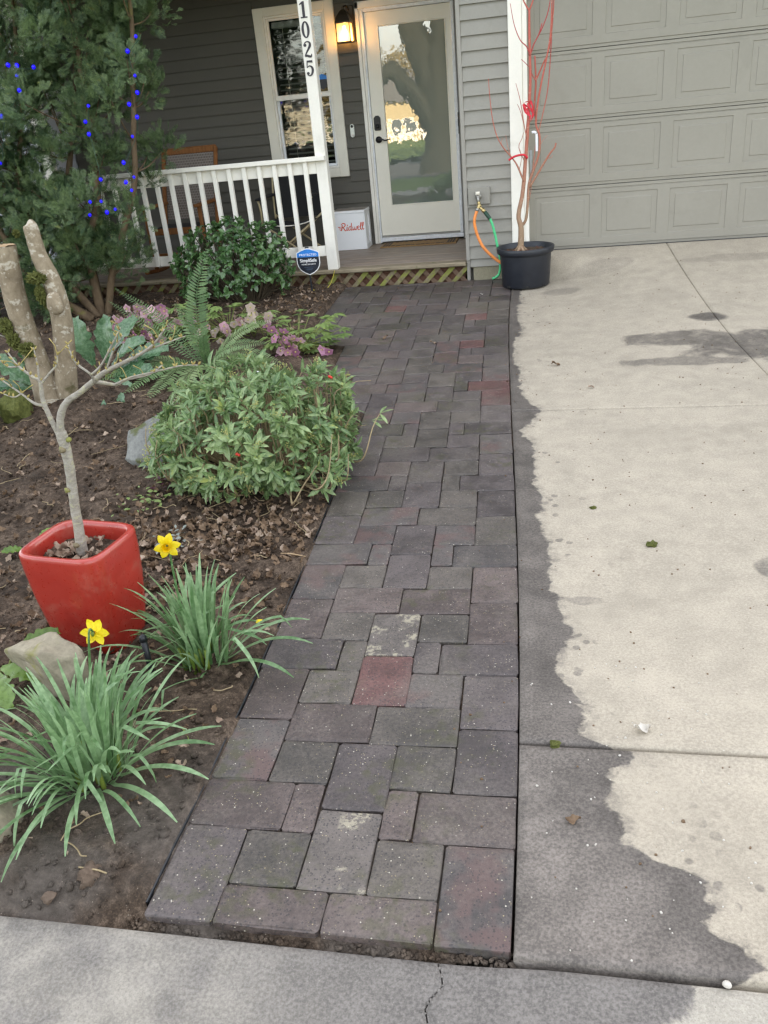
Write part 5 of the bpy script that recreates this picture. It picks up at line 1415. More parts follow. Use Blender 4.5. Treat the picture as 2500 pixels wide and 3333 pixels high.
BB = [([(-1.385, -5.600, 0.444), (-1.379, -5.600, 0.492), (-1.355, -5.600, 0.540), (-1.324, -5.600, 0.570), (-1.277, -5.600, 0.595), (-1.215, -5.600, 0.634), (-1.176, -5.600, 0.657), (-1.106, -5.600, 0.685), (-1.049, -5.600, 0.707), (-0.990, -5.600, 0.739), (-0.944, -5.600, 0.784)], .0135, .0025),
      ([(-1.225, -5.600, 0.629), (-1.205, -5.550, 0.605), (-1.193, -5.520, 0.592), (-1.170, -5.480, 0.596), (-1.117, -5.430, 0.595), (-1.085, -5.380, 0.612)], .007, .0025),
      ([(-1.214, -5.610, 0.627), (-1.206, -5.630, 0.660), (-1.235, -5.640, 0.695), (-1.242, -5.650, 0.724), (-1.245, -5.650, 0.763)], .0045, .0018),
      ([(-1.207, -5.630, 0.658), (-1.157, -5.640, 0.692), (-1.099, -5.650, 0.757), (-1.058, -5.650, 0.807)], .004, .0015),
      ([(-1.170, -5.600, 0.660), (-1.128, -5.600, 0.725), (-1.085, -5.600, 0.771)], .0035, .0015),
      ([(-1.106, -5.600, 0.685), (-1.037, -5.590, 0.712), (-0.971, -5.590, 0.733), (-0.885, -5.590, 0.758)], .0045, .0016),
      ([(-1.193, -5.52, .593), (-1.12, -5.54, .62), (-1.03, -5.56, .64), (-.93, -5.57, .66), (-.87, -5.57, .66)], .0042, .0016),
      ([(-1.391, -5.600, 0.433), (-1.409, -5.600, 0.509), (-1.418, -5.600, 0.573), (-1.410, -5.600, 0.635), (-1.429, -5.600, 0.650), (-1.471, -5.600, 0.688), (-1.497, -5.600, 0.740)], .0095, .002),
      ([(-1.410, -5.600, 0.625), (-1.363, -5.600, 0.664), (-1.334, -5.600, 0.688), (-1.322, -5.600, 0.723)], .0045, .0018),
      ([(-1.418, -5.600, 0.553), (-1.452, -5.600, 0.562), (-1.489, -5.600, 0.596), (-1.552, -5.600, 0.649)], .0055, .002),
      ([(-1.412, -5.600, 0.635), (-1.402, -5.600, 0.686), (-1.399, -5.600, 0.746)], .004, .0015), ([(-1.471, -5.6, .688), (-1.50, -5.61, .69), (-1.53, -5.61, .72)], .0035, .0015),
      ([(-1.489, -5.600, 0.596), (-1.52, -5.60, .585), (-1.56, -5.60, .60)], .003, .0015)]
buds = []
for P, a, b in BB:
    S = smoothp(P, 5)
    part('branch', tube(S, [a, (a * .6 + b * .4), b], 9, jitter=.04), M['bonsai'], bt, True)
    if a < .006 or b < .003:
        for q in S[len(S) // 2::2]:
            for _ in range(2):
                d = np.array([random.gauss(0, .5), random.gauss(0, .5), .8]); d /= np.linalg.norm(d)
                buds.append(tube(np.array([q, q + d * .007, q + d * .015]), [.0018, .0032, .0006], 5))
                if random.random() < .18:
                    t = q + np.array([random.gauss(0, .03), random.gauss(0, .03), random.uniform(.02, .05)])
                    buds.append(tube(np.array([q, (q + t) / 2 + .004, t]), [.0015, .0012, .002], 5))
part('buds', join(*buds), barkmat('buds', (0.26, 0.20, 0.07, 1), (0.42, 0.34, 0.13, 1)), bt, True, kind='stuff')

# ================================================================== BIG CUT TRUNK
M['trunk'] = barkmat('blotched_bark', (0.165, 0.125, 0.082, 1), (0.36, 0.295, 0.21, 1), ((0.50, 0.455, 0.375, 1), .8), ((0.085, 0.075, 0.030, 1), 3.2, 0.585), 11, (1, 1, .7), .55)
M['cutwood'] = barkmat('cut_wood', (0.34, 0.22, 0.12, 1), (0.50, 0.36, 0.22, 1), None, None, 20)
M['moss'] = barkmat('moss', (0.045, 0.055, 0.012, 1), (0.155, 0.165, 0.045, 1), None, None, 60, (1, 1, 1), 1.0)
tk = thing('pruned_tree', 'stout two stemmed blotchy tree trunk cut off short in the bed', 'tree', (-3.0, -3.2, -.36))
S = smoothp([(-3.030, -3.2, -.42), (-3.040, -3.2, -.28), (-3.047, -3.200, 0.003), (-3.072, -3.200, 0.245), (-3.079, -3.200, 0.496), (-3.055, -3.200, 0.778)], 5)
part('trunk', tube(S, [.140, .098, .079, .072, .070, .069, .068], 20, cap=False, jitter=.018), M['trunk'], tk, True)
part('cut_face', disc(tuple(S[-1] + (0, 0, -.001)), .0665, 20, rough=.003), M['cutwood'], tk, True)
S = smoothp([(-2.985, -3.15, -.420), (-2.946, -3.15, -.226), (-2.872, -3.150, 0.083), (-2.828, -3.150, 0.338), (-2.832, -3.150, 0.529), (-2.872, -3.150, 0.698), (-2.880, -3.150, 0.862), (-2.885, -3.15, .885)], 5)
part('trunk', tube(S, [.100, .080, .067, .064, .062, .054, .047, .042, .024], 20, jitter=.02), M['trunk'], tk, True)
part('knot', ico((-2.795, -3.235, .42), (.055, .035, .07), 3, .2, 1.4, 4), M['trunk'], tk, True)
moss_ = [ico(c, r, 4, .75, 5.0, i) for i, (c, r) in enumerate((((-2.885, -3.225, .575), (.055, .035, .032)), ((-2.885, -3.22, .475), (.030, .025, .05)), ((-2.868, -3.21, .42), (.02, .02, .035)), ((-3.115, -3.29, .22), (.035, .03, .05)), ((-3.15, -3.27, .30), (.04, .03, .05)), ((-3.02, -3.31, .16), (.05, .03, .04)), ((-2.955, -3.195, .84), (.018, .02, .02))))]
for m_ in moss_: part('moss_tuft', m_, M['moss'], tk)
part('mossy_stub', ico((-3.14, -3.42, -.20), (.10, .09, .13), 3, .3, 2.0, 6), M['moss'], tk)
for a in (-.6, .3, -1.6, 2.6):
    part('root', tube(smoothp([(-3.02, -3.2, -.25), (-3.02 + .2 * math.cos(a), -3.2 + .2 * math.sin(a), -.30), (-3.02 + .42 * math.cos(a), -3.2 + .42 * math.sin(a), -.345)], 4), [.07, .05, .02], 10, jitter=.05), M['trunk'], tk, True)
twigs = [tube(smoothp(P, 4), [.006, .0025], 6) for P in ([(-3.14, -3.25, .22), (-3.22, -3.3, .27), (-3.3, -3.3, .34)], [(-3.14, -3.25, .28), (-3.2, -3.32, .36), (-3.28, -3.34, .38)])]
part('twig', join(*twigs), M['bonsai'], tk, True)

# ================================================================== DAFFODILS
M['daff'] = leafmat('daffodil_leaf', (0.060, 0.155, 0.048, 1), (0.290, 0.440, 0.240, 1), .38, .30, 7)
M['daffbase'] = leafmat('daffodil_sheath', (0.12, 0.20, 0.03, 1), (0.26, 0.32, 0.06, 1), .45, .3, 7)
M['petal_y'] = leafmat('daffodil_petal', (0.78, 0.56, 0.014, 1), (0.90, 0.72, 0.035, 1), .5, .35, 12)
M['cup_y'] = leafmat('daffodil_cup', (0.76, 0.46, 0.006, 1), (0.88, 0.60, 0.015, 1), .5, .3, 12)
def blade(base, az, L, lean, droop, w, kink=None, n=12):
    """a strap leaf that rises, leans out and arches over"""
    P = [np.array(base)]; el = R(90 - lean); step = L / n
    d2 = np.array([math.cos(az), math.sin(az)])
    pts = [P[0]]
    for i in range(n):
        t = i / n
        e = el - droop * t ** 1.8
        if kink and t > kink[0]: e -= kink[1]
        pts.append(pts[-1] + step * np.array([d2[0] * math.cos(e), d2[1] * math.cos(e), math.sin(e)]))
    pts = np.array(pts)
    for i in range(len(pts)):
        pts[i, 2] = max(pts[i, 2], zs(pts[i, 1]) + .012 + .012 * (i % 2))
    side = np.array([-d2[1], d2[0], 0]); V = []
    for i, p in enumerate(pts):
        t = i / n
        ww = w / 2 * (0.75 + .5 * min(1, t * 3)) * (1 if t < .8 else max(.08, (1 - t) / .2) ** .6)
        s = side * math.cos(.5 * t) + np.array([0, 0, 1]) * math.sin(.5 * t) * .5
        V += [p - s * ww + (0, 0, .25 * ww), p, p + s * ww + (0, 0, .25 * ww)]
    F = []
    for i in range(n):
        a = i * 3; F += [(a, a + 1, a + 4, a + 3), (a + 1, a + 2, a + 5, a + 4)]
    return np.array(V), F
def flower(parent, c, d, up, s=1.0):
    d = np.array(d, float); d /= np.linalg.norm(d)
    V0, F0 = [], []
    pet = []
    for k in range(6):
        a = k * math.pi / 3 + (0.15 if k % 2 else 0)
        Lp, Wp = .036 * s, .026 * s
        v = []
        for i in range(5):
            t = i / 4; w = Wp / 2 * math.sin(math.pi * min(.93, .18 + t * .78)) ** .8 if i < 4 else .0015
            rr = .006 * s + t * Lp; z = .006 * s * math.sin(t * 2.6) + (.0015 if k % 2 else 0) * s
            for q in (-1, 0, 1):
                x, y = rr, q * w
                v.append((x * math.cos(a) - y * math.sin(a), x * math.sin(a) + y * math.cos(a), z - abs(q) * .003 * s))
        f = []
        for i in range(4):
            b = i * 3; f += [(b, b + 3, b + 4, b + 1), (b + 1, b + 4, b + 5, b + 2)]
        pet.append((np.array(v), f))
    B = basis(np.array([np.cross(up, d)]), np.array([d]))[0]
    def w(vf): return vf[0] @ B.T + np.array(c), vf[1]
    for k in range(6): part('petal', w(pet[k]), M['petal_y'], parent, True)
    cup = lathe([(.004 * s, 0), (.0095 * s, .004 * s), (.0105 * s, .016 * s), (.0125 * s, .024 * s), (.0150 * s, .027 * s), (.0115 * s, .022 * s), (.0085 * s, .006 * s)], (0, 0, 0), 20)
    cup[0][:, 2] += .0012 * s * np.sin(np.arange(len(cup[0])) * 1.9)
    part('corona', w(cup), M['cup_y'], parent, True)
def daffodil(label, c, n, spread, seed, flowers, wide, lmin, lmax):
    rg = np.random.default_rng(seed)
    t = thing('daffodil_clump', label, 'flower', (c[0], c[1], zs(c[1])), 'daffodil clumps')
    for i in range(n):
        az = rg.uniform(0, 2 * math.pi)
        r = spread * math.sqrt(rg.uniform(0, 1))
        a2 = rg.uniform(0, 2 * math.pi)
        base = (c[0] + r * math.cos(a2), c[1] + r * .8 * math.sin(a2), zs(c[1]) - .01)
        az = a2 + rg.normal(0, .6)
        lean = abs(rg.normal(0, wide)); L = rg.uniform(lmin, lmax)
        droop = rg.uniform(.3, 1.7) if lean > 14 else rg.uniform(.1, .7)
        kk = (rg.uniform(.5, .8), rg.uniform(.6, 1.5)) if rg.random() < .18 else None
        part('leaf', blade(base, az, L, lean, droop, rg.uniform(.0085, .0130), kk), M['daff'], t, True)
    for k in range(14):
        a2 = rg.uniform(0, 6.28); r = spread * rg.uniform(.2, 1.0)
        b = np.array((c[0] + r * math.cos(a2), c[1] + r * .8 * math.sin(a2), zs(c[1]) - .01))
        part('sheath', tube(np.array([b, b + (0.004 * math.cos(a2), .004 * math.sin(a2), .05), b + (0.012 * math.cos(a2), .012 * math.sin(a2), .10)]), [.008, .0075, .005], 6), M['daffbase'], t, True)
    for (fc, fdir, sb) in flowers:
        fc = np.array(fc); fd = np.array(fdir) / np.linalg.norm(fdir)
        b = np.array((c[0] + sb[0], c[1] + sb[1], zs(c[1])))
        part('flower_stem', tube(smoothp([b, (b * .45 + fc * .55) + (-.006, 0, .03), fc - fd * .03 + (0, 0, .012), fc - fd * .004], 5), [.0045, .004, .0032, .0035], 8), M['daff'], t, True)
        part('flower_base', ico(tuple(fc - fd * .012), (.0055, .0055, .009), 2, 0), M['daffbase'], t, True)
        flower(t, fc, fd, (0, 0, 1), 1.05)
    return t
d1 = daffodil('daffodil clump beside the red pot, one yellow bloom facing out', (-.985, -5.73), 96, .085, 5, [((-1.010, -5.76, .122), (.30, -.9, .18), (-.02, -.02))], 17, .24, .40)
d2 = daffodil('large near daffodil clump with one yellow bloom turned away', (-1.115, -6.29), 150, .10, 8, [((-1.102, -6.12, .030), (-.12, .9, -.22), (-.02, .05))], 23, .26, .42)
# a few long blades of the near clump flop across the soil towards the path end
rg_ = np.random.default_rng(31)
for az, L, lean in ((-2.0, .40, 50), (-1.75, .42, 56), (-1.45, .40, 48), (-2.25, .42, 46), (-1.2, .36, 52), (-.9, .34, 55), (-.5, .36, 60), (-.15, .36, 56), (.15, .34, 52), (-2.6, .40, 52), (-2.9, .38, 50), (-1.6, .38, 60)):
    part('leaf', blade((-1.115 + .07 * math.cos(az), -6.29 + .07 * math.sin(az), zs(-6.29)), az, L, lean, 1.15, .0135), M['daff'], d2, True)
for az, L, lean in ((.0, .38, 52), (-.35, .36, 58), (.35, .36, 50), (-2.8, .38, 48), (2.7, .36, 50), (-2.3, .34, 44)):
    part('leaf', blade((-.985 + .06 * math.cos(az), -5.73 + .06 * math.sin(az), zs(-5.73)), az, L, lean, 1.2, .0125), M['daff'], d1, True)
part('leaf', ([(-.96, -6.03, -.352), (-.955, -6.025, -.350), (-.87, -6.14, -.350), (-.875, -6.145, -.352)], [(0, 1, 2, 3)]), M['daffbase'], d1, label='broken blade lying flat on the soil')
# withered bloom at the right of the first clump
part('withered_flower', ico((-.80, -5.63, -.25), (.012, .010, .007), 2, .4, 3, 2), M['petal_y'], d1)
# stake
top('irrigation_stake', join(tube(np.array([(-1.155, -5.80, -.38), (-1.155, -5.80, -.30), (-1.155, -5.80, -.225)]), .011, 10), tube(np.array([(-1.155, -5.80, -.225), (-1.155, -5.80, -.21), (-1.155, -5.80, -.200)]), [.015, .013, .006], 10)), M['black_plastic'], 'short black irrigation stake between the two daffodil clumps', 'stake', smooth=True)
top('drip_line', tube(smoothp([(-3.2, -3.9, -.30), (-2.83, -4.15, -.32), (-2.62, -4.32, -.335), (-2.45, -4.46, -.35)], 5), .006, 6), M['black_plastic'], 'thin black drip line on the bare soil at the left', 'hose', smooth=True)

# ================================================================== SKIMMIA
M['skim'] = leafmat('skimmia_leaf', (0.075, 0.155, 0.055, 1), (0.330, 0.430, 0.205, 1), .30, .22, 6, vein=(0.32, 0.42, 0.18, 1), yellow=(0.36, 0.40, 0.10, 1))
M['twigtan'] = barkmat('tan_twig', (0.22, 0.16, 0.09, 1), (0.42, 0.33, 0.20, 1), None, None, 30)
M['twiggreen'] = barkmat('green_twig', (0.14, 0.18, 0.05, 1), (0.26, 0.28, 0.10, 1), None, None, 30)
M['budclus'] = barkmat('bud_cluster', (0.25, 0.27, 0.07, 1), (0.48, 0.46, 0.20, 1), None, None, 60)
M['berry'] = plain('red_berry', (0.55, 0.03, 0.015, 1), .3)
def bush(name, label, cat, c, rad, nw, whorl, LW, mat, seed, fill=.35, zmin=None, droop=.1, up=.55, maxobj=300, shape=.45, spreadang=.9, group=None, visdir=(.3, -.9, .35), lumps=.18, nv=3):
    rg = np.random.default_rng(seed)
    t = thing(name, label, cat, (c[0], c[1], zs(c[1])), group)
    pos, dr, ups, scs, tips = [], [], [], [], []
    while len(tips) < nw:
        v = rg.normal(0, 1, 3); v /= np.linalg.norm(v)
        if v[2] < -.55: continue
        lump = 1 + lumps * mnoise.fractal(Vector(v * 2.2) + Vector((seed, 0, 0)), 1.0, 2.0, 3)
        rr = lump * (1 if rg.random() > fill else rg.uniform(.45, 1) ** .6)
        p = np.array(c) + v * np.array(rad) * rr
        if zmin is not None and p[2] < zmin + zs(p[1]): continue
        d = v * .75 + np.array([0, 0, up]) + rg.normal(0, .22, 3); d /= np.linalg.norm(d)
        tips.append((p, d))
        k = whorl if whorl == 1 else rg.integers(whorl - 2, whorl + 2)
        a0 = rg.uniform(0, 6.28)
        e1_ = np.cross(d, [0.3, 0.2, 0.9]); e1_ /= np.linalg.norm(e1_); e2_ = np.cross(d, e1_)
        for j in range(k):
            a = a0 + j * 2.4
            tilt = spreadang * rg.uniform(.3, 1.45)
            ld = d * math.cos(tilt) + (e1_ * math.cos(a) + e2_ * math.sin(a)) * math.sin(tilt) - np.array([0, 0, droop])
            pos.append(p - d * rg.uniform(0, .022 if whorl < 6 else .048)); dr.append(ld); ups.append(d + rg.normal(0, .25, 3)); scs.append(rg.uniform(.5, 1.2))
    pos, dr, ups, scs = map(np.array, (pos, dr, ups, scs))
    temps = [leaf(LW[0], LW[1] * (1 + .15 * k), .22 + .15 * k, .12 + .13 * k, 4, shape) for k in range(nv)]
    mes = [mesh('leaf', a, b, True) for a, b in temps]
    for m_ in mes: m_.materials.append(mat); rib(m_)
    vd = np.array(visdir); front = (pos - np.array(c)) / np.array(rad) @ vd + rg.uniform(0, .25, len(pos))
    order = np.argsort(-front)
    for i in order[:maxobj]:
        place('leaf', mes[i % nv], t, dr[i], ups[i], pos[i], float(scs[i]))
    rest = order[maxobj:]
    vf = [scatter(temps[k][0], temps[k][1], pos[rest[k::nv]], dr[rest[k::nv]], ups[rest[k::nv]], scs[rest[k::nv]]) for k in range(nv)]
    rib(part('leaves', jnp(*vf), mat, t, True, kind='stuff').data)
    return t, tips, rg, mes
SKC = (-1.285, -4.13, -.11)
sk, tips, rg, skm = bush('skimmia_bush', 'broad light green skimmia bush spilling over the edge of the paving', 'bush', SKC, (.505, .50, .325), 620, 7, (.074, .0200), M['skim'], 21, .25, 0.02, spreadang=.95, up=.40, lumps=.30)
tw = []
for p, d in tips[::2]:
    b = np.array([SKC[0] + (p[0] - SKC[0]) * .25, SKC[1] + (p[1] - SKC[1]) * .25, -.33])
    mid = (p + b) / 2 + np.array([(p[0] - SKC[0]) * .22, (p[1] - SKC[1]) * .22, -.03])
    tw.append(tube(smoothp([b, mid, p - d * .07, p], 3), [.005, .004, .0028, .002], 5, False))
part('twigs', join(*tw), M['twigtan'], sk, True, kind='stuff')
def shoots(P, r):
    return tube(smoothp(P, 5), r, 7)
for P in ([(-1.0, -4.35, -.30), (-.88, -4.55, -.25), (-.84, -4.50, -.14), (-.80, -4.42, -.02)], [(-.95, -4.2, -.30), (-.80, -4.40, -.27), (-.74, -4.45, -.20), (-.72, -4.47, -.10)], [(-1.05, -4.4, -.30), (-.93, -4.66, -.25), (-.86, -4.70, -.16), (-.80, -4.72, -.05)],
           [(-.9, -4.0, -.30), (-.72, -4.15, -.26), (-.68, -4.10, -.12), (-.66, -3.98, -.08)],
          [(-1.55, -4.2, -.25), (-1.68, -4.4, -.20), (-1.74, -4.42, -.08), (-1.75, -4.38, .02)], [(-1.5, -4.2, -.25), (-1.62, -4.45, -.22), (-1.66, -4.50, -.1), (-1.64, -4.5, .0)], [(-.85, -4.3, -.2), (-.76, -4.52, -.1), (-.73, -4.56, .03)]):
    part('stem', shoots([P[0]] + [tuple(np.array(q) + np.random.default_rng(int(abs(q[0]) * 1000)).normal(0, .018, 3)) for q in P[1:-1]] + [P[-1]], [.0055, .0042, .0032, .0018]), M['twigtan'], sk, True)
cl = []
bm = bmesh.new(); bmesh.ops.create_icosphere(bm, subdivisions=1, radius=1); _iV = np.array([v.co[:] for v in bm.verts]); _iF = np.array([[v.index for v in f.verts] for f in bm.faces]); bm.free()
cpos = []
for p, d in tips[::9]:
    for _ in range(22): cpos.append(p + d * .028 + rg.normal(0, .0105, 3))
cpos = np.array(cpos)
part('flower_buds', scatter(_iV, _iF, cpos, rg.normal(0, 1, cpos.shape), rg.normal(0, 1, cpos.shape), rg.uniform(.0022, .0038, len(cpos))), M['budclus'], sk, True, kind='stuff')
for q in ((-.86, -4.13, .17), (-1.05, -4.33, .13), (-1.35, -4.20, .18), (-1.2, -4.62, -.03), (-1.3, -3.9, .20)):
    part('berry', join(ico(q, (.008, .008, .008), 2, 0), ico((q[0] + .009, q[1], q[2] - .005), (.007, .007, .007), 2, 0)), M['berry'], sk, True)
# sprig hanging out over the pavers
for q, d in (((-.70, -4.02, -.10), (1, -.1, .1)), ((-.69, -4.02, -.10), (.8, .5, .2)), ((-.69, -4.03, -.10), (.8, -.7, -.2)), ((-.66, -3.98, -.08), (.9, .2, .3)), ((-.66, -3.98, -.08), (.6, -.6, -.4)), ((-.66, -3.98, -.08), (.3, .8, .3))):
    place('leaf', skm[0], sk, np.array([d], float)[0], np.array([0, 0, 1.0]), q, 1.0, None)

# ================================================================== CAMELLIA
M['camel'] = leafmat('camellia_leaf', (0.024, 0.070, 0.024, 1), (0.090, 0.180, 0.060, 1), .24, .10, 9, spec=.6)
cm, tips, rg, _cm = bush('camellia_bush', 'dark glossy camellia bush growing against the porch railing', 'bush', (-2.66, -.46, .125), (.53, .38, .385), 560, 4, (.062, .034), M['camel'], 33, .45, .03, .35, .25, 300, .6, 1.0, lumps=.26)
tw = []
for p, d in tips[::3]:
    b = np.array([-2.6 + (p[0] + 2.6) * .3, -.40 + (p[1] + .40) * .3, -.22]); mid = (p + b) / 2 + np.array([0, 0, .03])
    tw.append(tube(smoothp([b, mid, p], 3), [.009, .005, .002], 5, False))
part('twigs', join(*tw), barkmat('camellia_twig', (0.06, 0.045, 0.03, 1), (0.14, 0.11, 0.075, 1)), cm, True, kind='stuff')

# ================================================================== FERN
M['fern'] = leafmat('fern_frond', (0.065, 0.135, 0.050, 1), (0.190, 0.300, 0.125, 1), .45, .28, 8)
M['fern_pale'] = leafmat('fern_frond_pale', (0.115, 0.190, 0.075, 1), (0.290, 0.380, 0.180, 1), .45, .3, 8)
fe = thing('sword_fern', 'sword fern with one tall upright frond in the middle of the bed', 'fern', (-2.30, -2.35, -.30))
def frond(P, wmax, mat, upv=(0, -.4, 1.0), n=44):
    S = smoothp(P, 12); L = np.r_[0, np.cumsum(np.linalg.norm(np.diff(S, axis=0), axis=1))]
    tt = np.linspace(0, L[-1], n); C = np.c_[[np.interp(tt, L, S[:, k]) for k in range(3)]].T
    Tn = np.gradient(C, axis=0); Tn /= np.linalg.norm(Tn, axis=1, keepdims=True)
    side = np.cross(Tn, np.array(upv)); side /= np.maximum(np.linalg.norm(side, axis=1, keepdims=True), 1e-6); nor = np.cross(side, Tn)
    lf = leaf(1.0, .20, .15, .12, 3, .6)
    t = np.linspace(0, 1, n)
    w = wmax * np.clip(np.sin(np.pi * np.clip(t * .86 + .12, 0, 1)) ** .75, .05, 1) * np.where(t < .10, 0, 1)
    k = t >= .10
    j = RNG.normal(0, .06, (n, 3))
    dL = side + Tn * .38 + j; dR = -side + Tn * .38 + j[::-1]
    pin = [scatter(lf[0], lf[1], C[k], d_[k], (nor + j)[k], np.c_[w[k], np.full(k.sum(), wmax * 1.05) * np.clip(w[k] / wmax, .35, 1), w[k]]) for d_ in (dL, dR)]
    rb_ = tube(C, [.0035, .0025, .001], 5, False)
    f4 = np.array([list(q) for q in rb_[1] if len(q) == 4])
    return jnp((rb_[0], f4), *pin)
c0 = (-2.28, -2.33, -.29)
for P, w, mt, up in (
        ([c0, (-2.31, -2.31, -.02), (-2.285, -2.27, .25), (-2.19, -2.18, .53)], .092, 'fern', (.15, -1, .2)),
        ([c0, (-2.55, -2.20, -.02), (-2.80, -2.10, .14), (-3.03, -2.03, .27)], .060, 'fern', (.4, -.6, .8)),
        ([c0, (-2.60, -2.26, -.05), (-2.85, -2.18, .08), (-3.06, -2.12, .20)], .055, 'fern', (.4, -.6, .8)),
        ([c0, (-2.10, -2.33, -.10), (-1.92, -2.30, .00), (-1.72, -2.26, .035)], .062, 'fern_pale', (-.3, -.6, .8)),
        ([c0, (-2.12, -2.48, -.14), (-1.93, -2.55, -.06), (-1.70, -2.62, -.04)], .062, 'fern', (-.3, -.6, .8)),
        ([c0, (-2.26, -2.38, -.16), (-2.24, -2.40, -.05), (-2.20, -2.40, .02)], .05, 'fern', (0, -1, .3)),
        ([c0, (-2.40, -2.60, -.17), (-2.50, -2.85, -.18), (-2.60, -3.05, -.24)], .085, 'fern', (0, -.2, 1)),
        ([c0, (-2.32, -2.62, -.18), (-2.36, -2.90, -.20), (-2.42, -3.14, -.27)], .085, 'fern_pale', (0, -.2, 1)),
        ([c0, (-2.22, -2.66, -.18), (-2.20, -2.95, -.20), (-2.22, -3.20, -.28)], .085, 'fern_pale', (0, -.2, 1)),
        ([c0, (-2.52, -2.50, -.18), (-2.75, -2.66, -.17), (-2.95, -2.78, -.24)], .080, 'fern', (0, -.2, 1)),
        ([c0, (-2.55, -2.42, -.18), (-2.80, -2.46, -.17), (-3.02, -2.50, -.24)], .075, 'fern', (0, -.3, 1)),
        ([c0, (-2.12, -2.60, -.17), (-2.00, -2.85, -.17), (-1.92, -3.02, -.22)], .075, 'fern', (0, -.2, 1)),
        ([c0, (-2.05, -2.44, -.14), (-1.82, -2.52, -.14), (-1.62, -2.58, -.20)], .07, 'fern_pale', (-.2, -.4, .9)),
        ([c0, (-2.40, -2.22, -.05), (-2.52, -2.06, .08), (-2.62, -1.94, .12)], .06, 'fern', (.3, -.6, .8))):
    part('frond', frond(P, w, M[mt], up), M[mt], fe, False)

# ================================================================== HELLEBORES
M['hell_leaf'] = leafmat('hellebore_leaf', (0.090, 0.165, 0.045, 1), (0.270, 0.370, 0.125, 1), .4, .25, 8)
M['hp1'] = leafmat('hellebore_pink', (0.56, 0.23, 0.33, 1), (0.78, 0.52, 0.57, 1), .5, .35, 30)
M['hp2'] = leafmat('hellebore_cream', (0.66, 0.48, 0.43, 1), (0.76, 0.67, 0.55, 1), .5, .35, 30)
M['hp3'] = leafmat('hellebore_mauve', (0.40, 0.13, 0.26, 1), (0.68, 0.36, 0.50, 1), .5, .35, 30)
M['stamen'] = plain('stamen', (0.60, 0.52, 0.20, 1), .6)
def hellebore(label, c, fl, mats, seed, nleaf, spread):
    rg = np.random.default_rng(seed)
    t = thing('hellebore', label, 'flower', (c[0], c[1], zs(c[1])), 'hellebores in bloom')
    pl = leaf(.036, .036, .10, .30, 4, .5)
    for q in fl:
        q = np.array(q) + rg.normal(0, .006, 3) + np.array((0, -.12, .018))
        b = np.array((c[0] + rg.normal(0, spread * .45), c[1] + rg.normal(0, .08), zs(c[1])))
        part('flower_stem', tube(smoothp([b, (b + q) / 2 + (0, 0, .03), q + (0, .012, .018), q], 4), [.004, .0035, .0025], 6), M['twiggreen'], t, True)
        fd = np.array([rg.normal(0, .5), -.85, -.35 + rg.normal(0, .35)]); fd /= np.linalg.norm(fd)
        e1_ = np.cross(fd, [0, 0, 1]); e1_ /= np.linalg.norm(e1_); e2_ = np.cross(fd, e1_)
        ang = np.arange(5) * 2 * math.pi / 5 + rg.uniform(0, 6)
        d = np.cos(ang)[:, None] * e1_ + np.sin(ang)[:, None] * e2_ + fd * rg.uniform(.15, .7)
        part('flower', scatter(pl[0], pl[1], np.repeat(q[None], 5, 0), d, np.repeat(-fd[None], 5, 0) * -1, np.full(5, rg.uniform(.9, 1.15))), M[mats[rg.integers(len(mats))]], t, True)
        part('stamens', ico(tuple(q + fd * .008), (.007, .007, .007), 2, .3, 4), M['stamen'], t, True)
    ll = leaf(.110, .038, .25, .25, 5, .6)
    for k in range(nleaf):
        a = rg.uniform(0, 6.28); r = spread * math.sqrt(rg.random())
        back = rg.random() < .55
        p = np.array((c[0] + r * 1.35 * math.cos(a), c[1] + r * .8 * math.sin(a) + (.10 if back else 0), zs(c[1]) + (rg.uniform(.10, .27) if back else rg.uniform(.03, .17))))
        out = np.array([math.cos(a), math.sin(a), .0])
        nn = 5 + rg.integers(0, 3); th = (np.arange(nn) - (nn - 1) / 2) * .52
        s_ = np.array([-math.sin(a), math.cos(a), 0])
        d = np.cos(th)[:, None] * out + np.sin(th)[:, None] * s_ + np.array([0, 0, rg.uniform(-.1, .35)])
        part('leaf', scatter(ll[0], ll[1], np.repeat(p[None], nn, 0), d, np.tile([0, 0, 1.0], (nn, 1)) + rg.normal(0, .15, (nn, 3)), rg.uniform(.75, 1.1, nn) * (1 - .25 * np.abs(th))), M['hell_leaf'], t, True)
        part('leaf_stalk', tube(np.array([(c[0], c[1], zs(c[1])), (p + np.array((c[0], c[1], zs(c[1])))) / 2 + (0, 0, .03), p]), .0025, 5), M['twiggreen'], t, True)
FL = [(-3.175, -1.75, -.040), (-3.128, -1.75, -.067), (-3.091, -1.75, -.081), (-3.037, -1.75, -.021), (-3.160, -1.75, -.140), (-3.204, -1.75, -.101), (-2.977, -1.75, .062), (-2.928, -1.75, .047), (-2.852, -1.75, .031), (-2.785, -1.75, .040), (-2.754, -1.75, .002), (-2.932, -1.75, -.088), (-2.814, -1.75, -.032), (-3.142, -1.75, -.179), (-2.840, -1.75, -.212), (-2.954, -1.75, -.124), (-3.11, -1.77, -.115), (-3.06, -1.74, -.06), (-3.05, -1.76, -.16), (-2.88, -1.74, .0), (-3.20, -1.76, -.16), (-3.0, -1.75, -.02), (-2.9, -1.78, -.15)]
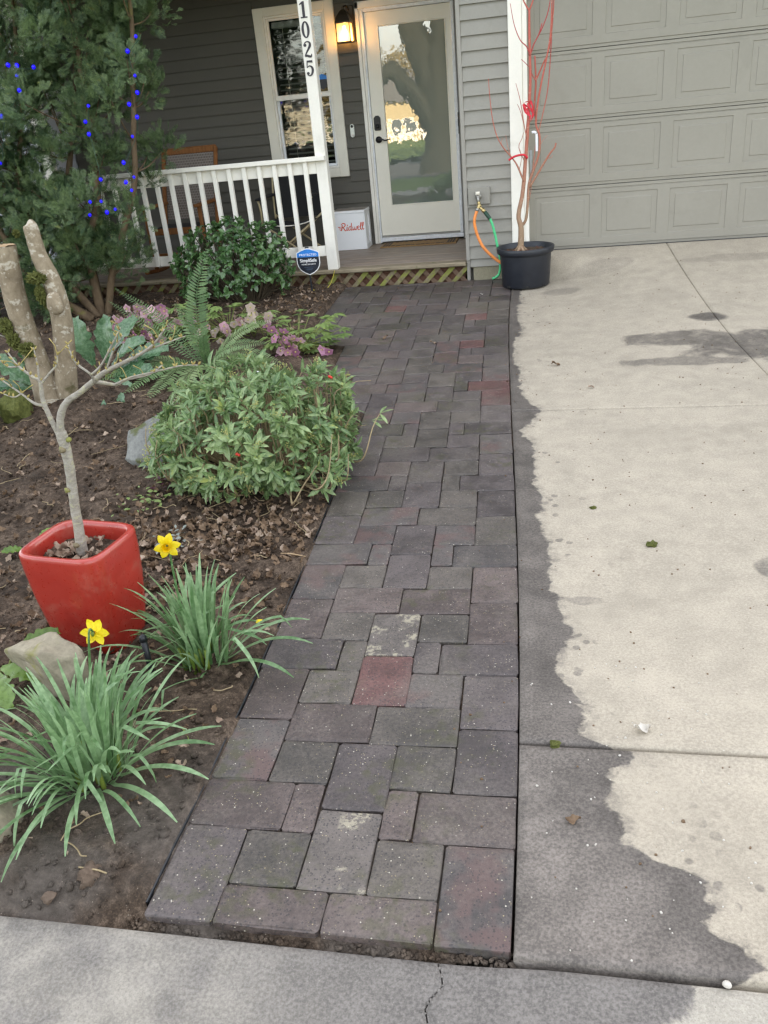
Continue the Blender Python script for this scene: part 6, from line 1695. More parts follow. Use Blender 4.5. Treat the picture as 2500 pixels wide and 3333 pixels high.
FM = [(-2.730, -1.60, -.085), (-2.627, -1.60, -.102), (-2.502, -1.60, -.145), (-2.373, -1.60, -.164), (-2.276, -1.60, -.131), (-2.625, -1.60, -.228), (-2.595, -1.60, -.281), (-2.115, -1.60, -.020), (-2.120, -1.60, -.085), (-2.207, -1.60, -.109), (-2.328, -1.60, -.203), (-2.44, -1.62, -.19), (-2.56, -1.6, -.20), (-1.97, -1.62, -.09), (-2.08, -1.6, -.05), (-2.10, -1.61, -.13)]
FR = [(-1.777, -2.10, -.063), (-1.686, -2.10, -.090), (-1.733, -2.10, -.169), (-1.664, -2.10, -.183), (-1.710, -2.10, -.251), (-1.762, -2.10, -.270), (-1.382, -2.10, -.240), (-1.644, -2.10, -.126), (-1.606, -2.10, -.262), (-1.733, -2.10, -.27), (-1.70, -2.12, -.13), (-1.62, -2.11, -.20), (-1.66, -2.1, -.25), (-1.42, -2.1, -.235), (-1.58, -2.1, -.16), (-1.69, -2.12, -.21)]
FL += [(x + .022, y - .03, z + .03) for x, y, z in FL] + [(x - .02, y - .12, z + .02) for x, y, z in FL[::2]]
FM += [(x + .03, y - .04, z + .025) for x, y, z in FM] + [(x - .04, y - .06, z - .03) for x, y, z in FM[::2]]
FR += [(x - .025, y - .03, z + .03) for x, y, z in FR[::2]]
hellebore('hellebore with many small pink flowers at the left of the fern', (-3.02, -1.70), FL, ('hp1', 'hp1', 'hp3'), 3, 44, .28)
hellebore('hellebore with pale cream pink flowers behind the fern', (-2.38, -1.55), FM, ('hp2', 'hp2', 'hp1'), 4, 56, .36)
hellebore('hellebore with mauve flowers nodding beside the paving', (-1.66, -2.05), FR, ('hp3', 'hp3', 'hp1'), 5, 44, .25)

# ================================================================== BROAD LEAVED ACANTHUS
M['acan'] = leafmat('acanthus_leaf', (0.038, 0.105, 0.048, 1), (0.130, 0.240, 0.125, 1), .25, .12, 6, spec=.6)
M['acan_light'] = leafmat('acanthus_leaf_light', (0.065, 0.135, 0.020, 1), (0.160, 0.270, 0.055, 1), .3, .25, 6)
def bigleaf(L, W, seed):
    rg = np.random.default_rng(seed); n = 16; V, F = [], []
    for i in range(n + 1):
        t = i / n
        env = W / 2 * math.sin(math.pi * min(1, t * .92 + .05)) ** .7
        lob = env * (.58 + .42 * abs(math.sin(t * math.pi * 4.6)))
        if i == n: lob = .002
        z = .05 * L * math.sin(t * 3) - .16 * L * t * t
        for q in (-1, -.5, 0, .5, 1):
            V.append((t * L + (.10 * L * abs(q) if 0 < i < n else 0), q * lob, z + .20 * abs(q) * lob + .02 * L * math.sin(t * 28 + q * 2) * abs(q) + (.010 * L * rg.normal() if abs(q) > .4 else 0)))
    for i in range(n):
        for q in range(4):
            a = i * 5 + q; F.append((a, a + 5, a + 6, a + 1))
    return np.array(V), np.array(F)
def acanthus(label, c, leaves, seed, mt):
    t = thing('acanthus_plant', label, 'plant', (c[0], c[1], zs(c[1])), 'broad leaved plants round the trunk')
    for k, (p, d, up, L) in enumerate(leaves):
        b = bigleaf(L, L * .52, seed + k)
        vf = scatter(b[0], b[1], np.array([p], float), np.array([d], float), np.array([up], float), np.ones(1))
        o = part('leaf', vf, M[mt if k % 4 else mt], t, True)
        part('leaf_stalk', tube(smoothp([(c[0], c[1], zs(c[1])), ((np.array(p) + np.array(c)) / 2)[0:3] + (0, 0, .02), p], 4), [.006, .004], 6), M['twiggreen'], t, True)
acanthus('glossy dark acanthus spreading its lobed leaves behind the cut trunk', (-2.95, -2.62, -.29), [((-2.88, -2.60, -.16), (.75, -.2, .55), (-.3, -.5, .8), .36), ((-2.85, -2.66, -.22), (.9, -.35, .22), (-.1, -.4, .9), .38), ((-2.92, -2.60, -.14), (.25, -.15, .95), (-.2, -1, .2), .34), ((-2.88, -2.70, -.24), (.7, -.65, .05), (0, -.3, 1), .34), ((-2.82, -2.55, -.16), (.95, .15, .3), (-.1, -.5, .8), .34), ((-3.02, -2.6, -.15), (-.15, -.1, .95), (.2, -1, .2), .34), ((-2.95, -2.50, -.12), (.5, .4, .7), (-.2, -.7, .6), .34), ((-2.84, -2.62, -.20), (.85, .3, .35), (-.2, -.5, .8), .32), ((-2.9, -2.75, -.25), (.3, -.9, .0), (0, -.2, 1), .26)], 70, 'acan')
acanthus('acanthus with large leaves at the far left of the cut trunk', (-3.30, -2.85, -.28), [((-3.28, -2.9, -.14), (.1, -.3, .95), (.1, -1, .3), .30), ((-3.32, -2.92, -.18), (-.5, -.3, .7), (.3, -.7, .6), .30), ((-3.25, -2.95, -.20), (.3, -.7, .4), (0, -.5, .9), .26), ((-3.36, -2.9, -.22), (-.8, -.4, .25), (0, -.4, .9), .30)], 90, 'acan')
acanthus('light green acanthus leaves drooping left of the mossy stub', (-3.30, -3.42, -.30), [((-3.28, -3.42, -.12), (.25, -.6, -.25), (.1, -.8, .6), .28), ((-3.30, -3.45, -.10), (-.4, -.5, -.1), (0, -.8, .6), .30), ((-3.34, -3.42, -.16), (-.8, -.3, .1), (0, -.6, .8), .28)], 110, 'acan_light')
acanthus('young acanthus leaves on bare soil right of the trunk', (-2.62, -3.25, -.33), [((-2.62, -3.25, -.20), (.05, -.3, -.6), (0, -1, .2), .13), ((-2.55, -3.20, -.30), (.2, .1, .9), (0, -1, .1), .12)], 120, 'acan')
acanthus('bright green leaves at the left edge behind the near daffodils', (-1.62, -5.95, -.34), [((-1.60, -5.98, -.25), (.5, -.6, -.1), (0, -.4, .9), .16), ((-1.60, -5.96, -.24), (.8, -.1, .0), (0, -.4, .9), .17), ((-1.64, -5.98, -.24), (-.3, -.8, .1), (0, -.4, .9), .16), ((-1.58, -5.90, -.22), (.6, .5, .2), (0, -.5, .8), .15)], 130, 'acan_light')
acanthus('small green leaves at the left edge beside the red pot', (-2.05, -5.05, -.345), [((-2.05, -5.06, -.29), (.5, -.6, .2), (0, -.4, .9), .10), ((-2.08, -5.06, -.29), (-.5, -.6, .3), (0, -.4, .9), .10), ((-2.05, -5.02, -.28), (.4, .5, .4), (0, -.6, .8), .09)], 140, 'acan_light')

# ================================================================== YEW WITH BLUE LIGHTS
M['yew'] = leafmat('yew_needles', (0.026, 0.066, 0.026, 1), (0.215, 0.305, 0.130, 1), .48, .2, 5.0, yellow=(0.21, 0.23, 0.07, 1))
M['yewbark'] = barkmat('yew_bark', (0.075, 0.048, 0.030, 1), (0.20, 0.140, 0.085, 1), None, ((0.14, 0.13, 0.035, 1), 5, .58), 14)
yw = thing('yew_tree', 'tall dark green yew with several stems at the left end of the porch', 'tree', (-3.93, -.75, -.2))
YS = [([(-3.930, -.75, -.25), (-3.927, -.75, .214), (-3.893, -.75, .456), (-3.766, -.75, .685), (-3.708, -.75, .835), (-3.674, -.75, 1.033), (-3.619, -.75, 1.368), (-3.629, -.75, 1.649), (-3.564, -.75, 2.089), (-3.5, -.7, 2.8)], .045, .014),
      ([(-3.876, -.75, -.22), (-3.744, -.75, .149), (-3.637, -.75, .333), (-3.492, -.75, .615), (-3.392, -.75, .787), (-3.310, -.75, 1.005), (-3.265, -.75, 1.244), (-3.204, -.75, 1.496), (-3.135, -.75, 1.828), (-3.079, -.75, 2.082), (-3.016, -.75, 2.6)], .034, .016),
      ([(-3.932, -.80, -.22), (-4.103, -.80, .039), (-4.332, -.80, .329), (-4.383, -.80, .575), (-4.408, -.80, .890), (-4.375, -.80, 1.091), (-4.227, -.80, 1.469), (-4.114, -.80, 1.921), (-4.0, -.75, 2.7)], .04, .013),
      ([(-4.032, -.60, -.22), (-4.028, -.60, .136), (-4.126, -.60, .690), (-3.954, -.60, 1.193), (-3.779, -.60, 1.662), (-3.664, -.60, 2.129), (-3.6, -.55, 2.8)], .04, .013),
      ([(-3.942, -.90, -.20), (-4.394, -.90, .132), (-4.606, -.90, .551), (-4.737, -.90, .899), (-4.8, -.85, 1.8), (-4.8, -.8, 2.7)], .045, .015)]
for P, a, b in YS:
    part('stem', tube(smoothp(P, 4), [a, (a + b) / 2, b], 10, jitter=.05), M['yewbark'], yw, True)
rg = np.random.default_rng(77)
def spray(seed, n=10, L=.115):
    r2 = np.random.default_rng(seed); V, F = [], []
    def needle(p, d, l, w, nz):
        s = np.cross(d, nz); s /= max(np.linalg.norm(s), 1e-6)
        k = len(V)
        V.extend([p, p + d * l * .5 + s * w, p + d * l, p + d * l * .5 - s * w]); F.append((k, k + 1, k + 2, k + 3))
    nz = np.array([0, 0, 1.0])
    def twig(o, d, L_, n_):
        for i in range(n_):
            t = (i + .5) / n_; p = o + d * L_ * t; sd = np.cross(nz, d)
            l = .024 * (1 - .35 * t) * r2.uniform(.8, 1.2)
            for sg_ in (-1, 1):
                dd = d * .80 + sg_ * sd * .68 + nz * r2.normal(0.1, .22); dd /= np.linalg.norm(dd)
                needle(p, dd, l, .0031, nz + r2.normal(0, .2, 3))
        needle(o, d, L_, .0016, np.array([0, 1.0, 0]))
        needle(o + d * L_ * .9, d, .02, .0028, nz)
    twig(np.zeros(3), np.array([1.0, 0, 0]), L, n)
    for sgn in (-1, 1):
        twig(np.array([L * .30, 0, 0]), np.array([.87, .48 * sgn, .08]), L * .50, n // 2)
        twig(np.array([L * .55, 0, 0]), np.array([.90, .43 * sgn, .08]), L * .36, n // 3)
    return np.array(V), np.array(F)
SPR = [spray(k) for k in range(4)]
clumps = []
def hole(x, z):                      # where the photograph looks straight through to the house
    for hx, hz, rx, rz in ((-4.82, 1.50, .22, .40), (-3.32, 1.43, .14, .20), (-3.50, .66, .13, .17), (-3.78, 1.02, .13, .06), (-3.45, 1.02, .12, .05)):
        if ((x - hx) / rx) ** 2 + ((z - hz) / rz) ** 2 < 1: return True
    return False
def xright(z):
    return float(np.interp(z, [-.2, .1, .35, .55, .72, .85, 1.0, 1.15, 1.35, 1.55, 1.75, 2.0, 2.3, 3.0], [-3.66, -3.50, -3.38, -3.24, -3.20, -3.28, -3.24, -3.10, -3.02, -2.98, -2.95, -2.92, -2.86, -2.8]))
tries = 0
while len(clumps) < 330 and tries < 20000:
    tries += 1
    x = rg.uniform(-5.6, -2.75); z = rg.uniform(-.12, 2.95); y = rg.normal(-.78, .24)
    if x > xright(z) - .06: continue
    # keep it thin near the foot on the right, dense above and to the left
    den = 1.0 if (z > 1.0 or x < -4.1) else .85
    if z < .15 and x > -4.2: den = .65
    if rg.random() > den: continue
    if hole(x, z): continue
    if y > -.14: continue
    clumps.append((x, y, z, rg.uniform(.09, .19)))
pos, dr, ups, sc_, kk = [], [], [], [], []
ctw = []
for (x, y, z, r) in clumps:
    nsp = int(30 + 240 * r)
    for _ in range(nsp):
        v = rg.normal(0, 1, 3); v /= np.linalg.norm(v)
        p = np.array((x, y, z)) + v * r * rg.uniform(.3, 1.0) * np.array([1, 1, 1.15])
        if p[0] > xright(p[2]) + .05 or (hole(p[0], p[2]) and rg.random() < .85): continue
        d = v * .8 + np.array([0, -.15, .55]) + rg.normal(0, .3, 3)
        pos.append(p); dr.append(d); ups.append(np.array([0, -.8, .7]) + rg.normal(0, .35, 3)); sc_.append(rg.uniform(.55, 1.05))
    if rg.random() < .6:
        s = min(YS, key=lambda q: min(abs(a[0] - x) + abs(a[2] - z + .15) for a in q[0]))
        a = min(s[0], key=lambda q: abs(q[0] - x) + abs(q[2] - z + .25))
        ctw.append(tube(smoothp([a, ((a[0] + x) / 2, (a[1] + y) / 2, (a[2] + z) / 2 - .03), (x, y, z)], 3), [.008, .006, .003], 5, False))
part('branches', join(*ctw), M['yewbark'], yw, True, kind='stuff')
pos, dr, ups, sc_ = map(np.array, (pos, dr, ups, sc_))
part('foliage', jnp(*[scatter(SPR[k][0], SPR[k][1], pos[k::4], dr[k::4], ups[k::4], sc_[k::4]) for k in range(4)]), M['yew'], yw, False, kind='stuff')

nb2 = NT('blue_bulb'); em = nb2.n('ShaderNodeEmission'); em.inputs[0].default_value = (0.0, 0.0, 1.0, 1); em.inputs[1].default_value = 0.30
gl = nb2.n('ShaderNodeBsdfGlossy'); gl.inputs['Roughness'].default_value = .1
ad = nb2.n('ShaderNodeMixShader'); ad.inputs[0].default_value = .05; nb2.l(em.outputs[0], ad.inputs[1]); nb2.l(gl.outputs[0], ad.inputs[2]); nb2.l(ad.outputs[0], nb2.out.inputs[0])
BULB = [(-3.995, 1.879, 1), (-3.920, 1.868, 1), (-3.782, 1.844, .85), (-3.942, 1.799, .6), (-3.953, 1.696, 1), (-4.170, 1.528, 1.1), (-2.972, 1.875, .9), (-2.958, 1.590, .9), (-3.046, 1.516, .9), (-3.001, 1.421, .9), (-2.882, 1.965, .5), (-2.951, 1.707, .4),
        (-3.393, 1.536, .5), (-3.447, 1.426, .75), (-3.442, 1.334, .9), (-3.195, 1.104, .9), (-3.426, .993, .8), (-3.212, .956, .9), (-3.176, .892, .5), (-3.566, .829, .6), (-3.466, .827, .45), (-3.436, .738, 1.0), (-3.596, .729, .6), (-3.073, 1.287, .35), (-4.291, 1.185, .5), (-3.356, .757, .4), (-3.131, .990, .35)]
sl = thing('string_lights', 'string of glowing blue bulbs wound through the yew', 'lights', (-3.4, -1.15, .7))
bme = None
for x, z, s in BULB:
    if bme is None:
        bme = mesh('bulb', *lathe([(.001, -.018), (.010, -.016), (.0175, -.004), (.0185, .006), (.012, .017), (.006, .021), (.001, .022)], (0, 0, 0), 14), True); bme.materials.append(nb2.m)
    place('bulb', bme, sl, np.array([1.0, 0, 0]) + rg.normal(0, .2, 3), np.array([0, 0, 1.0]) + rg.normal(0, .3, 3), (x, -1.15, z), .42 + .45 * s)
o_ = sorted(BULB, key=lambda q: q[1])
wr = []
for chain in ([q for q in o_ if q[0] > -3.25], [q for q in o_ if -3.7 < q[0] <= -3.25], [q for q in o_ if q[0] <= -3.7]):
    P = [(x, -1.13 + .03 * math.sin(i * 2.1), z - .02) for i, (x, z, s) in enumerate(chain)]
    wr.append(tube(smoothp(P, 5), .0022, 5, False))
part('light_cord', join(*wr), M['dkgreen'], sl, True)

# ================================================================== LITTER AND SMALL GROWTH ON THE BED
def litmat(name, a, b):
    n = NT(name); geo = n.n('ShaderNodeNewGeometry')
    f = n.math('ADD', n.math('MULTIPLY', n.noise(geo.outputs['Position'], 17, 2), .6), n.math('MULTIPLY', n.noise(geo.outputs['Position'], 70, 3), .4))
    c = n.ramp(f, [(.32, a), (.66, b)])
    return n.bsdf(c, .75, n.bump(n.noise(geo.outputs['Position'], 120, 3), .3, .004), .3, trans=(.15, c))
M['litter'] = litmat('dead_leaves', (0.070, 0.038, 0.020, 1), (0.27, 0.180, 0.115, 1))
M['litter_pale'] = litmat('pale_dead_leaves', (0.21, 0.135, 0.095, 1), (0.46, 0.355, 0.27, 1))
def deadleaf(seed):
    r2 = np.random.default_rng(seed); n = 9; V, F = [], []
    for i in range(n + 1):
        t = i / n; w = .020 * math.sin(math.pi * min(.97, t + .05)) ** .8 * (.62 + .38 * abs(math.sin(t * 9.5 + seed)))
        z0 = .010 * math.sin(t * 4 + seed) + r2.normal(0, .0015)
        for q in (-1, 0, 1): V.append((t * .052 - .026, q * w, z0 + abs(q) * (.010 + .006 * math.sin(t * 7 + q + seed)) + r2.normal(0, .001)))
    for i in range(n):
        a = i * 3; F += [(a, a + 3, a + 4, a + 1), (a + 1, a + 4, a + 5, a + 2)]
    return np.array(V), np.array(F)
DL = [deadleaf(k) for k in range(5)]
rg = np.random.default_rng(5)
lp = []
def add_l(n, fx):
    k = 0
    while k < n:
        x, y = fx()
        if inpave(x, y) > .05 or y > -.02 or y < -6.7: continue
        lp.append((x, y, zbed(x, y) + rg.uniform(.003, .016))); k += 1
add_l(400, lambda: (rg.normal(-1.15, .38), rg.normal(-4.75, .22)))           # below the skimmia
add_l(260, lambda: (rg.normal(-1.45, .30), rg.normal(-5.15, .22)))
add_l(330, lambda: (rg.uniform(-3.6, -.95), rg.uniform(-5.6, -3.2)))
add_l(420, lambda: (rg.normal(-3.75, .5), rg.normal(-.9, .3)))               # under the yew
add_l(240, lambda: (rg.normal(-2.1, .25), rg.normal(-.8, .4)))               # by the sign
add_l(170, lambda: (rg.uniform(-3.4, -1.3), rg.uniform(-2.2, -.3)))
add_l(110, lambda: (rg.normal(-1.02, .20), rg.normal(-5.85, .30)))
add_l(26, lambda: (rg.uniform(-1.6, -.8), rg.uniform(-6.6, -6.0)))
add_l(200, lambda: (rg.uniform(-2.1, -1.2), rg.uniform(-5.9, -4.7)))
add_l(320, lambda: (rg.uniform(-3.2, -.85), rg.uniform(-6.5, -3.0)))
lp = np.array(lp); N_ = len(lp)
d = np.c_[rg.normal(0, 1, (N_, 2)), rg.normal(0, .22, N_)]; u = np.c_[rg.normal(0, .35, (N_, 2)), np.ones(N_)]
scl = rg.uniform(.40, 1.0, N_) * np.where(lp[:, 1] < -5.6, .65, 1.0)
pale = rg.random(N_) < .30
def lit(idx): return jnp(*[scatter(DL[k][0], DL[k][1], lp[idx][k::5], d[idx][k::5], u[idx][k::5], scl[idx][k::5]) for k in range(5)])
o = link('leaf_litter', mesh('leaf_litter', *lit(np.where(~pale)[0]), True), M['litter']); o['kind'] = 'stuff'; o['label'] = 'brown dead leaves scattered over the soil'
o = link('leaf_litter', mesh('leaf_litter', *lit(np.where(pale)[0]), True), M['litter_pale']); o['kind'] = 'stuff'; o['label'] = 'pale dead leaves scattered over the soil'
# dead leaves in the pot
Np = 34; a = rg.uniform(0, 6.28, Np); r = .122 * np.sqrt(rg.random(Np)) * np.where(np.cos(a) > -.3, 1, .8)
pp = np.c_[RPC[0] + r * np.cos(a), RPC[1] + r * np.sin(a) * .86, np.full(Np, .004) + rg.uniform(0, .010, Np)]
part('leaf_litter', jnp(*[scatter(DL[k][0], DL[k][1], pp[k::5], np.c_[rg.normal(0, 1, (len(pp[k::5]), 2)), rg.normal(0, .25, len(pp[k::5]))], np.c_[rg.normal(0, .35, (len(pp[k::5]), 2)), np.ones(len(pp[k::5]))], rg.uniform(.55, 1.0, len(pp[k::5]))) for k in range(5)]), M['litter_pale'], rp, True, kind='stuff')
Nk = 30; a = rg.uniform(0, 6.28, Nk); r = .20 * np.sqrt(rg.random(Nk))
pp = np.c_[-.03 + r * np.cos(a), -.33 + r * np.sin(a), np.full(Nk, .084)]
part('bark_chips', scatter(DL[0][0], DL[0][1], pp, np.c_[rg.normal(0, 1, (Nk, 2)), rg.normal(0, .2, Nk)], np.tile([0, 0, 1.], (Nk, 1)), rg.uniform(.3, .6, Nk)), litmat('red_chips', (0.10, .03, .02, 1), (.26, .09, .06, 1)), pot, True, kind='stuff')
# soil crumbs
def bedpt(rg2):
    while True:
        x, y = rg2.uniform(-3.4, -.78), rg2.uniform(-6.72, -2.6)
        if inpave(x, y) < .05: return (x, y, zbed(x, y) + rg2.uniform(-.002, .006))
V, F = crumbs(9000, bedpt, .0025, .010, 14)
V2, F2 = crumbs(900, bedpt, .008, .019, 15)
V, F = jnp((V, F), (V2, F2))
o = link('soil_crumbs', mesh('soil_crumbs', V, F), M['soil']); o['kind'] = 'stuff'; o['label'] = 'crumbs of dark soil over the bed'
# thin roots and twigs lying about
tw = []
for _ in range(190):
    x, y, z = bedpt(rg); a = rg.uniform(0, 6.28); L = rg.uniform(.05, .20)
    P = [(x + L * t * math.cos(a) + rg.normal(0, .006), y + L * t * math.sin(a) + rg.normal(0, .006)) for t in np.linspace(0, 1, 5)]
    tw.append(tube(smoothp([(p, q, zbed(p, q) + .012 + .006 * rg.random()) for p, q in P], 3), rg.uniform(.0010, .0026), 5, False))
o = link('ground_twigs', mesh('ground_twigs', *join(*tw), True), M['twigtan']); o['kind'] = 'stuff'; o['label'] = 'thin roots and twigs lying on the soil'
top('fallen_stick', tube(np.array([(-.93, -4.98, -.342), (-.88, -4.99, -.338), (-.815, -5.0, -.345)]), [.0028, .0034, .0025], 6), M['cutwood'], 'short pale stick lying on the soil beside the paving', 'stick', smooth=True)
# little seedlings and purple weed near the boulder
wl = leaf(.028, .018, .2, .2, 3, .5)
def weed(label, c, n, mat, r=.07):
    P = np.c_[rg.normal(c[0], r, n), rg.normal(c[1], r, n), np.zeros(n)]; P[:, 2] = [zbed(a_, b_) + rg.uniform(.01, .05) for a_, b_ in P[:, :2]]
    top('weed_patch', scatter(wl[0], wl[1], P, np.c_[rg.normal(0, 1, (n, 2)), rg.uniform(-.1, .6, n)], np.c_[rg.normal(0, .3, (n, 2)), np.ones(n)], rg.uniform(.6, 1.2, n)), mat, label, None, kind='stuff', smooth=True)
weed('pale green seedlings in the soil below the grey boulder', (-1.72, -4.62), 34, M['hell_leaf'])
weed('purple leaved weed beside the grey boulder', (-1.68, -4.42), 26, leafmat('purple_leaf', (.05, .012, .025, 1), (.14, .035, .06, 1), .5, .2), .05)
weed('silvery seedlings above the first daffodil clump', (-1.42, -4.95), 26, leafmat('silver_leaf', (.12, .14, .12, 1), (.25, .28, .25, 1), .5, .2), .045)
# ---- bits on the driveway and the paving
def sheet_leaf(label, c, s, mat, rot, name='dead_leaf', k=2, grp=None):
    V, F = DL[k]; V = V * s
    x = V[:, 0] * math.cos(rot) - V[:, 1] * math.sin(rot); y = V[:, 0] * math.sin(rot) + V[:, 1] * math.cos(rot)
    top(name, (np.c_[x, y, V[:, 2] - V[:, 2].min()] + np.array((c[0], c[1], zdrive(c[0], c[1]) + .001)), F), mat, label, 'leaf', grp, smooth=True)
M['papery'] = litmat('papery_leaf', (.50, .46, .40, 1), (.70, .66, .60, 1))
sheet_leaf('papery pale leaf lying on the near driveway', (.465, -5.971), 1.0, M['papery'], .4)
sheet_leaf('brown curled leaf on the far driveway', (.226, -2.508), 1.0, M['litter'], .2, k=1)
sheet_leaf('brown flat leaf on the wet part of the near driveway', (.262, -6.335), .75, M['litter'], .1, k=3)
sheet_leaf('tiny pale leaf curled on the driveway left of centre', (.435, -2.95), .7, M['litter_pale'], .3, k=0)
sheet_leaf('scrap of leaf on the pavers nearest the house', (-.40, -.60), .6, M['papery'], .8, k=2)
sheet_leaf('reddish leaf on the pavers beside a red paver', (-.66, -1.93), .9, M['litter_pale'], .3, k=1)
sheet_leaf('dark curled leaf on the far pavers', (-1.05, -1.75), .9, M['litter'], .6, k=4)
def tuft(label, c, r):
    top('moss_clump', ico((c[0], c[1], zdrive(c[0], c[1]) + r * .35), (r, r * .8, r * .55), 2, .7, 3.0, int(c[0] * 100)), M['moss'], label, 'moss')
tuft('mossy clump on the middle of the driveway', (.602, -4.85), .022)
tuft('smaller mossy clump on the driveway', (.385, -4.52), .014)
tuft('moss growing in the driveway joint', (.215, -6.05), .016)
rgd = np.random.default_rng(99)
def dpt(rg2):
    x, y = rg2.uniform(-.1, 2.2), rg2.uniform(-6.7, -.2)
    return (x, y, zdrive(x, y) + .001)
V, F = crumbs(520, dpt, .0015, .0055, 41)
o = link('driveway_debris', mesh('driveway_debris', V, F), M['litter']); o['kind'] = 'stuff'; o['label'] = 'specks of debris on the driveway'
V, F = crumbs(70, lambda r2: (lambda x, y: (x, y, zdrive(x, y) + .001))(r2.uniform(.14, .7), r2.uniform(-6.72, -5.6)), .0015, .0042, 43)
o = link('pale_grit', mesh('pale_grit', V, F), M['papery']); o['kind'] = 'stuff'; o['label'] = 'pale grit on the near driveway'
top('white_pebble', ico((.565, -6.745, -.358), (.010, .008, .007), 2, .2), M['papery'], 'white pebble on the sidewalk joint near the right edge', 'pebble', smooth=True)

# ================================================================== ACROSS THE STREET (mirrored in the door and the window)
M['farwall'] = paint('far_wall_paint', (0.40, 0.33, 0.19, 1), .7, .1)
M['farwall2'] = paint('far_wall_pale', (0.44, 0.41, 0.34, 1), .7, .1)
M['farwin'] = plain('far_window', (.08, .10, .11, 1), .2)
M['streetbark_shaded'] = barkmat('street_tree_bark_shaded', (0.013, 0.0145, 0.012, 1), (0.032, 0.035, 0.029, 1), None, None, 5, (1, 1, .4), .6)  # bark darkened to stand in for the house's shadow on the tree
def farhouse(label, x, y, w, h, wallm, gz):
    t = thing('far_house', label, 'house', (x, y, gz), 'houses across the street')
    part('wall', box(x - w / 2, x + w / 2, y - 8, y, gz, gz + h), wallm, t)
    part('roof', ([(x - w / 2 - .5, y + .5, gz + h), (x + w / 2 + .5, y + .5, gz + h), (x + w / 2 + .5, y - 4, gz + h + 3), (x - w / 2 - .5, y - 4, gz + h + 3), (x - w / 2 - .5, y - 8.5, gz + h), (x + w / 2 + .5, y - 8.5, gz + h)], [(0, 1, 2, 3), (3, 2, 5, 4), (0, 3, 4), (1, 5, 2)]), M['roof'], t)
    for wx in (-.32, .0, .32):
        for wz in (.9, 3.4):
            if wz + 1.6 < h:
                wdw = part('window', box(x + wx * w - .75, x + wx * w + .75, y, y + .08, gz + wz - .1, gz + wz + 1.5), M['white'], t)
                part('pane', box(x + wx * w - .6, x + wx * w + .6, y + .081, y + .10, gz + wz, gz + wz + 1.4), M['farwin'], wdw)
farhouse('sunlit ochre house across the park lawn', -18.4, -98, 5.2, 4.4, M['farwall'], -2.9)
farhouse('sunlit cream house across the park lawn right of the ochre one', -12.2, -99, 5.8, 3.9, M['farwall2'], -2.9)
farhouse('cream house across the park lawn at the far left', -33, -99, 12, 5.0, M['farwall2'], -2.9)
farhouse('cream house across the park lawn at the far right', 8, -100, 12, 5.0, M['farwall2'], -2.9)
fn = thing('picket_fence', 'white picket fence in front of the far houses', 'fence', (-14, -92, -2.6))
for k in range(60): part('picket', box(-28 + k * .5, -27.75 + k * .5, -92, -91.95, -2.6, -1.35), M['white'], fn)
part('fence_rail', box(-28.1, 2.1, -92.06, -92.005, -1.9, -1.7), M['white'], fn)
st = thing('street_tree', 'massive dark forked street tree behind the camera, mirrored in the door', 'tree', (-2.9, -15.5, -.5))
part('trunk', tube(smoothp([(-2.90, -15.5, -.6), (-2.93, -15.5, .2), (-2.98, -15.5, 1.2), (-2.95, -15.5, 2.2), (-2.75, -15.5, 4.0), (-2.6, -15.5, 7.0), (-2.3, -15.5, 12)], 5), [.85, .54, .50, .40, .27, .24, .1], 18, jitter=.03), M['streetbark_shaded'], st, True)
part('limb', tube(smoothp([(-3.10, -15.4, .75), (-3.45, -15.3, 1.25), (-3.80, -15.25, 1.72), (-4.08, -15.2, 2.05), (-4.33, -15.15, 2.18), (-4.62, -15.1, 1.95), (-5.2, -15, 1.85), (-5.9, -15, 2.2)], 5), [.34, .29, .24, .21, .19, .19, .16, .12], 14, jitter=.03), M['streetbark_shaded'], st, True)
part('limb', tube(smoothp([(-3.05, -15.5, 1.3), (-3.28, -15.5, 2.1), (-3.50, -15.55, 2.8), (-3.72, -15.6, 3.5), (-4.3, -15.8, 6), (-4.8, -16, 10)], 5), [.42, .39, .36, .34, .26, .1], 14, jitter=.03), M['streetbark_shaded'], st, True)
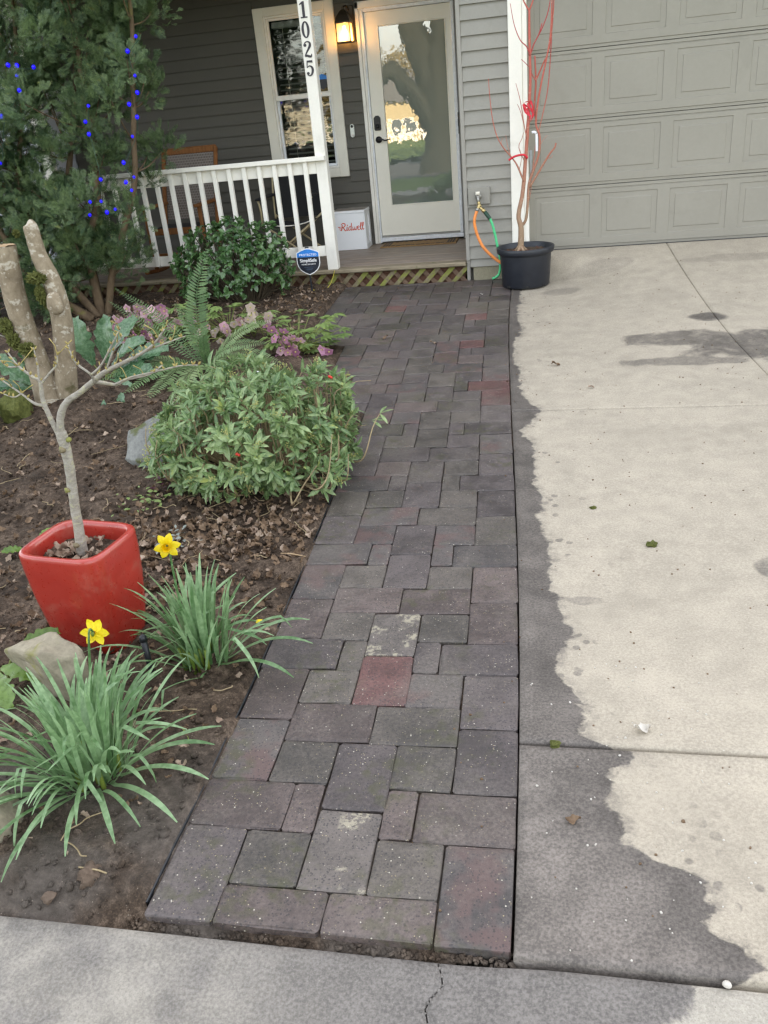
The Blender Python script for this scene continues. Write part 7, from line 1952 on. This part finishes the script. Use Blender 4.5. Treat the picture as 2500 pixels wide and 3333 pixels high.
part('limb', tube(smoothp([(-2.75, -15.5, .9), (-2.42, -15.4, 2.3), (-2.25, -15.3, 4.0), (-1.7, -15.2, 8), (-1.2, -15, 12)], 5), [.42, .38, .33, .22, .1], 14, jitter=.03), M['streetbark_shaded'], st, True)
rgt = np.random.default_rng(3); twg = []
for _ in range(150):
    b = np.array([rgt.uniform(-5.5, -.5), -15.5 + rgt.normal(0, 1), rgt.uniform(5, 11)]); e = b + np.array([rgt.normal(0, 1.6), rgt.normal(0, 1.2), rgt.uniform(.2, 2.4)])
    twg.append(tube(smoothp([b, (b + e) / 2 + rgt.normal(0, .2, 3), e], 3), [.06, .03, .008], 5, False))
part('twigs', join(*twg), M['streetbark_shaded'], st, True, kind='stuff')
M['farleaf'] = leafmat('far_crown_leaf', (0.10, 0.085, 0.035, 1), (0.27, 0.21, 0.09, 1), .6, .2, 1.2)
fl_ = leaf(.35, .22, .2, .2, 2, .6)
def fartree(label, x, y, gz, h, r, seed, n=2600):
    t = thing('far_tree', label, 'tree', (x, y, gz), 'trees across the street')
    r2 = np.random.default_rng(seed)
    part('trunk', tube([(x, y, gz - .2), (x, y, gz + h * .3), (x + .2, y, gz + h * .6)], [.25, .18, .1], 8), M['streetbark_shaded'], t, True)
    v = r2.normal(0, 1, (n, 3)); v /= np.linalg.norm(v, axis=1, keepdims=True)
    P = np.array((x, y, gz + h * .66)) + v * np.array((r, r, h * .36)) * r2.uniform(.35, 1, (n, 1)) ** .5
    part('crown', scatter(fl_[0], fl_[1], P, r2.normal(0, 1, (n, 3)), r2.normal(0, 1, (n, 3)), r2.uniform(.7, 1.8, n)), M['farleaf'], t, True, kind='stuff')
for k, (x, y, h, r) in enumerate(((-24.5, -99, 9.5, 3.6), (-14.0, -108, 10, 4), (3, -102, 10, 3.8), (-42, -104, 11, 4), (-19.5, -110, 10.5, 4.6), (22, -104, 11, 4))):
    fartree(('tall pale crowned tree left of the ochre house', 'tall tree behind the gap between the two sunlit houses', 'tree right of the cream house', 'tree at the far left across the street', 'broad tree behind the ochre house', 'tree at the far right across the street')[k], x, y, -2.9, h, r, k)
SC.cycles.filter_width = 1.4
